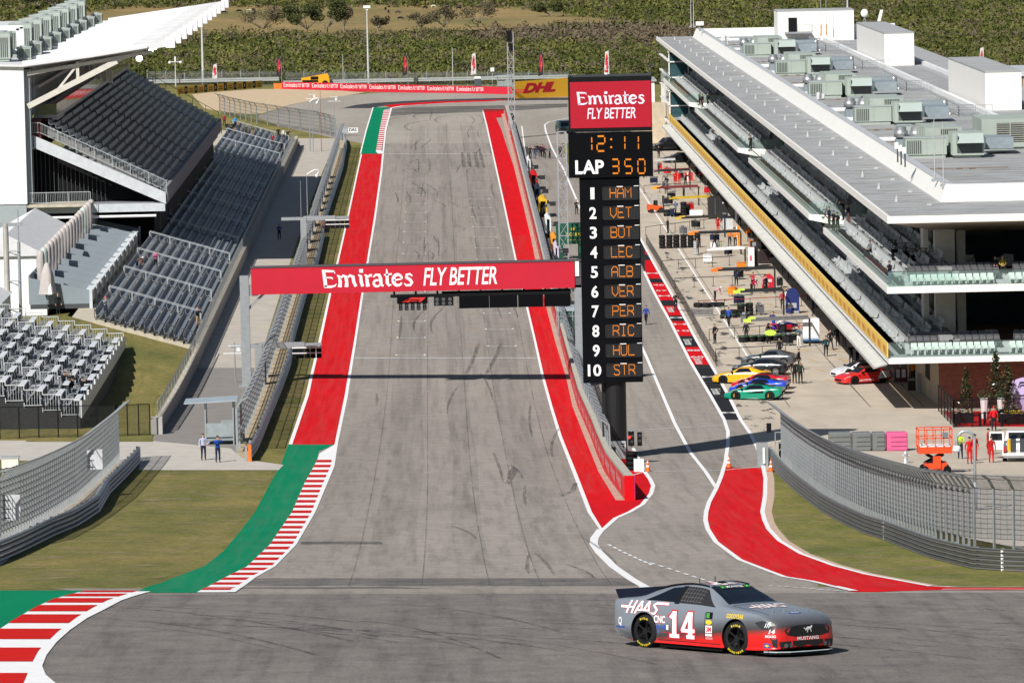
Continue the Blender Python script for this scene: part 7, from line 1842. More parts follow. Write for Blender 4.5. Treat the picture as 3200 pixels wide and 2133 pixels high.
 m=MB();put_text(m,'GOODYEAR',(0,0,0),(1,0,0),(0,1,0),.09,.5,bold=.03);rs('sponsor_lettering',m,mat('decal_yellow',(.7,.5,.02),.5),1.12,.77)
 TD_=((0,1,0),(-1,0,0),(0,0,-1))
 decal('hood_outline',scale(haas(.09),.36,.46),Rd,(1.62,-.55,0),*TD_,.006);decal('hood_lettering',scale(haas(.03),.36,.46),W_,(1.62,-.55,0),*TD_,.009)
 decal('roof_number_outline',txt('14',.62,.8,.09),Rd,(-.62,-.3,0),(1,0,0),(0,1,0),(0,0,-1),.006);decal('roof_number',txt('14',.62,.8,.04),W_,(-.62,-.3,0),(1,0,0),(0,1,0),(0,0,-1),.009)
 decal('hood_emblem',oval(.36,.1),mat('decal_oval_blue',(.05,.1,.3),.5),(2.22,-.18,0),*TD_,.006);decal('emblem_lettering',txt('Ford',.06,.2,.01,.2),W_,(2.19,-.1,0),*TD_,.01)
 decal('screen_strip',rect(1.12,.15),mat('strip_black',(.01,.01,.012),.5),(.38,-.56,0),*TD_,.012);decal('strip_lettering',txt('MONSTER',.07,.5,.02),W_,(.34,-.2,0),*TD_,.016)
 for y in(-.34,.36):decal('strip_mark',txt('M',.09,.09,.02),mat('decal_bright_green',(.06,.5,.05),.5),(.345,y,0),*TD_,.016)
 FD=((0,1,0),(0,0,1),(-1,0,0))
 def fpoly(name,pts,mt,off=.006):
  m=MB();c=(sum(p[0]for p in pts)/len(pts),sum(p[1]for p in pts)/len(pts));q=[(p[0],p[1],0)for p in pts];m.add(q+[(c[0],c[1],0)],[(i,(i+1)%len(pts),len(pts))for i in range(len(pts))]);return decal(name,m,mt,(0,0,0),*FD,off)
 GR=mat('grille_black',(.01,.01,.011),.6)
 fpoly('grille',[(-.66,.56),(-.56,.63),(-.3,.66),(.3,.66),(.56,.63),(.66,.56),(.6,.47),(.36,.43),(-.36,.43),(-.6,.47)],GR)
 fpoly('lower_grille',[(-.44,.345),(.44,.345),(.42,.17),(-.42,.17)],GR)
 for sd in(-1,1):
  fpoly('brake_duct',[(sd*.49,.345),(sd*.78,.335),(sd*.74,.19),(sd*.48,.18)],GR);fpoly('corner_intake',[(sd*.8,.4),(sd*.9,.42),(sd*.86,.24),(sd*.8,.2)],GR)
  for y in(.5,.62):m=oval(.09,.09);decal('driving_lamp',m,mat('lens_grey',(.1,.1,.11),.3),(0,sd*y-.045,.21),*FD,.012)
  hl=decal('headlight',(lambda m:m.add([(-.08,.03,0),(.1,.075,0),(.32,.06,0),(.42,-.02,0),(.36,-.11,0),(.1,-.09,0)],[(0,1,2,3,4,5)])and m)(MB()),mat('headlight_dark',(.03,.032,.036),.25),(2.05,sd*.98,.68)if sd<0 else(2.05,.98,.68),(1,0,0),(0,0,1),(-.35,-sd*.94,0),.008)
  m=MB()
  for i in range(3):m.quad((.19+i*.045,-.06,0),(.205+i*.045,-.06,0),(.235+i*.045,.03,0),(.22+i*.045,.03,0))
  decal('headlight_bar',m,W_,(2.05,sd*.98,.68),(1,0,0),(0,0,1),(-.35,-sd*.94,0),.012)
 decal('nose_lettering',txt('MUSTANG',.07,.62,.03,0,1.05),W_,(0,-.31,.355),*FD,.008)
 m=MB();strokes(m,[[(0,.05,.03),(.06,.1,.05),(.14,.09,.06),(.19,.14,.03)],[(.08,.08,.025),(.05,0,.015)],[(.14,.08,.025),(.17,.01,.015)],[(.0,.08,.015),(-.05,.1,.02)]],(0,0,0),(1,0,0),(0,1,0),1,1);decal('grille_emblem',m,W_,(0,-.08,.5),*FD,.014)
 decal('nose_number',txt('14',.09,.14,.03,.2),W_,(1.98,0,.5),(1,0,0),(0,0,1),(-.35,.94,0),.008)
 decal('sponsor_lettering',txt('MOOG',.05,.24,.03),W_,(1.9,0,.42),(1,0,0),(0,0,1),(-.35,.94,0),.008);decal('sponsor_badge',rect(.16,.1),mat('decal_blue',(.03,.08,.35),.5),(1.86,0,.2),(1,0,0),(0,0,1),(-.35,.94,0),.008)
 decal('sponsor_badge',(lambda m:m.add([(0,.04,0),(.06,.07,0),(.12,.04,0),(.06,.01,0)],[(0,1,2,3)])and m)(MB()),mat('decal_yellow',(.7,.5,.02),.5),(1.88,0,.21),(1,0,0),(0,0,1),(-.35,.94,0),.011)
 for x in(-.50,.47):rs('door_line',rect(.012,.55),GR,x,.3,.007)
 rs('sill_line',rect(1.9,.012),GR,-.95,.2,.007)
 for y in(-.72,.7):decal('hood_line',rect(.014,1.05),GR,(2.12,y,0),*TD_,.006)
 decal('hood_line',rect(1.4,.014),GR,(1.06,-.7,0),*TD_,.006);decal('trunk_line',rect(1.4,.016),GR,(-1.78,-.7,0),*TD_,.006)
 m=MB();m.hexa([(-2.42,-.76,.98),(-2.39,-.76,.98),(-2.39,.76,.98),(-2.42,.76,.98),(-2.5,-.79,1.19),(-2.47,-.79,1.19),(-2.47,.79,1.19),(-2.5,.79,1.19)]);m.lb('spoiler',mat('spoiler_navy',(.01,.013,.03),.5),t)
 pl=[(2.2,-.93),(2.46,-.8),(2.6,-.55),(2.64,0),(2.6,.55),(2.46,.8),(2.2,.93)]
 m=MB();m.prism([(x,y,0)for x,y in pl],(0,0,.07),(0,0,.12));m.b2((1.9,-.9,.07),(2.3,.9,.14));sp=m.lb('splitter',BLACK,t)
 m=MB();m.tube([(x*1.002,y*1.004,.118)for x,y in pl],.012,5);m.lb('splitter_edge',mat('edge_pale',(.5,.6,.62),.4),sp)
 m=MB();m.b2((-.95,-.93,.06),(.95,.93,.16));m.lb('side_skirt',BLACK,t)
 m=MB();m.b2((-2.3,-.8,.2),(2.2,.8,.3));m.lb('underbody',BLACK,t)
 m=MB();m.tube([(-.5,.25,1.38),(-.5,.25,1.51)],.01,5);m.cut();m.tube([(-.5,-.2,1.38),(-.5,-.2,1.48)],.01,5);m.lb('aerial',BLACK,t)
 m=MB();m.hexa([(-.05,-.12,1.38),(.12,-.12,1.37),(.12,.12,1.37),(-.05,.12,1.38),(-.05,-.1,1.43),(.05,-.08,1.41),(.05,.08,1.41),(-.05,.1,1.43)]);m.lb('roof_scoop',BLACK,t)
 for y in(-.5,-.17,.17,.5):m=MB();m.tube([(2.02,y,.9),(2.02,y,.96)],.018,6);m.lb('hood_pin',RIMS,t)
 for x in(rx,fx):
  for sd in(-1,1):
   h=wheel(t,x,sd*.82,wr,.3,RIMK,5,sd)
   if x==fx:h.rotation_euler=(0,0,R(7))
   m=MB()
   for word,a0,fl in(('GOODYEAR',200,1),('EAGLE',62,1)):
    for i,ch in enumerate(word):
     a=R(a0+i*11+30)if sd<0 else R(150-a0-i*11);c_,s_=math.cos(a),math.sin(a);u=Vector((-s_,0,c_))if sd<0 else Vector((s_,0,-c_))
     if word=='EAGLE':a=R(a0+50-i*11)if sd<0 else R(130-a0+i*11);c_,s_=math.cos(a),math.sin(a);u=-(Vector((-s_,0,c_))if sd<0 else Vector((s_,0,-c_)));v=Vector((c_,0,s_));ro=.255
     else:v=-Vector((c_,0,s_));ro=.315
     put_text(m,ch,Vector((c_,0,s_))*ro+Vector((0,sd*.156,0))-u*.03,u,v,.04,.042,bold=.03)
   m.lb('tyre_lettering',mat('tyre_yellow',(.75,.6,.03),.6),h)
   m=MB()
   for i in range(5):a=R(72*i);m.lathe([(0,.0),(.016,0),(.016,.02)],(.07*math.cos(a),sd*.1,.07*math.sin(a)),8,axis='y')
   m.lathe([(.05,sd*.07),(.045,sd*.12),(0,sd*.12)],(0,0,0),12,axis='y');m.lb('hub',RIMS,h)
stock_car()
# ---- parked cars
COUPE=[(-2.2,.4,.62,.74,.62,.7,.84,.55,.9,.91),(-2.05,.26,.78,.88,.6,.84,.9,.62,.96,.97),(-1.6,.2,.84,.95,.55,.9,.9,.62,1.05,1.07),(-1.1,.17,.84,.94,.52,.88,.88,.6,1.19,1.21),(-.5,.16,.84,.92,.5,.87,.87,.57,1.27,1.29),(.0,.16,.84,.92,.5,.87,.86,.57,1.25,1.28),(.45,.16,.84,.93,.5,.88,.85,.63,1.08,1.11),(.85,.16,.84,.95,.5,.9,.83,.7,.91,.94),(1.4,.17,.84,.95,.48,.9,.77,.7,.84,.88),(1.9,.18,.8,.9,.45,.84,.68,.6,.73,.77),(2.2,.2,.66,.74,.42,.68,.58,.48,.62,.64),(2.3,.26,.46,.52,.42,.48,.53,.34,.56,.57)]
MIDEN=[(-2.2,.5,.7,.82,.68,.78,.84,.6,.88,.89),(-2.05,.35,.82,.93,.62,.9,.9,.65,.93,.94),(-1.5,.18,.86,.98,.55,.92,.9,.62,.99,1.01),(-.9,.14,.86,.95,.5,.88,.84,.56,1.1,1.13),(-.3,.14,.86,.93,.48,.87,.8,.52,1.17,1.2),(.15,.14,.86,.93,.48,.87,.78,.52,1.15,1.18),(.7,.14,.86,.94,.48,.88,.76,.6,.96,.99),(1.15,.14,.86,.95,.46,.9,.74,.68,.79,.81),(1.6,.15,.84,.92,.42,.88,.68,.66,.7,.71),(2.0,.17,.74,.82,.38,.76,.56,.56,.58,.58),(2.25,.2,.56,.62,.34,.56,.45,.4,.47,.47)]
SUVST=[(-2.4,.5,.72,.82,.8,.8,1.0,.66,1.5,1.52),(-2.3,.34,.84,.92,.8,.9,1.08,.72,1.7,1.72),(-1.6,.3,.88,.97,.8,.93,1.12,.74,1.82,1.85),(-.6,.28,.88,.97,.78,.93,1.12,.74,1.84,1.88),(.2,.28,.88,.97,.78,.93,1.1,.72,1.8,1.84),(.7,.28,.88,.97,.76,.93,1.1,.74,1.45,1.49),(1.05,.28,.88,.97,.76,.93,1.08,.78,1.15,1.19),(1.6,.28,.88,.96,.74,.92,1.04,.78,1.09,1.12),(2.1,.3,.84,.92,.7,.86,.98,.7,1.02,1.04),(2.4,.36,.72,.78,.66,.74,.88,.6,.92,.93)]
def paint(name,col,rough=.28):
 m=mat(name,col,rough,0,.03,1);m.node_tree.nodes['Principled BSDF'].inputs['Coat Weight'].default_value=.6;return m
_cars={}
def car(label,kind,p,head,pm,roof=None,rim=RIMK,caliper=None,name='sports_car',cat='car'):
 key=kind
 if key in _cars and caliper is None and roof is None:
  c=copy_tree(_cars[key],p,head,label)
  for ch in c.children:
   if ch.name.split('.')[0]in('body',):ch.material_slots[0].link='OBJECT';ch.material_slots[0].material=pm
   if ch.name.split('.')[0]=='wheel' and rim is not RIMK:
    for g in ch.children:
     if g.name.startswith('rim'):g.material_slots[0].link='OBJECT';g.material_slots[0].material=rim
  c.name=name;return c
 st,wbx,wr,wy,gl_={'coupe':(COUPE,(-1.32,1.35),.345,.8,((.42,.88),(-.95,.42),(-1.75,-.95))),'mid':(MIDEN,(-1.33,1.3),.345,.8,((.3,1.08),(-.95,.62),(-1.5,-.8))),'suv':(SUVST,(-1.5,1.45),.4,.82,((.32,1.0),(-2.1,.7),(-2.36,-2.3)))}[kind]
 t=thing(name,label,cat,p,head,'cars parked in the pit lane');sh=Shell(st);me=carve(sh.mesh(48,24),[pm,BLACK],wbx,wr*1.12,wy+.03);smooth_by_angle(me);link('body',me,t)
 (a,b),(c,d),(e,f)=gl_
 sh.band(a-.35 if kind!='suv' else a,b,5.12).lb('windscreen',CGLASS,t,smooth=True)
 if kind!='suv':sh.band(e,f,5.15).lb('rear_window',CGLASS,t,smooth=True)
 if kind=='mid' or roof:sh.band(-.85,.05,5.05,.008).lb('roof_panel',roof or BLACK,t,smooth=True)
 for sd in(-1,1):
  sh.patch((c,c+.3),(d+.1,d-.25),4.15,4.88,sd).lb('side_window',CGLASS,t,smooth=True)
  if kind=='mid':sh.patch((-.85,-.8),(.55,-.3),3.25,3.75,sd,.007).lb('side_intake',BLACK,t,smooth=True)
  if kind=='coupe':sh.patch((.75,.85),(1.0,.98),3.5,3.8,sd,.007,3,3).lb('side_vent',BLACK,t)
  sh.patch((1.7,1.75),(2.05,1.95),3.75,4.2,sd,.007,4,3).lb('headlight',mat('headlight_glass',(.25,.27,.3),.15),t)
  m=MB();y=sd*(sh.S(b-.2,4.3).y+.1);m.box((b-.25,y,sh.S(b-.2,4.3).z+.06),(.12,.2,.13));m.lb('mirror',BLACK,t)
  for x in wbx:wheel(t,x,sd*wy,wr,.25,rim,10,sd,caliper)
 m=MB();z=sh.S(st[-1][0],3).z;m.box((st[-1][0]-.02,0,z-.02),(.06,.9,.16));m.lb('grille',BLACK,t)
 m=MB();z=st[0][8]-.16;m.box((st[0][0]+.02,0,z-.2),(.06,1.3,.34));m.lb('rear_panel',BLACK,t)
 m=MB();m.box((st[0][0]-.02,0,z-.25),(.03,.45,.14));m.lb('number_plate',LWHITE,t)
 m=MB();m.b2((st[0][0]+.3,-.78,.14),(st[-1][0]-.3,.78,.24));m.lb('underbody',BLACK,t)
 _cars.setdefault(key,t);return t
HD=math.pi-R(14)
def spot(vx,vy,dx=0,dy=0):g=gp(vx,vy);return Vector((g.x+dx,g.y+dy,gz(g.x+dx,g.y+dy)))
YC=mat('caliper_yellow',(.7,.45,.02),.5)
car('green low sports car with black roof and yellow brake calipers, nearest of the row','mid',spot(1736,919,0,.8),HD,paint('green_car_paint',(.0,.24,.14)),caliper=YC)
car('blue low sports car with black roof between the green and the red one','mid',spot(1747,905,0,.8),HD,paint('blue_car_paint',(.01,.05,.5)))
car('red low sports car with black roof behind the blue one','mid',spot(1751,894,0,.8),HD,paint('red_car_paint',(.5,.008,.02)))
car('yellow coupe with dark windows in the parked row','coupe',spot(1707,882,0,.8),HD,paint('yellow_car_paint',(.75,.38,.005)))
car('black coupe with silver wheels behind the yellow one','coupe',spot(1751,862,0,.8),HD,paint('black_car_paint',(.008,.01,.014)),rim=RIMS)
car('dark grey coupe at the far end of the parked row','coupe',spot(1770,842,0,.8),HD,paint('grey_car_paint',(.06,.068,.078)),rim=RIMS)
car('white sports car half hidden behind the red and white coupe','mid',spot(1976,866,0,.8),math.pi+R(20),paint('white_car_paint',(.72,.73,.75)))
_sc=car('red and white coupe with white lettering on its side beside the brick wall','coupe',spot(1985,882,0,.8),math.pi+R(28),paint('safety_red',(.62,.02,.02)))
def sc_marks():
 sh=Shell(COUPE);m=sh.patch((-2.0,-1.9),(-.75,-1.1),2.6,4.2,1,.007);m.lb('white_panel',mat('car_white',(.7,.7,.7),.3),_sc,smooth=True)
 m=MB();y=.955
 v,f,w=text2d('CROWDSTRIKE',.03);k=1.35/w;m.add([(.95-p[0]*k*1.0-.0,0,.3+p[1]*.12)for p in v],f);m.v=[(x,sh.S(x,3.0).y+.012,z)for x,_,z in m.v];m.lb('side_lettering',LWHITE,_sc)
 m=sh.band(1.35,1.55,6.3,.008);m.lb('hood_emblem',LWHITE,_sc)
sc_marks()
car('black sport utility vehicle at the far end of the pits','suv',spot(1533,347,0,.8),math.pi+R(20),paint('suv_black',(.01,.012,.015)),name='parked_car')
car('dark green car with a green screen half hidden behind the scoreboard','suv',spot(1297,306,0,.8),-R(80),paint('van_dark_green',(.015,.04,.04)),name='parked_car')
car('black saloon parked before the black utility vehicle at the far pits','coupe',spot(1560,374,0,.8),math.pi+R(20),paint('black_saloon',(.01,.011,.014)),rim=RIMS,name='parked_car')
def pickup():
 p=gp(2340,1055);t=thing('pickup_truck','white pickup truck with its rear door open at the right edge','pickup truck',p,R(82));WP=paint('truck_white',(.72,.73,.74))
 m=MB();m.b2((-2.6,-.95,.55),(.1,-.88,1.25));m.b2((-2.6,.88,.55),(.1,.95,1.25));m.b2((-2.66,-.95,.55),(-2.58,.95,.72));m.b2((-2.6,-.9,.55),(.1,.9,.68));m.hexa([(.1,-.95,.5),(1.5,-.95,.5),(1.5,.95,.5),(.1,.95,.5),(.1,-.95,1.25),(1.5,-.95,1.2),(1.5,.95,1.2),(.1,.95,1.25)]);m.hexa([(1.5,-.95,.5),(2.6,-.9,.5),(2.6,.9,.5),(1.5,.95,.5),(1.5,-.95,1.2),(2.6,-.85,1.08),(2.6,.85,1.08),(1.5,.95,1.2)]);m.lb('body',WP,t)
 m=MB();m.hexa([(-.1,-.88,1.25),(1.3,-.88,1.22),(1.3,.88,1.22),(-.1,.88,1.25),(.05,-.72,1.86),(.8,-.72,1.86),(.8,.72,1.86),(.05,.72,1.86)]);m.lb('cab',WP,t)
 m=MB();m.b2((-.07,-.62,1.32),(-.0,.62,1.78));m.lb('rear_window',CGLASS,t)
 for sd in(-1,1):
  m=MB();m.b2((-2.68,sd*.78-.09,.8),(-2.6,sd*.78+.09,1.15));m.lb('tail_light',mat('tail_red',(.4,.02,.02),.3),t)
  for x in(-1.75,1.75):wheel(t,x,sd*.82,.4,.27,RIMS,8,sd)
 m=MB();m.b2((.6,.95,.6),(.7,1.9,1.75));m.lb('door',WP,t);m=MB();m.b2((.58,1.05,1.2),(.6,1.8,1.65));m.lb('door_window',CGLASS,t)
 m=MB();m.b2((-2.72,-.9,.42),(-2.6,.9,.58));m.lb('bumper',RIMS,t)
 m=MB()
 for y in(-.5,.1):m.b2((-1.6,y,.7),(-1.1,y+.35,1.5))
 m.lb('equipment',mat('equip_dark',(.03,.03,.035),.6),t)
 m=MB();m.tube([(-1.0,.55,.7),(-1.0,.55,1.45)],.14,10);m.lb('gas_bottle',mat('bottle_yellow',(.7,.4,.02),.4),t)
pickup()
# ================================================================== people
def skin_mesh(name,V_,E_,rad,seg_slot,mats,sub=1):
 me=bpy.data.meshes.new(name);me.from_pydata(V_,E_,[]);o=bpy.data.objects.new('tmp',me);COL.objects.link(o)
 o.modifiers.new('s','SKIN');sv=me.skin_vertices[0].data
 for i,r in enumerate(rad):sv[i].radius=r if isinstance(r,tuple)else(r,r)
 for i in range(len(rad)):sv[i].use_root=(i==0)
 s=o.modifiers.new('u','SUBSURF');s.levels=sub;s.render_levels=sub
 out=bpy.data.meshes.new_from_object(o.evaluated_get(bpy.context.evaluated_depsgraph_get()));bpy.data.objects.remove(o)
 for m in mats:out.materials.append(m)
 P_=[np.array(v,float)for v in V_]
 for f in out.polygons:
  c=np.array(f.center);best=(9,0)
  for k,(a,b)in enumerate(E_):
   d=P_[b]-P_[a];t=min(1,max(0,float((c-P_[a])@d/(d@d+1e-9))));e=float(np.linalg.norm(c-P_[a]-d*t))
   if e<best[0]:best=(e,seg_slot[k])
  f.material_index=best[1]
 out.polygons.foreach_set('use_smooth',[True]*len(out.polygons));out.name=name;return out
SKIN=mat('skin_tone',(.42,.24,.16),.6,var=.08);HAIRM=mat('dark_hair',(.03,.02,.014),.7);SHOE=mat('dark_shoes',(.02,.02,.022),.6)
def cloth(c):return mat('cloth_%d_%d_%d'%tuple(int(x*255)for x in c),c,.85,var=.14,scale=6,spec=.2)
POSES={}
def pose_mesh(kind):
 if kind in POSES:return POSES[kind]
 pz,ch,nk,hd,ht=(0,0,.96),(0,0,1.28),(0,-.01,1.49),(0,-.03,1.6),(0,-.02,1.72)
 sh=[(.185,0,1.42),(-.185,0,1.42)];hp=[(.095,0,.9),(-.095,0,.9)]
 kn=[(.11,-.02,.5),(-.11,-.02,.5)];an=[(.12,.02,.09),(-.12,.02,.09)];el=[(.27,.03,1.14),(-.27,.03,1.14)];wr=[(.26,-.08,.9),(-.26,-.08,.9)];hdv=[(.25,-.11,.8),(-.25,-.11,.8)]
 if kind=='fold':el=[(.29,-.06,1.16),(-.29,-.06,1.16)];wr=[(.05,-.2,1.2),(-.05,-.22,1.16)];hdv=[(-.04,-.23,1.22),(.04,-.24,1.14)]
 if kind=='photo':el=[(.28,-.2,1.28),(-.28,-.2,1.28)];wr=[(.1,-.3,1.5),(-.1,-.3,1.5)];hdv=[(.05,-.31,1.58),(-.05,-.31,1.58)]
 if kind=='hips':el=[(.42,.05,1.17),(-.28,.02,1.14)];wr=[(.22,-.05,1.02),(-.25,-.08,.9)];hdv=[(.16,-.09,.99),(-.24,-.11,.8)]
 if kind=='walk':kn=[(.1,-.18,.53),(-.1,.06,.5)];an=[(.1,-.3,.1),(-.1,.34,.16)];wr=[(.27,.12,.92),(-.27,-.2,.95)];hdv=[(.27,.14,.83),(-.27,-.26,.88)]
 if kind=='bend':
  ch,nk,hd,ht=(0,-.3,1.16),(0,-.46,1.26),(0,-.56,1.27),(0,-.66,1.3);sh=[(.18,-.4,1.2),(-.18,-.4,1.2)];el=[(.23,-.48,.94),(-.23,-.48,.94)];wr=[(.18,-.58,.74),(-.18,-.58,.74)];hdv=[(.15,-.62,.66),(-.15,-.62,.66)]
 if kind=='sit':
  dz=-.42;pz,ch,nk,hd,ht=[(p[0],p[1],p[2]+dz)for p in(pz,ch,nk,hd,ht)];sh=[(p[0],p[1],p[2]+dz)for p in sh];hp=[(.1,-.02,.49),(-.1,-.02,.49)];kn=[(.13,-.44,.52),(-.13,-.44,.52)];an=[(.13,-.46,.1),(-.13,-.46,.1)];el=[(.25,-.08,.76),(-.25,-.08,.76)];wr=[(.12,-.3,.66),(-.12,-.3,.66)];hdv=[(.08,-.36,.64),(-.08,-.36,.64)]
 to=[(a[0]*1.08,a[1]-.17,max(.035,a[2]-.06))for a in an]
 V_=[pz,ch,nk,hd,ht];rad=[(.15,.11),(.165,.115),.06,(.085,.1),(.07,.08)];E_=[(0,1),(1,2),(2,3),(3,4)];sl=[1,1,0,0]
 for s in(0,1):
  b=len(V_);V_+=[sh[s],el[s],wr[s],hdv[s]];rad+=[.072,.05,.038,(.042,.03)];E_+=[(1,b),(b,b+1),(b+1,b+2),(b+2,b+3)];sl+=[1,1,1,0]
  b=len(V_);V_+=[hp[s],kn[s],an[s],to[s]];rad+=[.1,.068,.05,(.045,.035)];E_+=[(0,b),(b,b+1),(b+1,b+2),(b+2,b+3)];sl+=[2,2,2,3]
 me=skin_mesh('body',V_,E_,rad,sl,[SKIN,cloth((.02,.02,.025)),cloth((.02,.02,.025)),SHOE])
 m=MB();h=Vector(hd);m.hexa([h+Vector(v)for v in[(-.015,-.1,-.02),(.015,-.1,-.02),(.015,-.08,-.02),(-.015,-.08,-.02),(-.006,-.095,.03),(.006,-.095,.03),(.006,-.08,.03),(-.006,-.08,.03)]])
 for s in(0,1):
  w,d=Vector(wr[s]),Vector(hdv[s]);u=(d-w).normalized();k=u.cross(Vector((0,-1,.2))).normalized()
  for i in range(4):a=d+k*(.024*(i-1.5));m.bar(a,a+u*(.055+.012*(1-abs(i-1.5)))+Vector((0,-.012,0)),.016)
  a=w.lerp(d,.6)+k*(.045*(1 if s else-1));m.bar(a,a+u*.05+k*(.02*(1 if s else-1)),.018)
 b=bmesh.new();b.from_mesh(me);x=m.mesh('x',[SKIN]);b.from_mesh(x);b.to_mesh(me);b.free()
 hr=MB();c=h*.4+Vector(ht)*.6;hr.ball(c+Vector((0,.018,.012)),(.083,.092,.085),n=10);hr.v=[v if v[2]>c.z-.03 or v[1]>c.y+.03 else(c.x+(v[0]-c.x)*.8,c.y+.02,v[2])for v in hr.v]
 hm=hr.mesh('hair',[HAIRM],True);cp=MB();cp.add(hr.v,hr.f);cp.box((c.x,c.y-.1,c.z+.02),(.13,.1,.015));cm=cp.mesh('cap',[HAIRM])
 POSES[kind]=(me,hm,cm);return POSES[kind]
def person(label,p,kind='stand',face=0.0,top=(.02,.02,.025),leg=(.02,.02,.025),cap=None,hair=None,k=1.0,group=None):
 me,hm,cm=pose_mesh(kind);t=link('person',me);tag(t,label,'person',group);t.location=p;t.rotation_euler=(0,0,face);t.scale=(k,k,k);WM[t.name]=Matrix()
 for i,c in((1,top),(2,leg)):t.material_slots[i].link='OBJECT';t.material_slots[i].material=cloth(c)
 h=link('cap' if cap else 'hair',cm if cap else hm,t);h.material_slots[0].link='OBJECT';h.material_slots[0].material=cloth(cap)if cap else(cloth(hair)if hair else HAIRM);return t
def deck(vx,vy,f):
 """picture point on a raised floor of height f(x, D)"""
 D=360.0
 while D<780:
  q=P(vx,vy,D)
  if q.z<=f(q.x,D):return Vector((q.x,q.y,f(q.x,D)))
  D+=.25
 return P(vx,vy,500)
low_deck=lambda x,D:(1.35+.24*max(0,int((-20.24-x)/.8))+gz(-20,0)+.02)if-28.5<x<-19 else(3.1+gz(-25,0)if x<-28 else-9)
ts_deck=lambda x,D:tstand_floor(max(0,int((-25.4-x)/1.3)))if D>TS0 else-9
hi_deck=lambda x,D:(9.1+.42*max(0,min(3,int((x-33.9)/1.0))))if x>33 else-9
K=(.012,.013,.016);NV=(.012,.018,.05);BL=(.02,.05,.25);RD=(.5,.012,.014);WH=(.65,.66,.68);OR=(.72,.2,.015);GY=(.12,.125,.135);TN=(.3,.22,.13);JN=(.03,.06,.13);BR=(.17,.07,.035);PK=(.55,.15,.25)
G=lambda vx,vy:gp(vx,vy)
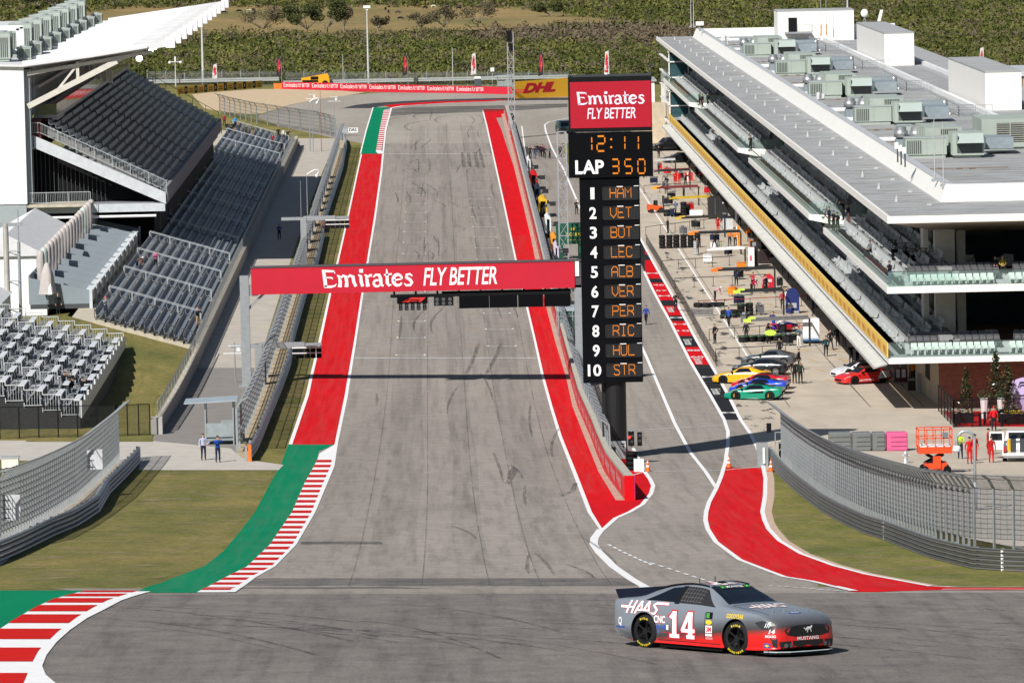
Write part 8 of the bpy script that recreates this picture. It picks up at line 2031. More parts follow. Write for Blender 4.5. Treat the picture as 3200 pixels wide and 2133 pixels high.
PE=[('marshal in a white vest over blue overalls at the road crossing, hand on hip',G(468,1057),'hips',.3,(.38,.4,.55),NV,None),('marshal in bright blue overalls holding up a camera at the road crossing',G(501,1062),'photo',.4,(.01,.06,.3),NV,(.02,.02,.03)),('marshal in blue overalls standing alone on the shaded service road',G(642,551),'fold',.3,(.05,.08,.25),NV,None),('spectator in a white jacket at the top of the lower seats',deck(363,512,low_deck),'stand',.6,WH,K,None),('spectator in a black jacket between the white jacket and the striped shirt',deck(379,514,low_deck),'fold',.4,K,K,None),('spectator in a blue striped shirt beside the shaded seats',deck(391,516,low_deck),'stand',.4,(.2,.23,.32),NV,RD),('spectator in a brown jacket sitting low at the left of the seats',deck(315,624,low_deck),'bend',1.2,BR,NV,WH),('spectator holding a child in pink among the lower seats',deck(358,619,low_deck),'photo',.4,PK,K,None),('spectator in a black top and tan trousers by the wall railing',deck(455,754,low_deck),'photo',.8,K,TN,(.4,.25,.2)),('spectator in a grey top and pink cap at the near left corner of the seats',deck(243,732,low_deck),'photo',.7,(.25,.26,.3),NV,(.6,.1,.16)),('spectator in black filming with raised arms on the temporary stand',deck(148,908,ts_deck),'photo',.5,K,K,None),('spectator in a long black coat on the temporary stand',deck(165,912,ts_deck),'fold',.3,(.02,.018,.018),K,None),('spectator in a black jacket and blue jeans filming on the temporary stand',deck(190,922,ts_deck),'photo',.6,K,JN,None),('spectator in black at the back of the temporary stand',deck(134,722,ts_deck),'stand',.5,K,K,(.3,.2,.12)),('spectator in a red jacket standing near the far end of the lower seats',deck(627,338,low_deck),'fold',.6,(.35,.02,.04),K,None),('spectator in a white top at the far end of the lower seats',deck(652,324,low_deck),'stand',.4,WH,NV,None),('spectator in a dark jacket right of the white top at the far seats',deck(662,326,low_deck),'photo',.4,(.05,.03,.04),NV,None),('spectator in black left of the white top at the far seats',deck(640,322,low_deck),'stand',.4,K,K,None),('spectator in a dark coat in the shade by the far wall',deck(647,354,low_deck),'stand',.4,K,K,None),('spectator in a bright blue jacket at the back of the far group',deck(541,296,low_deck),'stand',.2,(.02,.25,.55),K,None),('spectator in a dark red coat at the left of the far group',deck(516,291,low_deck),'stand',.2,(.2,.02,.04),K,None),('spectator in grey at the left of the far group',deck(507,308,low_deck),'fold',.2,GY,K,None),('spectator in black in the middle of the far group',deck(522,312,low_deck),'stand',.2,K,JN,None),('spectator in a dark green jacket in the far group',deck(531,310,low_deck),'fold',.2,(.03,.05,.04),K,None),('spectator in brown trousers in the far group',deck(538,313,low_deck),'stand',.2,K,TN,None),('spectator in a tan cap at the right of the far group',deck(549,312,low_deck),'stand',.3,(.05,.05,.06),JN,TN),('spectator in an olive coat right of the far group',deck(566,316,low_deck),'stand',.3,(.07,.07,.04),K,None),('spectator in khaki standing apart right of the far group',deck(581,320,low_deck),'stand',.3,(.12,.1,.06),TN,None),('person in black leaning on the glass at the left of the balcony group',deck(1906,522,hi_deck),'fold',-1.2,NV,K,None),('person in a blue cap sitting in the balcony group',deck(1916,531,hi_deck),'fold',-1,K,K,(.02,.05,.3)),('person in a black hood at the front of the balcony group',deck(1925,535,hi_deck),'fold',-.8,K,(.03,.06,.04),(.01,.01,.01)),('person in black shading the eyes behind the balcony group',deck(1938,512,hi_deck),'photo',-1.3,K,K,None),('person in a navy coat and shorts at the right of the balcony group',deck(1950,526,hi_deck),'fold',-1.3,NV,(.1,.05,.05),None),('person in a grey jacket and black cap sitting on the middle balcony seats',deck(2000,590,hi_deck),'sit',-1.1,GY,K,(.02,.02,.02)),('person in a black jacket and jeans at the near corner of the middle balcony',deck(2045,653,hi_deck),'fold',-1,K,JN,(.03,.02,.02)),('person in black with arms crossed at the far balcony gap',deck(1725,348,hi_deck),'fold',-.8,K,K,None),('person in black and green at the far end balcony, left one',deck(1608,243,hi_deck),'fold',-1,(.03,.14,.05),K,None),('person in black sitting by the glass of the far end balcony',deck(1614,248,hi_deck),'stand',-1,K,K,None),('person in black standing behind the pair on the far end balcony',deck(1627,246,hi_deck),'stand',-1,K,K,None),('person in black sitting on the upper end terrace',Vector((41.2,383.4-DC,9.72)),'sit',0,K,K,None),('blonde person in a yellow scarf sitting on the upper end terrace',Vector((41.75,383.4-DC,9.72)),'sit',0,(.3,.22,.03),K,None,(.4,.3,.1)),('person in black beside the utility vehicle in the far pits',G(1514,364),'stand',.4,K,K,None),('person in navy filming at the saloon car',G(1583,378),'photo',-1.2,NV,JN,None),('crew member in red overalls, left one of the red pair',G(1551,425),'fold',.2,RD,RD,None),('crew member in red overalls, right one of the red pair',G(1560.5,425),'stand',.2,RD,RD,(.6,.6,.6)),('crew member in black by the shaded garages beyond the red pair',G(1601,409),'stand',.6,K,K,None),('crew member with a red back patch by the garages',G(1611,420),'stand',2.8,(.25,.02,.02),K,None),('crew member in dark grey by the garages beside the red booms',G(1628,432),'fold',.5,(.04,.04,.05),K,None),('crew member in black crouching forward beyond the red booms',G(1575,425),'bend',.6,K,K,None),('crew member in black filling tyres behind the tall tyre stacks',G(1535,537),'fold',-1.2,K,K,None),('man in a grey coat beside the grey step ladder',G(1602,585),'stand',.1,(.09,.095,.1),(.03,.03,.035),None),('crew member in an orange top, left one of the orange pair',G(1677,566),'fold',.1,OR,K,None),('crew member in an orange top with back turned, right one of the orange pair',G(1690,566),'stand',2.9,OR,K,None),('crew member in orange standing higher by the dark cabinets',G(1721,556),'stand',.3,OR,K,None),('crew member in an orange vest at the garage edge',G(1752,574),'fold',.6,(.6,.16,.02),K,None),('crew member in red and white shading the eyes near the red shield',G(1731,667),'photo',-.6,(.5,.05,.08),K,None),('crew member in white and red close before the red shield',G(1758,672),'stand',.2,(.6,.25,.28),K,None),('crew member in red crouching over the lime-tipped boom',G(1727,675),'bend',1,(.42,.02,.06),K,None),('crew member in white and red bending at the low tyre rack',G(1643,692),'bend',1.2,(.55,.3,.32),K,WH),('photographer in black standing on the black and red strip',G(1553,715),'fold',.3,(.02,.02,.022),K,None),('crew member in a blue jacket walking past the green-topped tyres',G(1675,751),'walk',-.3,(.02,.07,.35),K,None),('crew member in black with hand on hip and a blue cloth at the apron edge',G(1643,790),'hips',-1,K,K,(.2,.14,.08)),('crew member in black shorts under the lime boom end',G(1715,785),'stand',-.5,K,(.02,.02,.022),None),('crew member in a black coat behind the lime oval board',G(1767,789),'fold',.1,K,K,(.01,.01,.01)),('crew member in blue and red overalls beside the open racing car',G(1778,761),'photo',-.9,(.02,.04,.2),(.03,.06,.3),None),('crew member in a red top near the navy wing board',G(1798,711),'stand',.2,(.42,.03,.05),K,None),('crew member in white beside the narrow white columns',G(1812,705),'stand',.3,WH,WH,None),('crew member in white trousers and teal jacket beside the white board',G(1836,798),'fold',-.3,(.03,.1,.14),WH,None),('crew member in a teal and black jacket, nearer of the pair by the garages',G(1898,819),'stand',.2,(.015,.05,.06),K,None),('crew member in black, farther of the pair by the garages',G(1908,804),'walk',.4,K,K,None),('person in black at the garage front, left of two together',G(1925,795),'stand',.2,K,K,None),('person in black at the garage front, right of two together',G(1940,797),'stand',.4,K,(.1,.08,.05),None),('person in black leaning behind the black coupe',G(1792,824),'stand',-.6,K,K,None),('person in dark clothes behind the pair at the parked cars',G(1836,850),'stand',1.2,K,K,None),('man in black at the rear of the parked cars, left of the pair',G(1826,881),'stand',.1,K,K,None),('man in black with a green lanyard, right of the pair at the cars',G(1839.5,882),'stand',.1,(.015,.03,.02),K,(.3,.25,.2)),('person in black taking a picture behind the white sports car',G(1956,838),'photo',.2,K,K,None),('man in a grey jumper behind the white sports car',G(1970,836),'photo',.8,(.16,.17,.19),K,(.35,.2,.15)),('crew member in blue half hidden right of the scoreboard',G(1485,746),'walk',-.4,(.02,.05,.28),K,None),('person in black with red shoes on the pit lane by the lattice tower',G(1325,493),'fold',.3,K,K,None),('crew member in orange in the shade of the near garage, left one',G(2098,880),'stand',2.6,OR,K,None),('crew member in orange in the shade of the near garage, right one',G(2112,878),'stand',2.6,OR,K,None),('person at the pit wall group in a grey jacket with a backpack',G(1263.6,364),'stand',-1,GY,K,TN),('person at the pit wall group in a black jacket and red cap',G(1252,365),'hips',-.4,K,K,(.4,.03,.04)),('person at the pit wall group in a maroon top',G(1247,361),'stand',3,(.12,.02,.05),K,None),('person at the pit wall group in black with a red cap, farther one',G(1242,361),'stand',2.6,K,K,(.3,.03,.03)),('person at the pit wall group in a dark jacket and jeans',G(1229,365),'stand',2.8,(.02,.025,.04),JN,None),('tall person in black in the middle of the pit wall group',G(1235,359),'stand',.2,K,JN,None),('person in black at the left of the pit wall group',G(1219,364),'fold',.4,K,K,None),('person in black apart from the pit wall group by the lattice tower',G(1287.5,362),'stand',.4,(.03,.03,.035),K,None),('steward in a lime vest and navy trousers behind the right fence',G(2207,1054),'fold',-.3,(.42,.62,.03),NV,K),('fire crew member in red with a black vest, front one behind the right fence',G(2228,1065),'stand',.2,RD,RD,K),('fire crew member in red standing behind the front one',G(2240,1058),'stand',.6,RD,RD,K),('fire crew member in red with a black back pack by the truck door',G(2278,1063),'stand',2.8,(.3,.012,.014),RD,None),('fire crew member in red beyond the open truck door',G(2271,1044),'stand',1.4,(.4,.012,.014),RD,K),('person in a red hooded top seen from behind in the red-carpeted corner',G(2284,990),'stand',3.1,(.55,.01,.015),K,(.55,.01,.015))]
for e in PE:person(e[0],e[1],e[2],e[3],e[4],e[5],e[6],e[7]if len(e)>7 else None)
# ================================================================== pit lane equipment
DK=mat('case_black',(.012,.012,.014),.6)
def tyre_unit():
 m=MB();m.lathe([(.2,.02),(.3,.01),(.335,.05),(.345,.18),(.335,.31),(.3,.35),(.2,.34)],(0,0,0),18);return m.mesh('tyre_stack',[TYRE],True)
_ty=tyre_unit();TYG=mat('blanket_green',(.015,.06,.02),.6)
def tyre_pile(label,p,n,green=False,k=1.0):
 t=thing('tyre_stack',label,'tyres',p,rnd.uniform(0,3),'tyre stacks in the pit lane')
 for i in range(n):
  o=link('tyre',_ty,t);o.location=(rnd.uniform(-.02,.02),rnd.uniform(-.02,.02),.36*i*k);o.scale=(k,k,k)
  if green:m=MB();m.lathe([(.22*k,.345*k),(.32*k,.352*k),(.345*k,.3*k)],(0,0,.36*i*k),18);m.lb('tyre_band',TYG,o)
for i,vx in enumerate((1522,1538.5,1554,1571,1587.5,1603)):tyre_pile(f'tall stack of four black tyres, {("leftmost", "second", "third", "fourth", "fifth", "rightmost")[i]} of the row before the grey man',G(vx,571-i*.5),4)
for i,vx in enumerate((1708,1727,1745,1763,1782,1803,1822)):tyre_pile(f'single black tyre with a green rim, {("first", "second", "third", "fourth", "fifth", "sixth", "seventh")[i]} from the left of the low row',G(vx,786-i*.8),1,True,1.25)
for i,(vx,vy)in enumerate(((1664,732),(1686,730),(1703,727),(1722,725))):tyre_pile(f'green-topped stack of tyres behind the blue jacket, {("leftmost", "second", "third", "rightmost")[i]}',G(vx,vy),2 if i<2 else 3,True,1.05)
for i,(vx,vy)in enumerate(((1604,706),(1622,706),(1640,705),(1655,705))):tyre_pile(f'black tyre on the ground beside the tyre rack, {("leftmost", "second", "third", "rightmost")[i]}',G(vx,vy),1,False,1.2)
for i,(vx,vy)in enumerate(((1532,497),(1545,497),(1558,496),(1571,495),(1579,493))):tyre_pile(f'dark tyre pile beside the forklift, {("first", "second", "third", "fourth", "fifth")[i]} from it',G(vx,vy),(2,1,1,4,3)[i],i<2,1.1)
def forklift():
 p=G(1508,489);t=thing('forklift','orange forklift parked among the pit equipment','forklift',p,R(10));O=mat('lift_orange',(.72,.1,.015),.45)
 m=MB();m.hexa([(-1,-.5,.35),(.7,-.5,.3),(.7,.5,.3),(-1,.5,.35),(-1,-.5,1.05),(.7,-.5,.75),(.7,.5,.75),(-1,.5,1.05)]);m.lb('body',O,t)
 m=MB()
 for y in(-.45,.45):m.bar((-.5,y,1),(-.45,y,2.1),.1);m.bar((-.45,y,2.1),(.35,y,2.1),.1);m.bar((.35,y,2.1),(.65,y,.8),.08)
 m.bar((-.45,-.45,2.1),(-.45,.45,2.1),.1);m.bar((.35,-.45,2.1),(.35,.45,2.1),.1);m.lb('cage',mat('cage_grey',(.4,.41,.42),.4),t)
 m=MB()
 for y in(-.3,.3):m.bar((.85,y,.1),(.85,y,2.0),.1);m.bar((.85,y,.15),(1.9,y,.12),.1,.05)
 m.box((-.1,0,1.15),(.5,.5,.6));m.lb('mast',DK,t)
 for x,r in((-.65,.26),(.45,.32)):
  for y in(-.5,.5):m=MB();m.lathe([(0,-.1),(r,-.1),(r,.1),(0,.1)],(x,y,r),14,axis='y');m.lb('wheel',DK,t)
forklift()
def boom(label,v0,v1,vy,hgt,col,tip=None,tipl=.12,gap=.55,r=.09,mast=True):
 """a pair of overhead service booms reaching out from the garages"""
 lo,hi=380.0,760.0
 for _ in range(40):
  D=(lo+hi)/2;q=P((v0+v1)/2,vy,D)
  if q.z-gz(q.x,D-DC)>hgt:lo=D
  else:hi=D
 a,b=P(v0,vy,D),P(v1,vy,D);t=thing('service_boom',label,'boom',Vector((b.x,b.y,gz(b.x,b.y))),0,'service booms of the pit crews');z=gz(b.x,b.y)+hgt
 for i,s in enumerate((0,1)):
  m=MB();y=b.y+s*gap*3;m.bar((a.x+s*.5,y,z),(b.x,y,z+.1),r*2);m.build('beam',mat('boom_%d'%int(sum(col)*1000),col,.5,var=.25,scale=2),t)
  if tip:m=MB();x=a.x+s*.5;m.hexa([(x-.3,y-.14,z-.13),(x+.35,y-.16,z-.15),(x+.35,y+.16,z-.15),(x-.3,y+.14,z-.13),(x-.3,y-.14,z+.13),(x+.35,y-.16,z+.15),(x+.35,y+.16,z+.15),(x-.3,y+.14,z+.13)]);m.build('tip',mat('tip_%d'%int(tip[0]*100+tip[1]*1000),tip,.5),t)
 if mast:m=MB();m.bar((b.x,b.y,gz(b.x,b.y)),(b.x,b.y,z),.16);m.bar((b.x,b.y,z),(b.x,b.y+gap*3,z),.12);m.build('mast',DK,t)
LIME=(.5,.68,.08)
for a in[('silver pair of service booms nearest the black saloon',1503,1552,368,2.3,(.45,.46,.48)),('black curved-looking pair of service booms beyond the red overalls',1502,1585,392,2.3,K),('dark red pair of service booms with orange tips',1502,1605,430,2.2,(.14,.01,.015),(.75,.3,.02)),('black and yellow pair of service booms above the forklift',1537,1632,454,2.4,(.45,.3,.01)),('black pair of service booms with gold ends',1558,1665,499,2.2,(.02,.018,.014),(.5,.35,.05)),('black pair of service booms with orange tips beside the orange crew',1588,1702,534,2.3,K,OR),('white pair of service booms behind the man in the grey coat',1625,1712,572,2.2,(.68,.68,.69)),('black pair of service booms with bright orange tips',1641,1780,618,2.3,K,(.8,.15,.01)),('black pair of service booms with lime tips before the red shield',1692,1800,668,2.2,K,LIME),('slim silver and black pair of service booms with lime ends',1716,1860,733,2.3,(.12,.12,.125),LIME)]:boom(*a)
def pit_box(name,label,cat,vx0,vx1,vt,vb,dep,mt,parts=()):
 g=G((vx0+vx1)/2,vb);D=g.y+DC;a,b=P(vx0,vb,D),P(vx1,vt,D);t=thing(name,label,cat,Vector((a.x,g.y,g.z)),0,None)
 m=MB();m.b2((a.x,g.y,g.z),(b.x,g.y+dep,b.z));o=m.build('panel',mt,t)
 for pn,f,pm in parts:
  m=MB()
  for x0,x1,z0,z1 in f:m.b2((a.x+(b.x-a.x)*x0,g.y-.04,g.z+(b.z-g.z)*z0),(a.x+(b.x-a.x)*x1,g.y,g.z+(b.z-g.z)*z1))
  m.build(pn,pm,t)
 return t
pit_box('pit_cabin','black equipment cabin with a small white emblem before the yellow ladder','cabin',1629,1672,452,503,2.5,DK,[('emblem',[(.72,.78,.7,.76)],LWHITE),('door_seam',[(.33,.34,.05,.95)],STEEL)])
pit_box('white_cabinet','low white cabinet among the dark tyres beside the cabin','cabinet',1585,1614,483,495,.8,LWHITE,[('drawer_seam',[(.3,.32,.1,.9),(.65,.67,.1,.9)],STEEL)])
pit_box('white_tool_cart','white tool cart with green bottles behind the white booms','cart',1633,1654,557,570,.7,LWHITE,[('bottle',[(.9,.98,.2,1.2),(1.1,1.2,.0,.8)],mat('bottle_green',(.01,.2,.06),.4))])
pit_box('white_box_unit','pale grey box unit below the yellow ladder','cabinet',1662,1684,503,526,1.2,mat('pale_box',(.5,.52,.53),.5),[('strap',[(.2,.28,0,1)],STEEL)])
pit_box('orange_column','tall orange and white striped column beside the orange crew','column',1692,1700,519,566,.4,mat('column_orange',(.72,.22,.015),.5),[('stripe',[(0,.3,0,1)],LWHITE)])
pit_box('garage_panel','white angled garage panel with a pink stripe','panel',1720,1733,568,615,.3,LWHITE,[('stripe',[(.2,.6,.35,.6)],mat('stripe_pink',(.6,.15,.25),.5))])
pit_box('tall_cabinet','tall black cabinet beside the white angled panel','cabinet',1726,1742,556,614,1.2,DK,[('fan',[(.2,.7,.85,1)],STEEL)])
pit_box('drawer_cabinet','wide black drawer cabinet at the garage edge','cabinet',1744,1768,577,606,1.0,DK,[('drawer_seam',[(0.02,.98,q/6,q/6+.02)for q in range(1,6)],mat('seam_red',(.12,.02,.02),.5))])
pit_box('blue_screen','small blue screen on a stand below the yellow booms','screen',1548,1558,466,474,.1,mat('screen_blue',(.05,.08,.25),.4),[('frame',[(0,1,0,.08),(0,1,.92,1)],STEEL)])
pit_box('red_gantry_panel','red and white angled panel beside the red overalls','panel',1573,1592,396,416,.3,mat('panel_red',(.5,.02,.02),.5),[('stripe',[(.3,.45,0,1),(.6,.7,0,1)],LWHITE)])
pit_box('red_trolley','dark red trolley with white bottles in the near garage shade','trolley',2056,2085,846,878,1.0,mat('trolley_red',(.12,.012,.014),.5),[('bottle',[(.12,.4,.35,.95),(.55,.85,.35,.95)],LWHITE)])
pit_box('waste_bin','black round-cornered waste bin by the stone wall of the near garage','bin',2087,2104,868,897,.7,DK,[('liner',[(.02,.98,.8,.95)],mat('liner_grey',(.3,.31,.32),.4))])
pit_box('fan_stand','grey wrapped stand beside the waste bin','stand',2107,2118,858,905,.4,mat('wrap_grey',(.33,.34,.36),.6),[('leg',[(.3,.45,-.3,0),(.6,.75,-.3,0)],STEEL)])
pit_box('step_ladder','grey step ladder beside the man in the grey coat','ladder',1594,1600,553,587,.2,STEEL,[('rung',[(.05,.95,q/6,q/6+.03)for q in range(1,6)],LWHITE)])
pit_box('low_rack','low metal tyre rack on the apron','rack',1588,1640,708,726,.5,meshmat('rack_mesh',(.12,.13,.14),.5),[('rail',[(0,1,.9,1),(0,1,.1,.2),(0,.03,0,1.3),(.97,1,0,1.3)],STEEL)])
def shield(label,vx0,vx1,vt,vb,mt,mark,mm):
 g=G((vx0+vx1)/2,vb);D=g.y+DC;a,b=P(vx0,vb,D),P(vx1,vt,D);t=thing('wind_shield_board',label,'board',Vector((a.x,g.y,g.z)));w,h=b.x-a.x,b.z-g.z
 pl=[(0,0),(1,0),(1,.72),(.85,.9),(.6,1),(.3,.98),(.08,.85),(0,.65)]
 m=MB();m.prism([(a.x+w*x,g.y,g.z+.05+h*z)for x,z in pl],(0,0,0),(0,.14,0));o=m.build('board',mt,t)
 m=MB()
 for x0,x1,z0,z1 in mark:m.quad(*[(a.x+w*x,g.y-.012,g.z+h*z)for x,z in((x0,z0),(x1,z0),(x1,z1),(x0,z1))])
 m.build('board_mark',mm,o);m=MB();m.b2((a.x,g.y-.3,g.z),(a.x+.08,g.y+.6,g.z+.06));m.cut();m.b2((b.x-.08,g.y-.3,g.z),(b.x,g.y+.6,g.z+.06));m.build('foot',STEEL,t)
shield('red rounded shield board with a white mark',1751,1779,630,669,mat('shield_red',(.5,.01,.03),.5),[(.3,.8,.55,.72)],mat('mark_pale',(.6,.5,.5),.5))
shield('tall navy shield board with grey and red marks',1806,1836,662,720,mat('shield_navy',(.01,.02,.13),.5),[(.15,.8,.22,.42),(.5,.95,.02,.1)],mat('mark_silver',(.35,.36,.4),.5))
def white_board():
 g=G(1864,789);D=g.y+DC;a,b=P(1845.5,789,D),P(1882.5,733,D);t=thing('cover_board','big white rounded board fading to blue at its foot','board',Vector((a.x,g.y,g.z)))
 m,nt,bs=_new('board_white_blue');c=N(nt,'TexCoord');s=N(nt,'SeparateXYZ');L(nt,c.outputs['Object'],s.inputs[0]);L(nt,ramp(nt,s.outputs[2],[(.18,(.004,.01,.02)),(.3,(.01,.12,.3)),(.55,(.68,.7,.72)),(1,(.72,.73,.74))]),bs.inputs['Base Color'])
 w,h=b.x-a.x,b.z-g.z;q=MB();q.prism([(w*x,0,.1+h*z)for x,z in[(0,0),(1,0),(1,.97),(.9,1),(.7,.99),(.15,.95),(.02,.9),(0,.8)]],(0,0,0),(0,.5,0));q.lb('board',m,t)
 q=MB();q.b2((w*.1,-.1,0),(w*.25,.6,.1));q.cut();q.b2((w*.75,-.1,0),(w*.9,.6,.1));q.lb('caster',DK,t);q=MB();q.b2((w*.42,-.01,h*.68),(w*.52,0,h*.7));q.b2((w*.38,-.01,h*.6),(w*.56,0,h*.62));q.lb('board_mark',mat('mark_maroon',(.25,.05,.06),.5),t)
white_board()
def lime_oval():
 g=G(1770,789);t=thing('lollipop_board','lime oval board held low before the black coat','board',g);m=MB();m.lathe([(0,0),(.5,0),(.5,.04),(0,.04)],(0,0,0),20,axis='y');m.v=[(x,y-.35,.95+z*.5)for x,y,z in m.v];m.lb('disc',mat('lime_paint',LIME,.5),t);m=MB();m.tube([(0,-.3,.95),(-.6,-.25,.05)],.02,5);m.lb('handle',DK,t)
lime_oval()
def open_racer():
 g=G(1803,762);t=thing('open_wheel_car','red and blue open-wheel racing car without wheels on stands','race car',g,R(60));B_=mat('racer_blue',(.015,.03,.3),.35);R_=mat('racer_red',(.55,.012,.02),.35)
 m=MB();m.tube([(-2.2,0,.55),(-1.2,0,.6),(-.3,0,.55),(.8,0,.5),(1.8,0,.42),(2.5,0,.35)],[.14,.34,.4,.3,.19,.1],12);m.lb('body',B_,t,smooth=True)
 m=MB();m.tube([(-1.5,0,.8),(-.5,0,1.0),(-.1,0,.95)],[.08,.17,.14],8);m.lb('airbox',LWHITE,t)
 for sd in(-1,1):m=MB();m.tube([(-1.4,sd*.5,.45),(-.2,sd*.62,.45),(.5,sd*.5,.42)],[.16,.26,.14],8);m.lb('sidepod',R_,t)
 m=MB();m.b2((2.3,-.85,.25),(2.6,.85,.31));m.lb('front_wing',R_,t);m=MB();m.b2((-2.45,-.5,.85),(-2.15,.5,.91));m.b2((-2.45,-.5,.45),(-2.15,-.47,.95));m.b2((-2.45,.47,.45),(-2.15,.5,.95));m.lb('rear_wing',R_,t)
 for x in(-1.6,1.4):
  for y in(-.45,.45):m=MB();m.bar((x,y,0),(x,y*.3,.4),.05);m.lb('stand',DK,t)
 m=MB();m.b2((-1.8,-.7,.06),(1.2,.7,.1));m.lb('floor',DK,t)
open_racer()
def belts():
 """retractable-belt posts that part the pit boxes"""
 rows=[((1480,444),(1622,435),4,K),((1484,541),(1650,520),5,K),((1520,621),(1676,610),4,K),((1551,662),(1770,652),5,K),((1605,715),(1900,700),5,(.35,.02,.03)),((1630,782),(1860,766),4,K),((1645,828),(1805,818),3,K),((1640,400),(1480,408),3,RD)]
 wh=['beyond the forklift','behind the tall tyre stacks','before the white booms','before the orange-tipped booms','with a red ribbon','behind the low tyre row','nearest the parked cars','with a red ribbon in the far pits']
 for(a,b,n,c),w in zip(rows,wh):
  g0,g1=G(*a),G(*b);t=thing('belt_barrier','slim belt posts across the apron '+w,'barrier',g0);m=MB();q=MB()
  for i in range(n+1):
   p=g0.lerp(g1,i/n);p.z=gz(p.x,p.y);m.cut();m.bar(p,p+Vector((0,0,1)),.05);m.lathe([(.18,0),(.18,.04),(0,.05)],p,10)
  q.bar(g0+Vector((0,0,.95)),g1+Vector((0,0,.95)),.02,.06);m.build('post',DK,t);q.build('belt',cloth(c),t)
belts()
def apron_fence():
 t=thing('pit_barrier_fence','low dark mesh barrier along the edge of the pit apron','fence',G(1500,600));pts=dense([G(1485,560),G(1516,612),G(1545,662),G(1575,712),G(1610,778),G(1647,842)],2.2);m=MB();n=MB()
 for i,p in enumerate(pts):
  m.cut();m.bar(p,p+Vector((0,0,1)),.05)
  if i:n.quad(pts[i-1],p,p+Vector((0,0,.98)),pts[i-1]+Vector((0,0,.98)))
 m.build('post',DK,t);n.build('netting',meshmat('apron_netting',(.09,.08,.08),.42),t)
apron_fence()
sheet('apron_rubber',[(1525,570),(1560,570),(1690,780),(1790,930),(1770,990),(1720,990),(1650,850),(1560,700)],patchy('apron_rubber_marks',(.05,.052,.06),.85,(.8,.22,1),.56,.64),.022)
_yl=MB();_wl=MB();r8=random.Random(8)
for D in range(410,700,9):
 y=D-DC
 for x in(27.5,30.5,33):ribbon(_yl,[Vector((x,y,0)),Vector((x+.5,y-2.2,0))],.14,.024)
ribbon(_wl,[Vector((25.6,y,0))for y in range(-30,260,4)],.16,.024);ribbon(_yl,[Vector((35.4,y,0))for y in range(-40,260,4)],.12,.024)
tag(_yl.build('apron_yellow_lines',YEL),kind='structure');tag(_wl.build('apron_white_line',WHITE),kind='structure')
def clutter():
 r=random.Random(21);cols=[K,K,(.03,.03,.035),(.05,.02,.02),(.2,.21,.22),(.5,.5,.52),(.3,.22,.02),(.02,.04,.12)]
 cn=['black','matt black','charcoal','dark maroon','mid grey','pale grey','mustard','navy'];near=['the far pits','the red booms','the forklift','the gold-ended booms','the orange crew','the white booms','the red shield','the navy shield']
 for i in range(48):
  D=430+6.0*i+r.uniform(-1,1);x=35.2+r.uniform(-.6,1.6);k=r.randrange(8);y=D-DC;w,d,h=r.uniform(.5,1.3),r.uniform(.4,.9),r.uniform(.7,1.9);p=Vector((x,y,gz(x,y)))
  t=thing('tool_cabinet',f'{cn[k]} tool cabinet at the garage fronts, {_ords[i % 30]} stop along the shaded row' if i<30 else f'{cn[k]} tool cabinet deep in the far garage shade, {_ords[i-30]} there','tool cabinet',p,r.uniform(-.4,.4),'tool cabinets at the garages')
  m=MB();m.box((0,0,h/2+.08),(w,d,h));m.lb('casing',cloth(cols[k]),t);m=MB()
  for q in(1,2,3):m.box((0,-d/2-.01,.08+h*q/4),(w*.9,.02,.03))
  m.box((w*.2,0,h+.12),(w*.4,d*.5,.12));m.lb('drawer_seam',STEEL,t)
clutter()
def more_crew():
 r=random.Random(33);nm={'black':K,'navy':NV,'red':RD,'orange':OR,'white':WH,'grey':GY,'teal':(.02,.09,.11),'blue':BL};ks=list(nm)
 do={'stand':'standing','fold':'with folded arms','walk':'walking','bend':'bending down','hips':'with hand on hip'};seen=set()
 for i in range(34):
  D=436+8.2*i;x=r.choice([r.uniform(26.5,34),r.uniform(33.5,36.5),r.uniform(33.5,36.5)]);c=r.choice(ks[:2]+ks);k=r.choice(list(do));y=D-DC
  person(f'crew member in {c} {do[k]}, {_ords[i % 30] if i < 30 else "very last of"+["", " all", " the", " far"][i-30]} along the garage row',Vector((x,y,gz(x,y))),k,r.uniform(0,6.28),nm[c],K if c!='red' else RD,None)
 for i in range(26):
  D=440+10*i;x=r.uniform(27,33.5);y=D-DC;c=r.choice(['black','black','grey','navy','black','red','orange','white']);p=Vector((x,y,gz(x,y)));t=thing('tool_trolley',f'small {c} tool trolley out on the apron, {_ords[i]} one along the pits','trolley',p,r.uniform(0,6),'tool trolleys on the apron')
  m=MB();m.box((0,0,.55),(.9,.5,.6));m.box((0,0,.95),(.95,.55,.05));m.lb('box',cloth(nm[c]),t);m=MB()
  for q in(-.35,.35):m.bar((q,-.2,0),(q,-.2,.3),.06);m.bar((q,.2,0),(q,.2,.3),.06)
  m.bar((.5,-.2,.9),(.62,0,1.1),.04);m.box((-.2,0,1.05),(.3,.3,.16));m.lb('frame',STEEL,t)
 m=MB()
 for i in range(40):
  D=425+7*i;x=r.uniform(27,35);g=[Vector((x+.4*q+r.uniform(-.5,.5),D-DC+r.uniform(-.8,.8),0))for q in range(6)];ribbon(m,g,.05,.028)
 tag(m.build('cables',DK),'black cables and hoses lying across the pit apron','cables',None,'stuff')
more_crew()
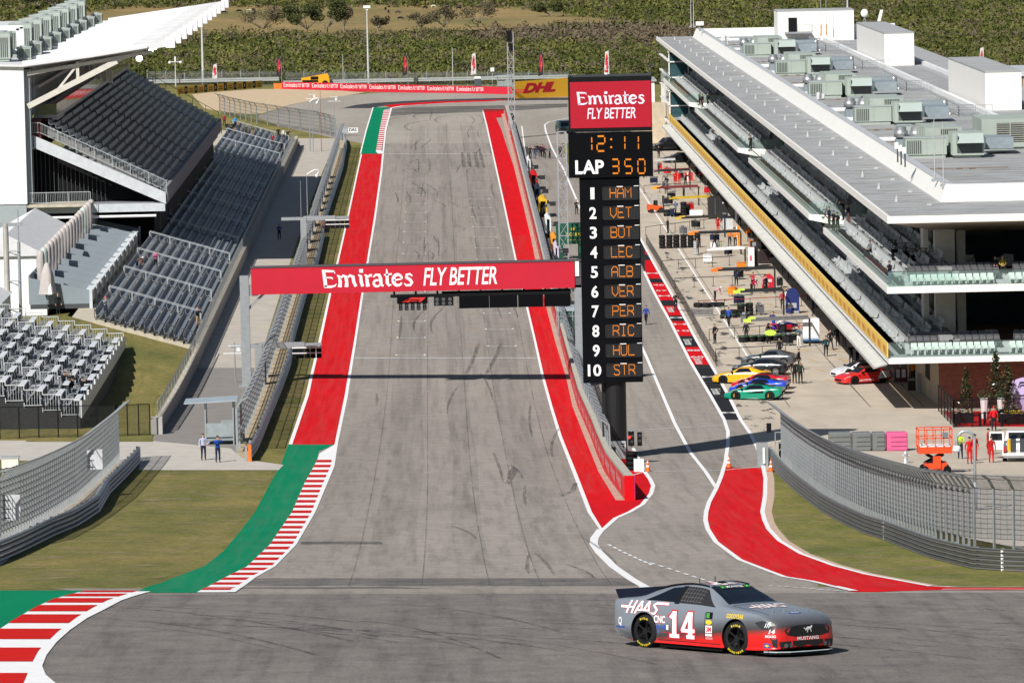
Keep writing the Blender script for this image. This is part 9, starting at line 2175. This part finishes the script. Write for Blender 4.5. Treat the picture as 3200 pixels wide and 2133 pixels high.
def wall_stands():
 for i,(v0,v1,vt,vb,c,l)in enumerate([(1199,1219,361,412,(.6,.61,.62),'white pit wall stand with a dark opening, farthest'),(1206,1234,405,437,RD,'pit wall stand with a pink-red canopy'),(1209,1241,430,470,(.02,.028,.05),'pit wall stand under a navy cover'),(1224,1257,468,500,(.62,.38,.03),'pit wall stand with a yellow frame'),(1233,1266,494,548,(.6,.64,.65),'pit wall stand with a white arch'),(1247,1281,545,590,(.7,.28,.03),'pit wall stand with an orange arch'),(1259,1284,577,612,(.5,.45,.55),'pit wall stand with a mauve and white canopy')]):
  D=G((v0+v1)/2+4,vb).y+DC;a,b=P(v0,vt,D),P(v1,vt,D);y=D-DC;z0=gz(a.x,y);zt=max(b.z,z0+2.3);x0=max(a.x,11.9);x1=b.x;mt=cloth(c)
  t=thing('pit_stand',l,'pit stand',Vector((x0,y,z0)),0,'pit wall stands');m=MB();m.prism([(x0,y,zt-.3),(x0+.3,y,zt),(x1-.3,y,zt),(x1,y,zt-.3),(x1,y,zt-.45),(x0,y,zt-.45)],(0,0,0),(0,5,0));m.build('canopy',mt,t)
  m=MB();m.b2((x0,y,z0+.6),(x0+.16,y+5,zt-.45));m.cut();m.b2((x1-.16,y,z0),(x1,y+5,zt-.45));m.build('side_frame',mt,t);m=MB();m.b2((x0+.16,y+.6,z0),(x1-.16,y+4.8,zt-.46));m.build('interior',DK,t)
  m=MB();m.b2((x0+.3,y-.3,z0+.5),(x1-.5,y+.5,z0+1.1));m.ball((x0+.8,y-.1,z0+1.45),.16);m.build('equipment',mat('gear_grey',(.1,.1,.11),.6),t)
  m=MB();m.b2((x1+.3,y,z0+1.3),(x1+1.0,y+.12,z0+1.8));m.bar((x1+.3,y+.06,z0+1.6),(x1-.1,y+.3,zt-.6),.05);m.build('screen',DK,t)
 D=446;a,b=P(1280,706,D),P(1332,706,D);y=D-DC;z0=gz(12,y);t=thing('timing_stand','tall glazed timing stand with a grey roof slab beside the gantry post','pit stand',Vector((a.x,y,z0)))
 m=MB();m.b2((a.x,y,a.z-.35),(b.x+.3,y+6,a.z));m.build('roof',mat('shelter_roof',(.36,.42,.46),.45,.2),t);m=MB()
 for x in np.linspace(a.x+.1,b.x,4):
  for q in(0,3,5.9):m.bar((x,y+q,z0),(x,y+q,a.z-.35),.08)
 for z in(z0+1,z0+2,z0+3):m.bar((a.x,y,z),(b.x,y,z),.06)
 m.build('frame',STEEL,t);m=MB();m.quad((a.x,y+.1,z0+.3),(b.x,y+.1,z0+.3),(b.x,y+.1,a.z-.4),(a.x,y+.1,a.z-.4));m.build('glass',glassmat('stand_glass',(.1,.2,.18),.1,.35),t)
 m=MB();r=random.Random(3)
 for k in range(12):m.box((r.uniform(a.x+.3,b.x-.3),y+r.uniform(.8,5),z0+r.uniform(.4,3)),(.5,.5,.5))
 m.build('monitor',DK,t)
wall_stands()
# ---- planted corner by the brick wall
def leafy(mb,c,rx,rz,n,s,r,m=0,flat=0):
 for _ in range(n):
  a,b,q=r.uniform(0,6.283),r.uniform(-1,1),r.uniform(.55,1)**.6;k=math.sqrt(1-b*b);p=Vector((c[0]+rx*k*math.cos(a)*q,c[1]+rx*k*math.sin(a)*q,c[2]+rz*b*q));u=Vector((r.uniform(-1,1),r.uniform(-1,1),r.uniform(-.6,.6))).normalized()*s;w=u.cross(Vector((r.uniform(-1,1),r.uniform(-1,1),r.uniform(-1,1)))).normalized()*s*.45
  mb.add([p-u*.5,p+w*.5,p+u*.6,p-w*.5],[(0,1,2,3)],m if not isinstance(m,tuple)else r.choice(m))
BARK=mat('bark',(.1,.075,.05),.9,var=.25,scale=6)
def magnolia(label,vx,vb,vt,w,seed):
 p=G(vx,vb);D=p.y+DC;h=P(vx,vt,D).z-p.z;t=thing('magnolia_tree',label,'tree',p,0,'small evergreen trees by the brick wall');r=random.Random(seed)
 m=MB();m.tube([(0,0,0),(.05,0,h*.5),(0,0,h*.95)],[.1,.07,.02],7)
 for i in range(9):a=r.uniform(0,6.28);z=h*(.2+.07*i);m.tube([(0,0,z),(w*.4*math.cos(a)*(1-i*.09),w*.4*math.sin(a)*(1-i*.09),z+.35)],[.03,.01],5)
 m.lb('trunk',BARK,t);m=MB()
 for i in range(34):z=h*(.16+.84*(i/34)**.9);q=w*.5*(1-((i/34)**1.35)*.86)*r.uniform(.6,1.05);a=i*2.4;leafy(m,(q*.6*math.cos(a),q*.6*math.sin(a),z),q*.6,.3,42,.2,r,(0,0,0,1,2))
 m.lb('crown',[mat('magnolia_dark',(.012,.025,.01),.3,var=.4,scale=6),mat('magnolia_green',(.035,.06,.018),.3,var=.4,scale=6),mat('magnolia_brown',(.13,.065,.02),.45,var=.3,scale=6)],t)
magnolia('slim small magnolia tree, left one by the brick wall',2221,958,848,1.3,1);magnolia('tallest magnolia tree by the brick wall',2290,958,811,1.7,2);magnolia('bushy magnolia tree right of the tallest one',2318,962,842,1.8,3)
def corner():
 a,b=G(2192,982),G(2345,978);c0=G(2157,945);sheet('red_carpet',[(2166,945),(2353,945),(2400,980),(2200,980)],mat('carpet_red',(.5,.008,.012),.9,spec=.1),.03)
 t=thing('iron_fence','black iron fence round the planted corner by the brick wall','fence',a);m=MB();n=MB();h=Vector((0,0,1.95))
 for p,q,k in((c0,a,5),(a,G(2400,976),5)):
  for i in range(k+1):s=p.lerp(q,i/k);s.z=gz(s.x,s.y);m.cut();m.bar(s,s+h,.08)
  m.bar(p+h,q+h,.06);m.bar(p+h*.5,q+h*.5,.05);n.quad(p,q,q+h,p+h)
 m.build('post',BLACK,t);n.build('netting',meshmat('iron_netting',(.03,.012,.012),.35),t)
 r=random.Random(9)
 for i,(vx,vb,col,l)in enumerate([(2213,972,(.6,.6,.42),'black planter box with cream flowers by the iron fence'),(2330,974,(.65,.45,.02),'black planter box with yellow flowers by the iron fence'),(2317,962,(.6,.58,.4),'black planter box with cream flowers behind the yellow ones')]):
  p=G(vx,vb);t=thing('flower_planter',l,'planter',p);m=MB();m.b2((-.75,-.35,0),(.75,.35,.75));m.b2((-.78,-.38,.68),(.78,.38,.76));m.lb('box',BLACK,t);m=MB()
  for k in(-.45,0,.45):leafy(m,(k,0,.82),.32,.2,60,.12,r)
  m.lb('flowers',mat('flower_%d'%i,col,.7,var=.15,scale=5),t)
 for i,vx in enumerate((2197,2204,2211,2252,2263,2296,2302)):
  p=G(vx,980-(i%3)*4);t=thing('bollard_post',f'black ribbon post on the red carpet, {("first", "second", "third", "fourth", "fifth", "sixth", "seventh")[i]} from the left','post',p,0,'ribbon posts on the red carpet');m=MB();m.tube([(0,0,0),(0,0,.95)],.1,10);m.lb('post',BLACK,t);m=MB();m.lathe([(.1,.95),(.08,.99),(0,1)],(0,0,0),10);m.lb('cap',STEEL,t)
 for i,(vx,l)in enumerate(((2262,'tall white column planter on the red carpet, left one'),(2301,'tall white column planter on the red carpet, right one'))):
  p=G(vx,962);t=thing('white_planter',l,'planter',p);m=MB();m.tube([(0,0,0),(0,0,1.5)],[.2,.3],8);m.lb('pot',LWHITE,t);m=MB();leafy(m,(0,0,1.75),.5,.35,120,.16,r);m.lb('shrub',mat('shrub_green',(.03,.055,.015),.6,var=.4,scale=6),t)
 p=G(2345,950);D=p.y+DC;q0,q1=P(2322,945,D),P(2420,866,D);t=thing('lilac_sign','lilac curved sign with dark racing marks at the right edge','sign',p);m=MB();m.prism([(q0.x,p.y,p.z),(q1.x,p.y,p.z),(q1.x,p.y,q1.z+.2),(q0.x+.8,p.y,q1.z),(q0.x+.2,p.y,q1.z-.2),(q0.x,p.y,q1.z-.6)],(0,0,0),(0,.1,0));o=m.build('board',mat('lilac',(.5,.4,.68),.5),t)
 m=MB();z=q1.z-.75;x=P(2339,880,D).x;strokes(m,[[(0,0,.1),(.25,.45,.14),(1.2,.45,.14)],[(.2,0,.1),(.35,.22,.12),(.9,.22,.12)]],(x,p.y-.02,z),(1,0,0),(0,0,1),.6,.9);m.quad((x+.05,p.y-.02,z-.6),(x+.5,p.y-.02,z-.6),(x+.55,p.y-.02,z-.5),(x+.1,p.y-.02,z-.5));m.build('sign_mark',BLACK,o)
corner()
# ================================================================== vegetation and cattle
def inside(poly,x,y):
 c=False;n=len(poly)
 for i in range(n):
  (xa,ya),(xb,yb)=poly[i],poly[(i+1)%n]
  if(ya>y)!=(yb>y)and x<(xb-xa)*(y-ya)/(yb-ya)+xa:c=not c
 return c
FIELD=[(300,16),(560,15),(800,14),(1000,15),(1180,16),(1250,24),(1330,36),(1440,47),(1400,56),(1280,62),(1150,70),(1000,76),(850,84),(700,80),(560,86),(420,80),(250,74),(60,78),(60,40)]
def scrub():
 rg=np.random.default_rng(5);C=[];
 for D0,D1,sp in((962,1120,3.7),(1120,1350,4.3),(1350,1720,5.2),(1720,2200,6.5),(2200,3000,9)):
  n=int((D1-D0)*(.23*(D0+D1)/2+30)/sp**2);d=rg.uniform(D0,D1,n);x=(rg.uniform(-.108,.125,n))*d
  for dd,xx in zip(d,x):
   vx,vy=proj((xx,dd-DC,gz(xx,dd-DC)+1))
   if vx<-60 or vx>2420:continue
   if inside(FIELD,vx,vy-1)or(1<(dd-960)/1<8):continue
   if dd<1010 and xx>40 and rg.random()<.3:continue
   brown=.18+(.75 if(vx>1100 and 66<vy<106 and vx<1620)else 0)+(.3 if vy>78 and vy<96 else 0)
   C.append((xx,dd,sp,brown,vy))
 C=np.array(C);n=len(C);big=rg.random(n)**1.8
 h=(1.9+2.2*big**2)*(C[:,2]/4.2)**.45;w=C[:,2]*(.36+.62*big)
 clump=np.sin(C[:,0]*.09+1.3)*np.sin(C[:,1]*.031)+.6*np.sin(C[:,0]*.21+C[:,1]*.083)+.5*np.sin(C[:,0]*.05-C[:,1]*.02);h*=np.clip(1+.3*clump+.25*rg.normal(size=n),.45,2);w*=np.clip(1+.3*rg.normal(size=n),.5,1.8)
 cls=np.where(rg.random(n)<C[:,3]+.16*np.clip(-clump,0,2),2,np.where(rg.random(n)-.2*clump<.4,0,np.where(rg.random(n)+.15*clump<.7,1,3)))
 nl=np.where(C[:,1]<1120,96,np.where(C[:,1]<1350,64,np.where(C[:,1]<1720,44,26)))
 idx=np.repeat(np.arange(n),nl);N_=len(idx);ls=.36*(C[idx,2]/3.7)**1.15
 a=rg.uniform(0,2*np.pi,N_);u=rg.uniform(-.25,1,N_);q=rg.uniform(.35,1,N_)**.5;k=np.sqrt(np.maximum(0,1-u*u))
 lob=1+.3*np.sin(3*a+idx)+.15*np.sin(7*a+2*idx)
 px=C[idx,0]+w[idx]*k*np.cos(a)*q*lob;py=C[idx,1]-DC+w[idx]*k*np.sin(a)*q*lob;pz=prof(C[idx,1])-CROSS*C[idx,0]+h[idx]*(.32+.62*u*q)
 d1=rg.normal(size=(N_,3));d1/=np.linalg.norm(d1,axis=1)[:,None];d2=np.cross(d1,rg.normal(size=(N_,3)));d2/=np.linalg.norm(d2,axis=1)[:,None]
 sz=(ls*rg.uniform(.6,1.5,N_))[:,None];c=np.stack([px,py,pz],1)
 v=np.stack([c-d1*sz,c+d2*sz*.8,c+d1*sz],1).reshape(-1,3)
 me=bpy.data.meshes.new('scrub');me.vertices.add(N_*3);me.vertices.foreach_set('co',v.ravel().astype(np.float32));me.loops.add(N_*3);me.loops.foreach_set('vertex_index',np.arange(N_*3,dtype=np.int32));me.polygons.add(N_);me.polygons.foreach_set('loop_start',np.arange(0,N_*3,3,dtype=np.int32))
 me.polygons.foreach_set('material_index',cls[idx].astype(np.int32));me.update(calc_edges=True)
 for nm,c_ in(('scrub_dark',(.06,.074,.02)),('scrub_olive',(.108,.118,.032)),('scrub_brown',(.13,.105,.07)),('scrub_yellow',(.15,.15,.042))):me.materials.append(mat(nm,c_,.9,var=.3,scale=.25,spec=.1))
 tag(link('scrub',me),kind='stuff')
scrub()
def bush_tree(label,vx,vb,hgt,w,seed,mts,bare=False):
 p=gp(vx,vb);t=thing('scrub_tree',label,'tree',p,0,'trees round the dry pasture');r=random.Random(seed);m=MB();tips=[]
 m.tube([(0,0,-.3),(.1,0,hgt*.3)],[.3,.2],6)
 for i in range(9 if bare else 7):
  a=r.uniform(0,6.28);e=Vector((w*.42*math.cos(a),w*.42*math.sin(a),hgt*r.uniform(.55,.92)));m.tube([(.1,0,hgt*.28),e*.55+Vector((0,0,hgt*.12)),e],[.16,.1,.04],5);tips.append(e)
  for j in range(3):f=e+Vector((r.uniform(-1,1)*w*.18,r.uniform(-1,1)*w*.18,r.uniform(0,.25)*hgt));m.tube([e*.8,f],[.06,.02],4);tips.append(f)
 m.lb('trunk',mat('bark_grey',(.2,.18,.15),.9,var=.2,scale=2),t);m=MB()
 for e in tips:leafy(m,e,w*.17,hgt*.14,30 if bare else 120,.8,r,(0,0,1))
 m.lb('crown',mts,t)
_gd=[mat('tree_dark',(.05,.065,.016),.9),mat('tree_olive',(.085,.09,.026),.9)];_gb=[mat('tree_brown',(.09,.07,.045),.9),mat('tree_olive',(.085,.09,.026),.9)]
for i,(l,vx,vb,h,w,b)in enumerate([('sprawling grey-green tree at the left of the dry pasture',605,82,8,13,1),('big round dark green tree left of the light pole',706,86,9.5,11,0),('big dark green tree just left of the tall light pole',752,84,10,10,0),('thin tree between the dark green tree and the light pole',790,76,7.5,6,1),('low grey bush tree right of the tall light pole',868,76,5,6,1),('round brown bush tree in the middle of the pasture edge',966,74,6,7,1),('bare branching tree at the pasture edge',1020,76,8,9,1),('wide bare-limbed tree right of the bare one',1098,66,8.5,12,1),('lone tree at the top edge above the pasture, left one',838,10,8,6,0),('lone round tree at the top edge above the pasture, right one',874,11,9,8,0),('low bush on the pasture tip near the brown scrub',1262,42,5,9,0),('dark tree clump at the top left behind the canopy',650,14,8,12,0),('dark tree behind the grandstand roof units',90,30,9,14,0),('grey leafless tree behind the roof units',128,32,8,8,1)]):bush_tree(l,vx,vb,h,w,i,_gb if b else _gd,b)
def cows():
 V_=[(0,0,1.05),(.75,0,1.1),(1.05,0,1.0),(1.35,0,.6),(1.5,0,.3),(-.7,0,1.1)];rad=[(.34,.4),(.3,.36),.18,.14,.09,(.28,.33)];E_=[(0,1),(1,2),(2,3),(3,4),(0,5)]
 for x,y in((.7,.2),(.7,-.2)):b=len(V_);V_+=[(x,y,.75),(x+.03,y,.38),(x,y,.05)];rad+=[.12,.07,.06];E_+=[(1,b),(b,b+1),(b+1,b+2)]
 for x,y in((-.72,.2),(-.72,-.2)):b=len(V_);V_+=[(x+.05,y,.78),(x-.1,y,.42),(x-.04,y,.05)];rad+=[.15,.07,.06];E_+=[(5,b),(b,b+1),(b+1,b+2)]
 b=len(V_);V_+=[(-1.05,0,1.1),(-1.12,0,.6)];rad+=[.05,.03];E_+=[(5,b),(b,b+1)]
 me=skin_mesh('cow',V_,E_,rad,[0]*len(E_),[cloth(K)])
 for i,(vx,vy,c,a,w)in enumerate([(634,28,'black',.3,'left of the brown cow, the farther of two'),(662,30,'black',2.2,'just left of the brown cow'),(673,31,'brown',.2,'right of two black cows'),(676,43,'reddish',1.2,'alone beside the dark green tree'),(886,28,'black',1.4,'first right of the tall light pole'),(893,35,'black',1.7,'second right of the tall light pole'),(914,37,'black and white',.1,'beside the two by the light pole'),(920,51,'black',.0,'nearest of all, in the middle of the pasture'),(976,26,'black',.5,'left of the cream cow'),(996,23,'cream',.1,'at the top of the pasture'),(1016,26,'black',1.5,'just right of the cream cow'),(1054,27,'black',.4,'farthest right in the pasture'),(515,37,'black',.2,'nearest the grandstand roof tip'),(549,34,'black',.1,'second from the grandstand roof tip'),(573,33,'cream',.3,'third from the grandstand roof tip'),(582,31,'black',1.0,'beside the cream cow near the roof tip')]):
  o=link('cow',me);tag(o,f'{c} cow grazing on the dry pasture, {w}','cow','cattle on the dry pasture');o.location=gp(vx,vy,.6);o.rotation_euler=(0,0,a);o.material_slots[0].link='OBJECT';o.material_slots[0].material=cloth({'black':K,'brown':BR,'reddish':(.25,.07,.03),'cream':(.5,.45,.36),'black and white':(.05,.05,.05)}[c])
cows()
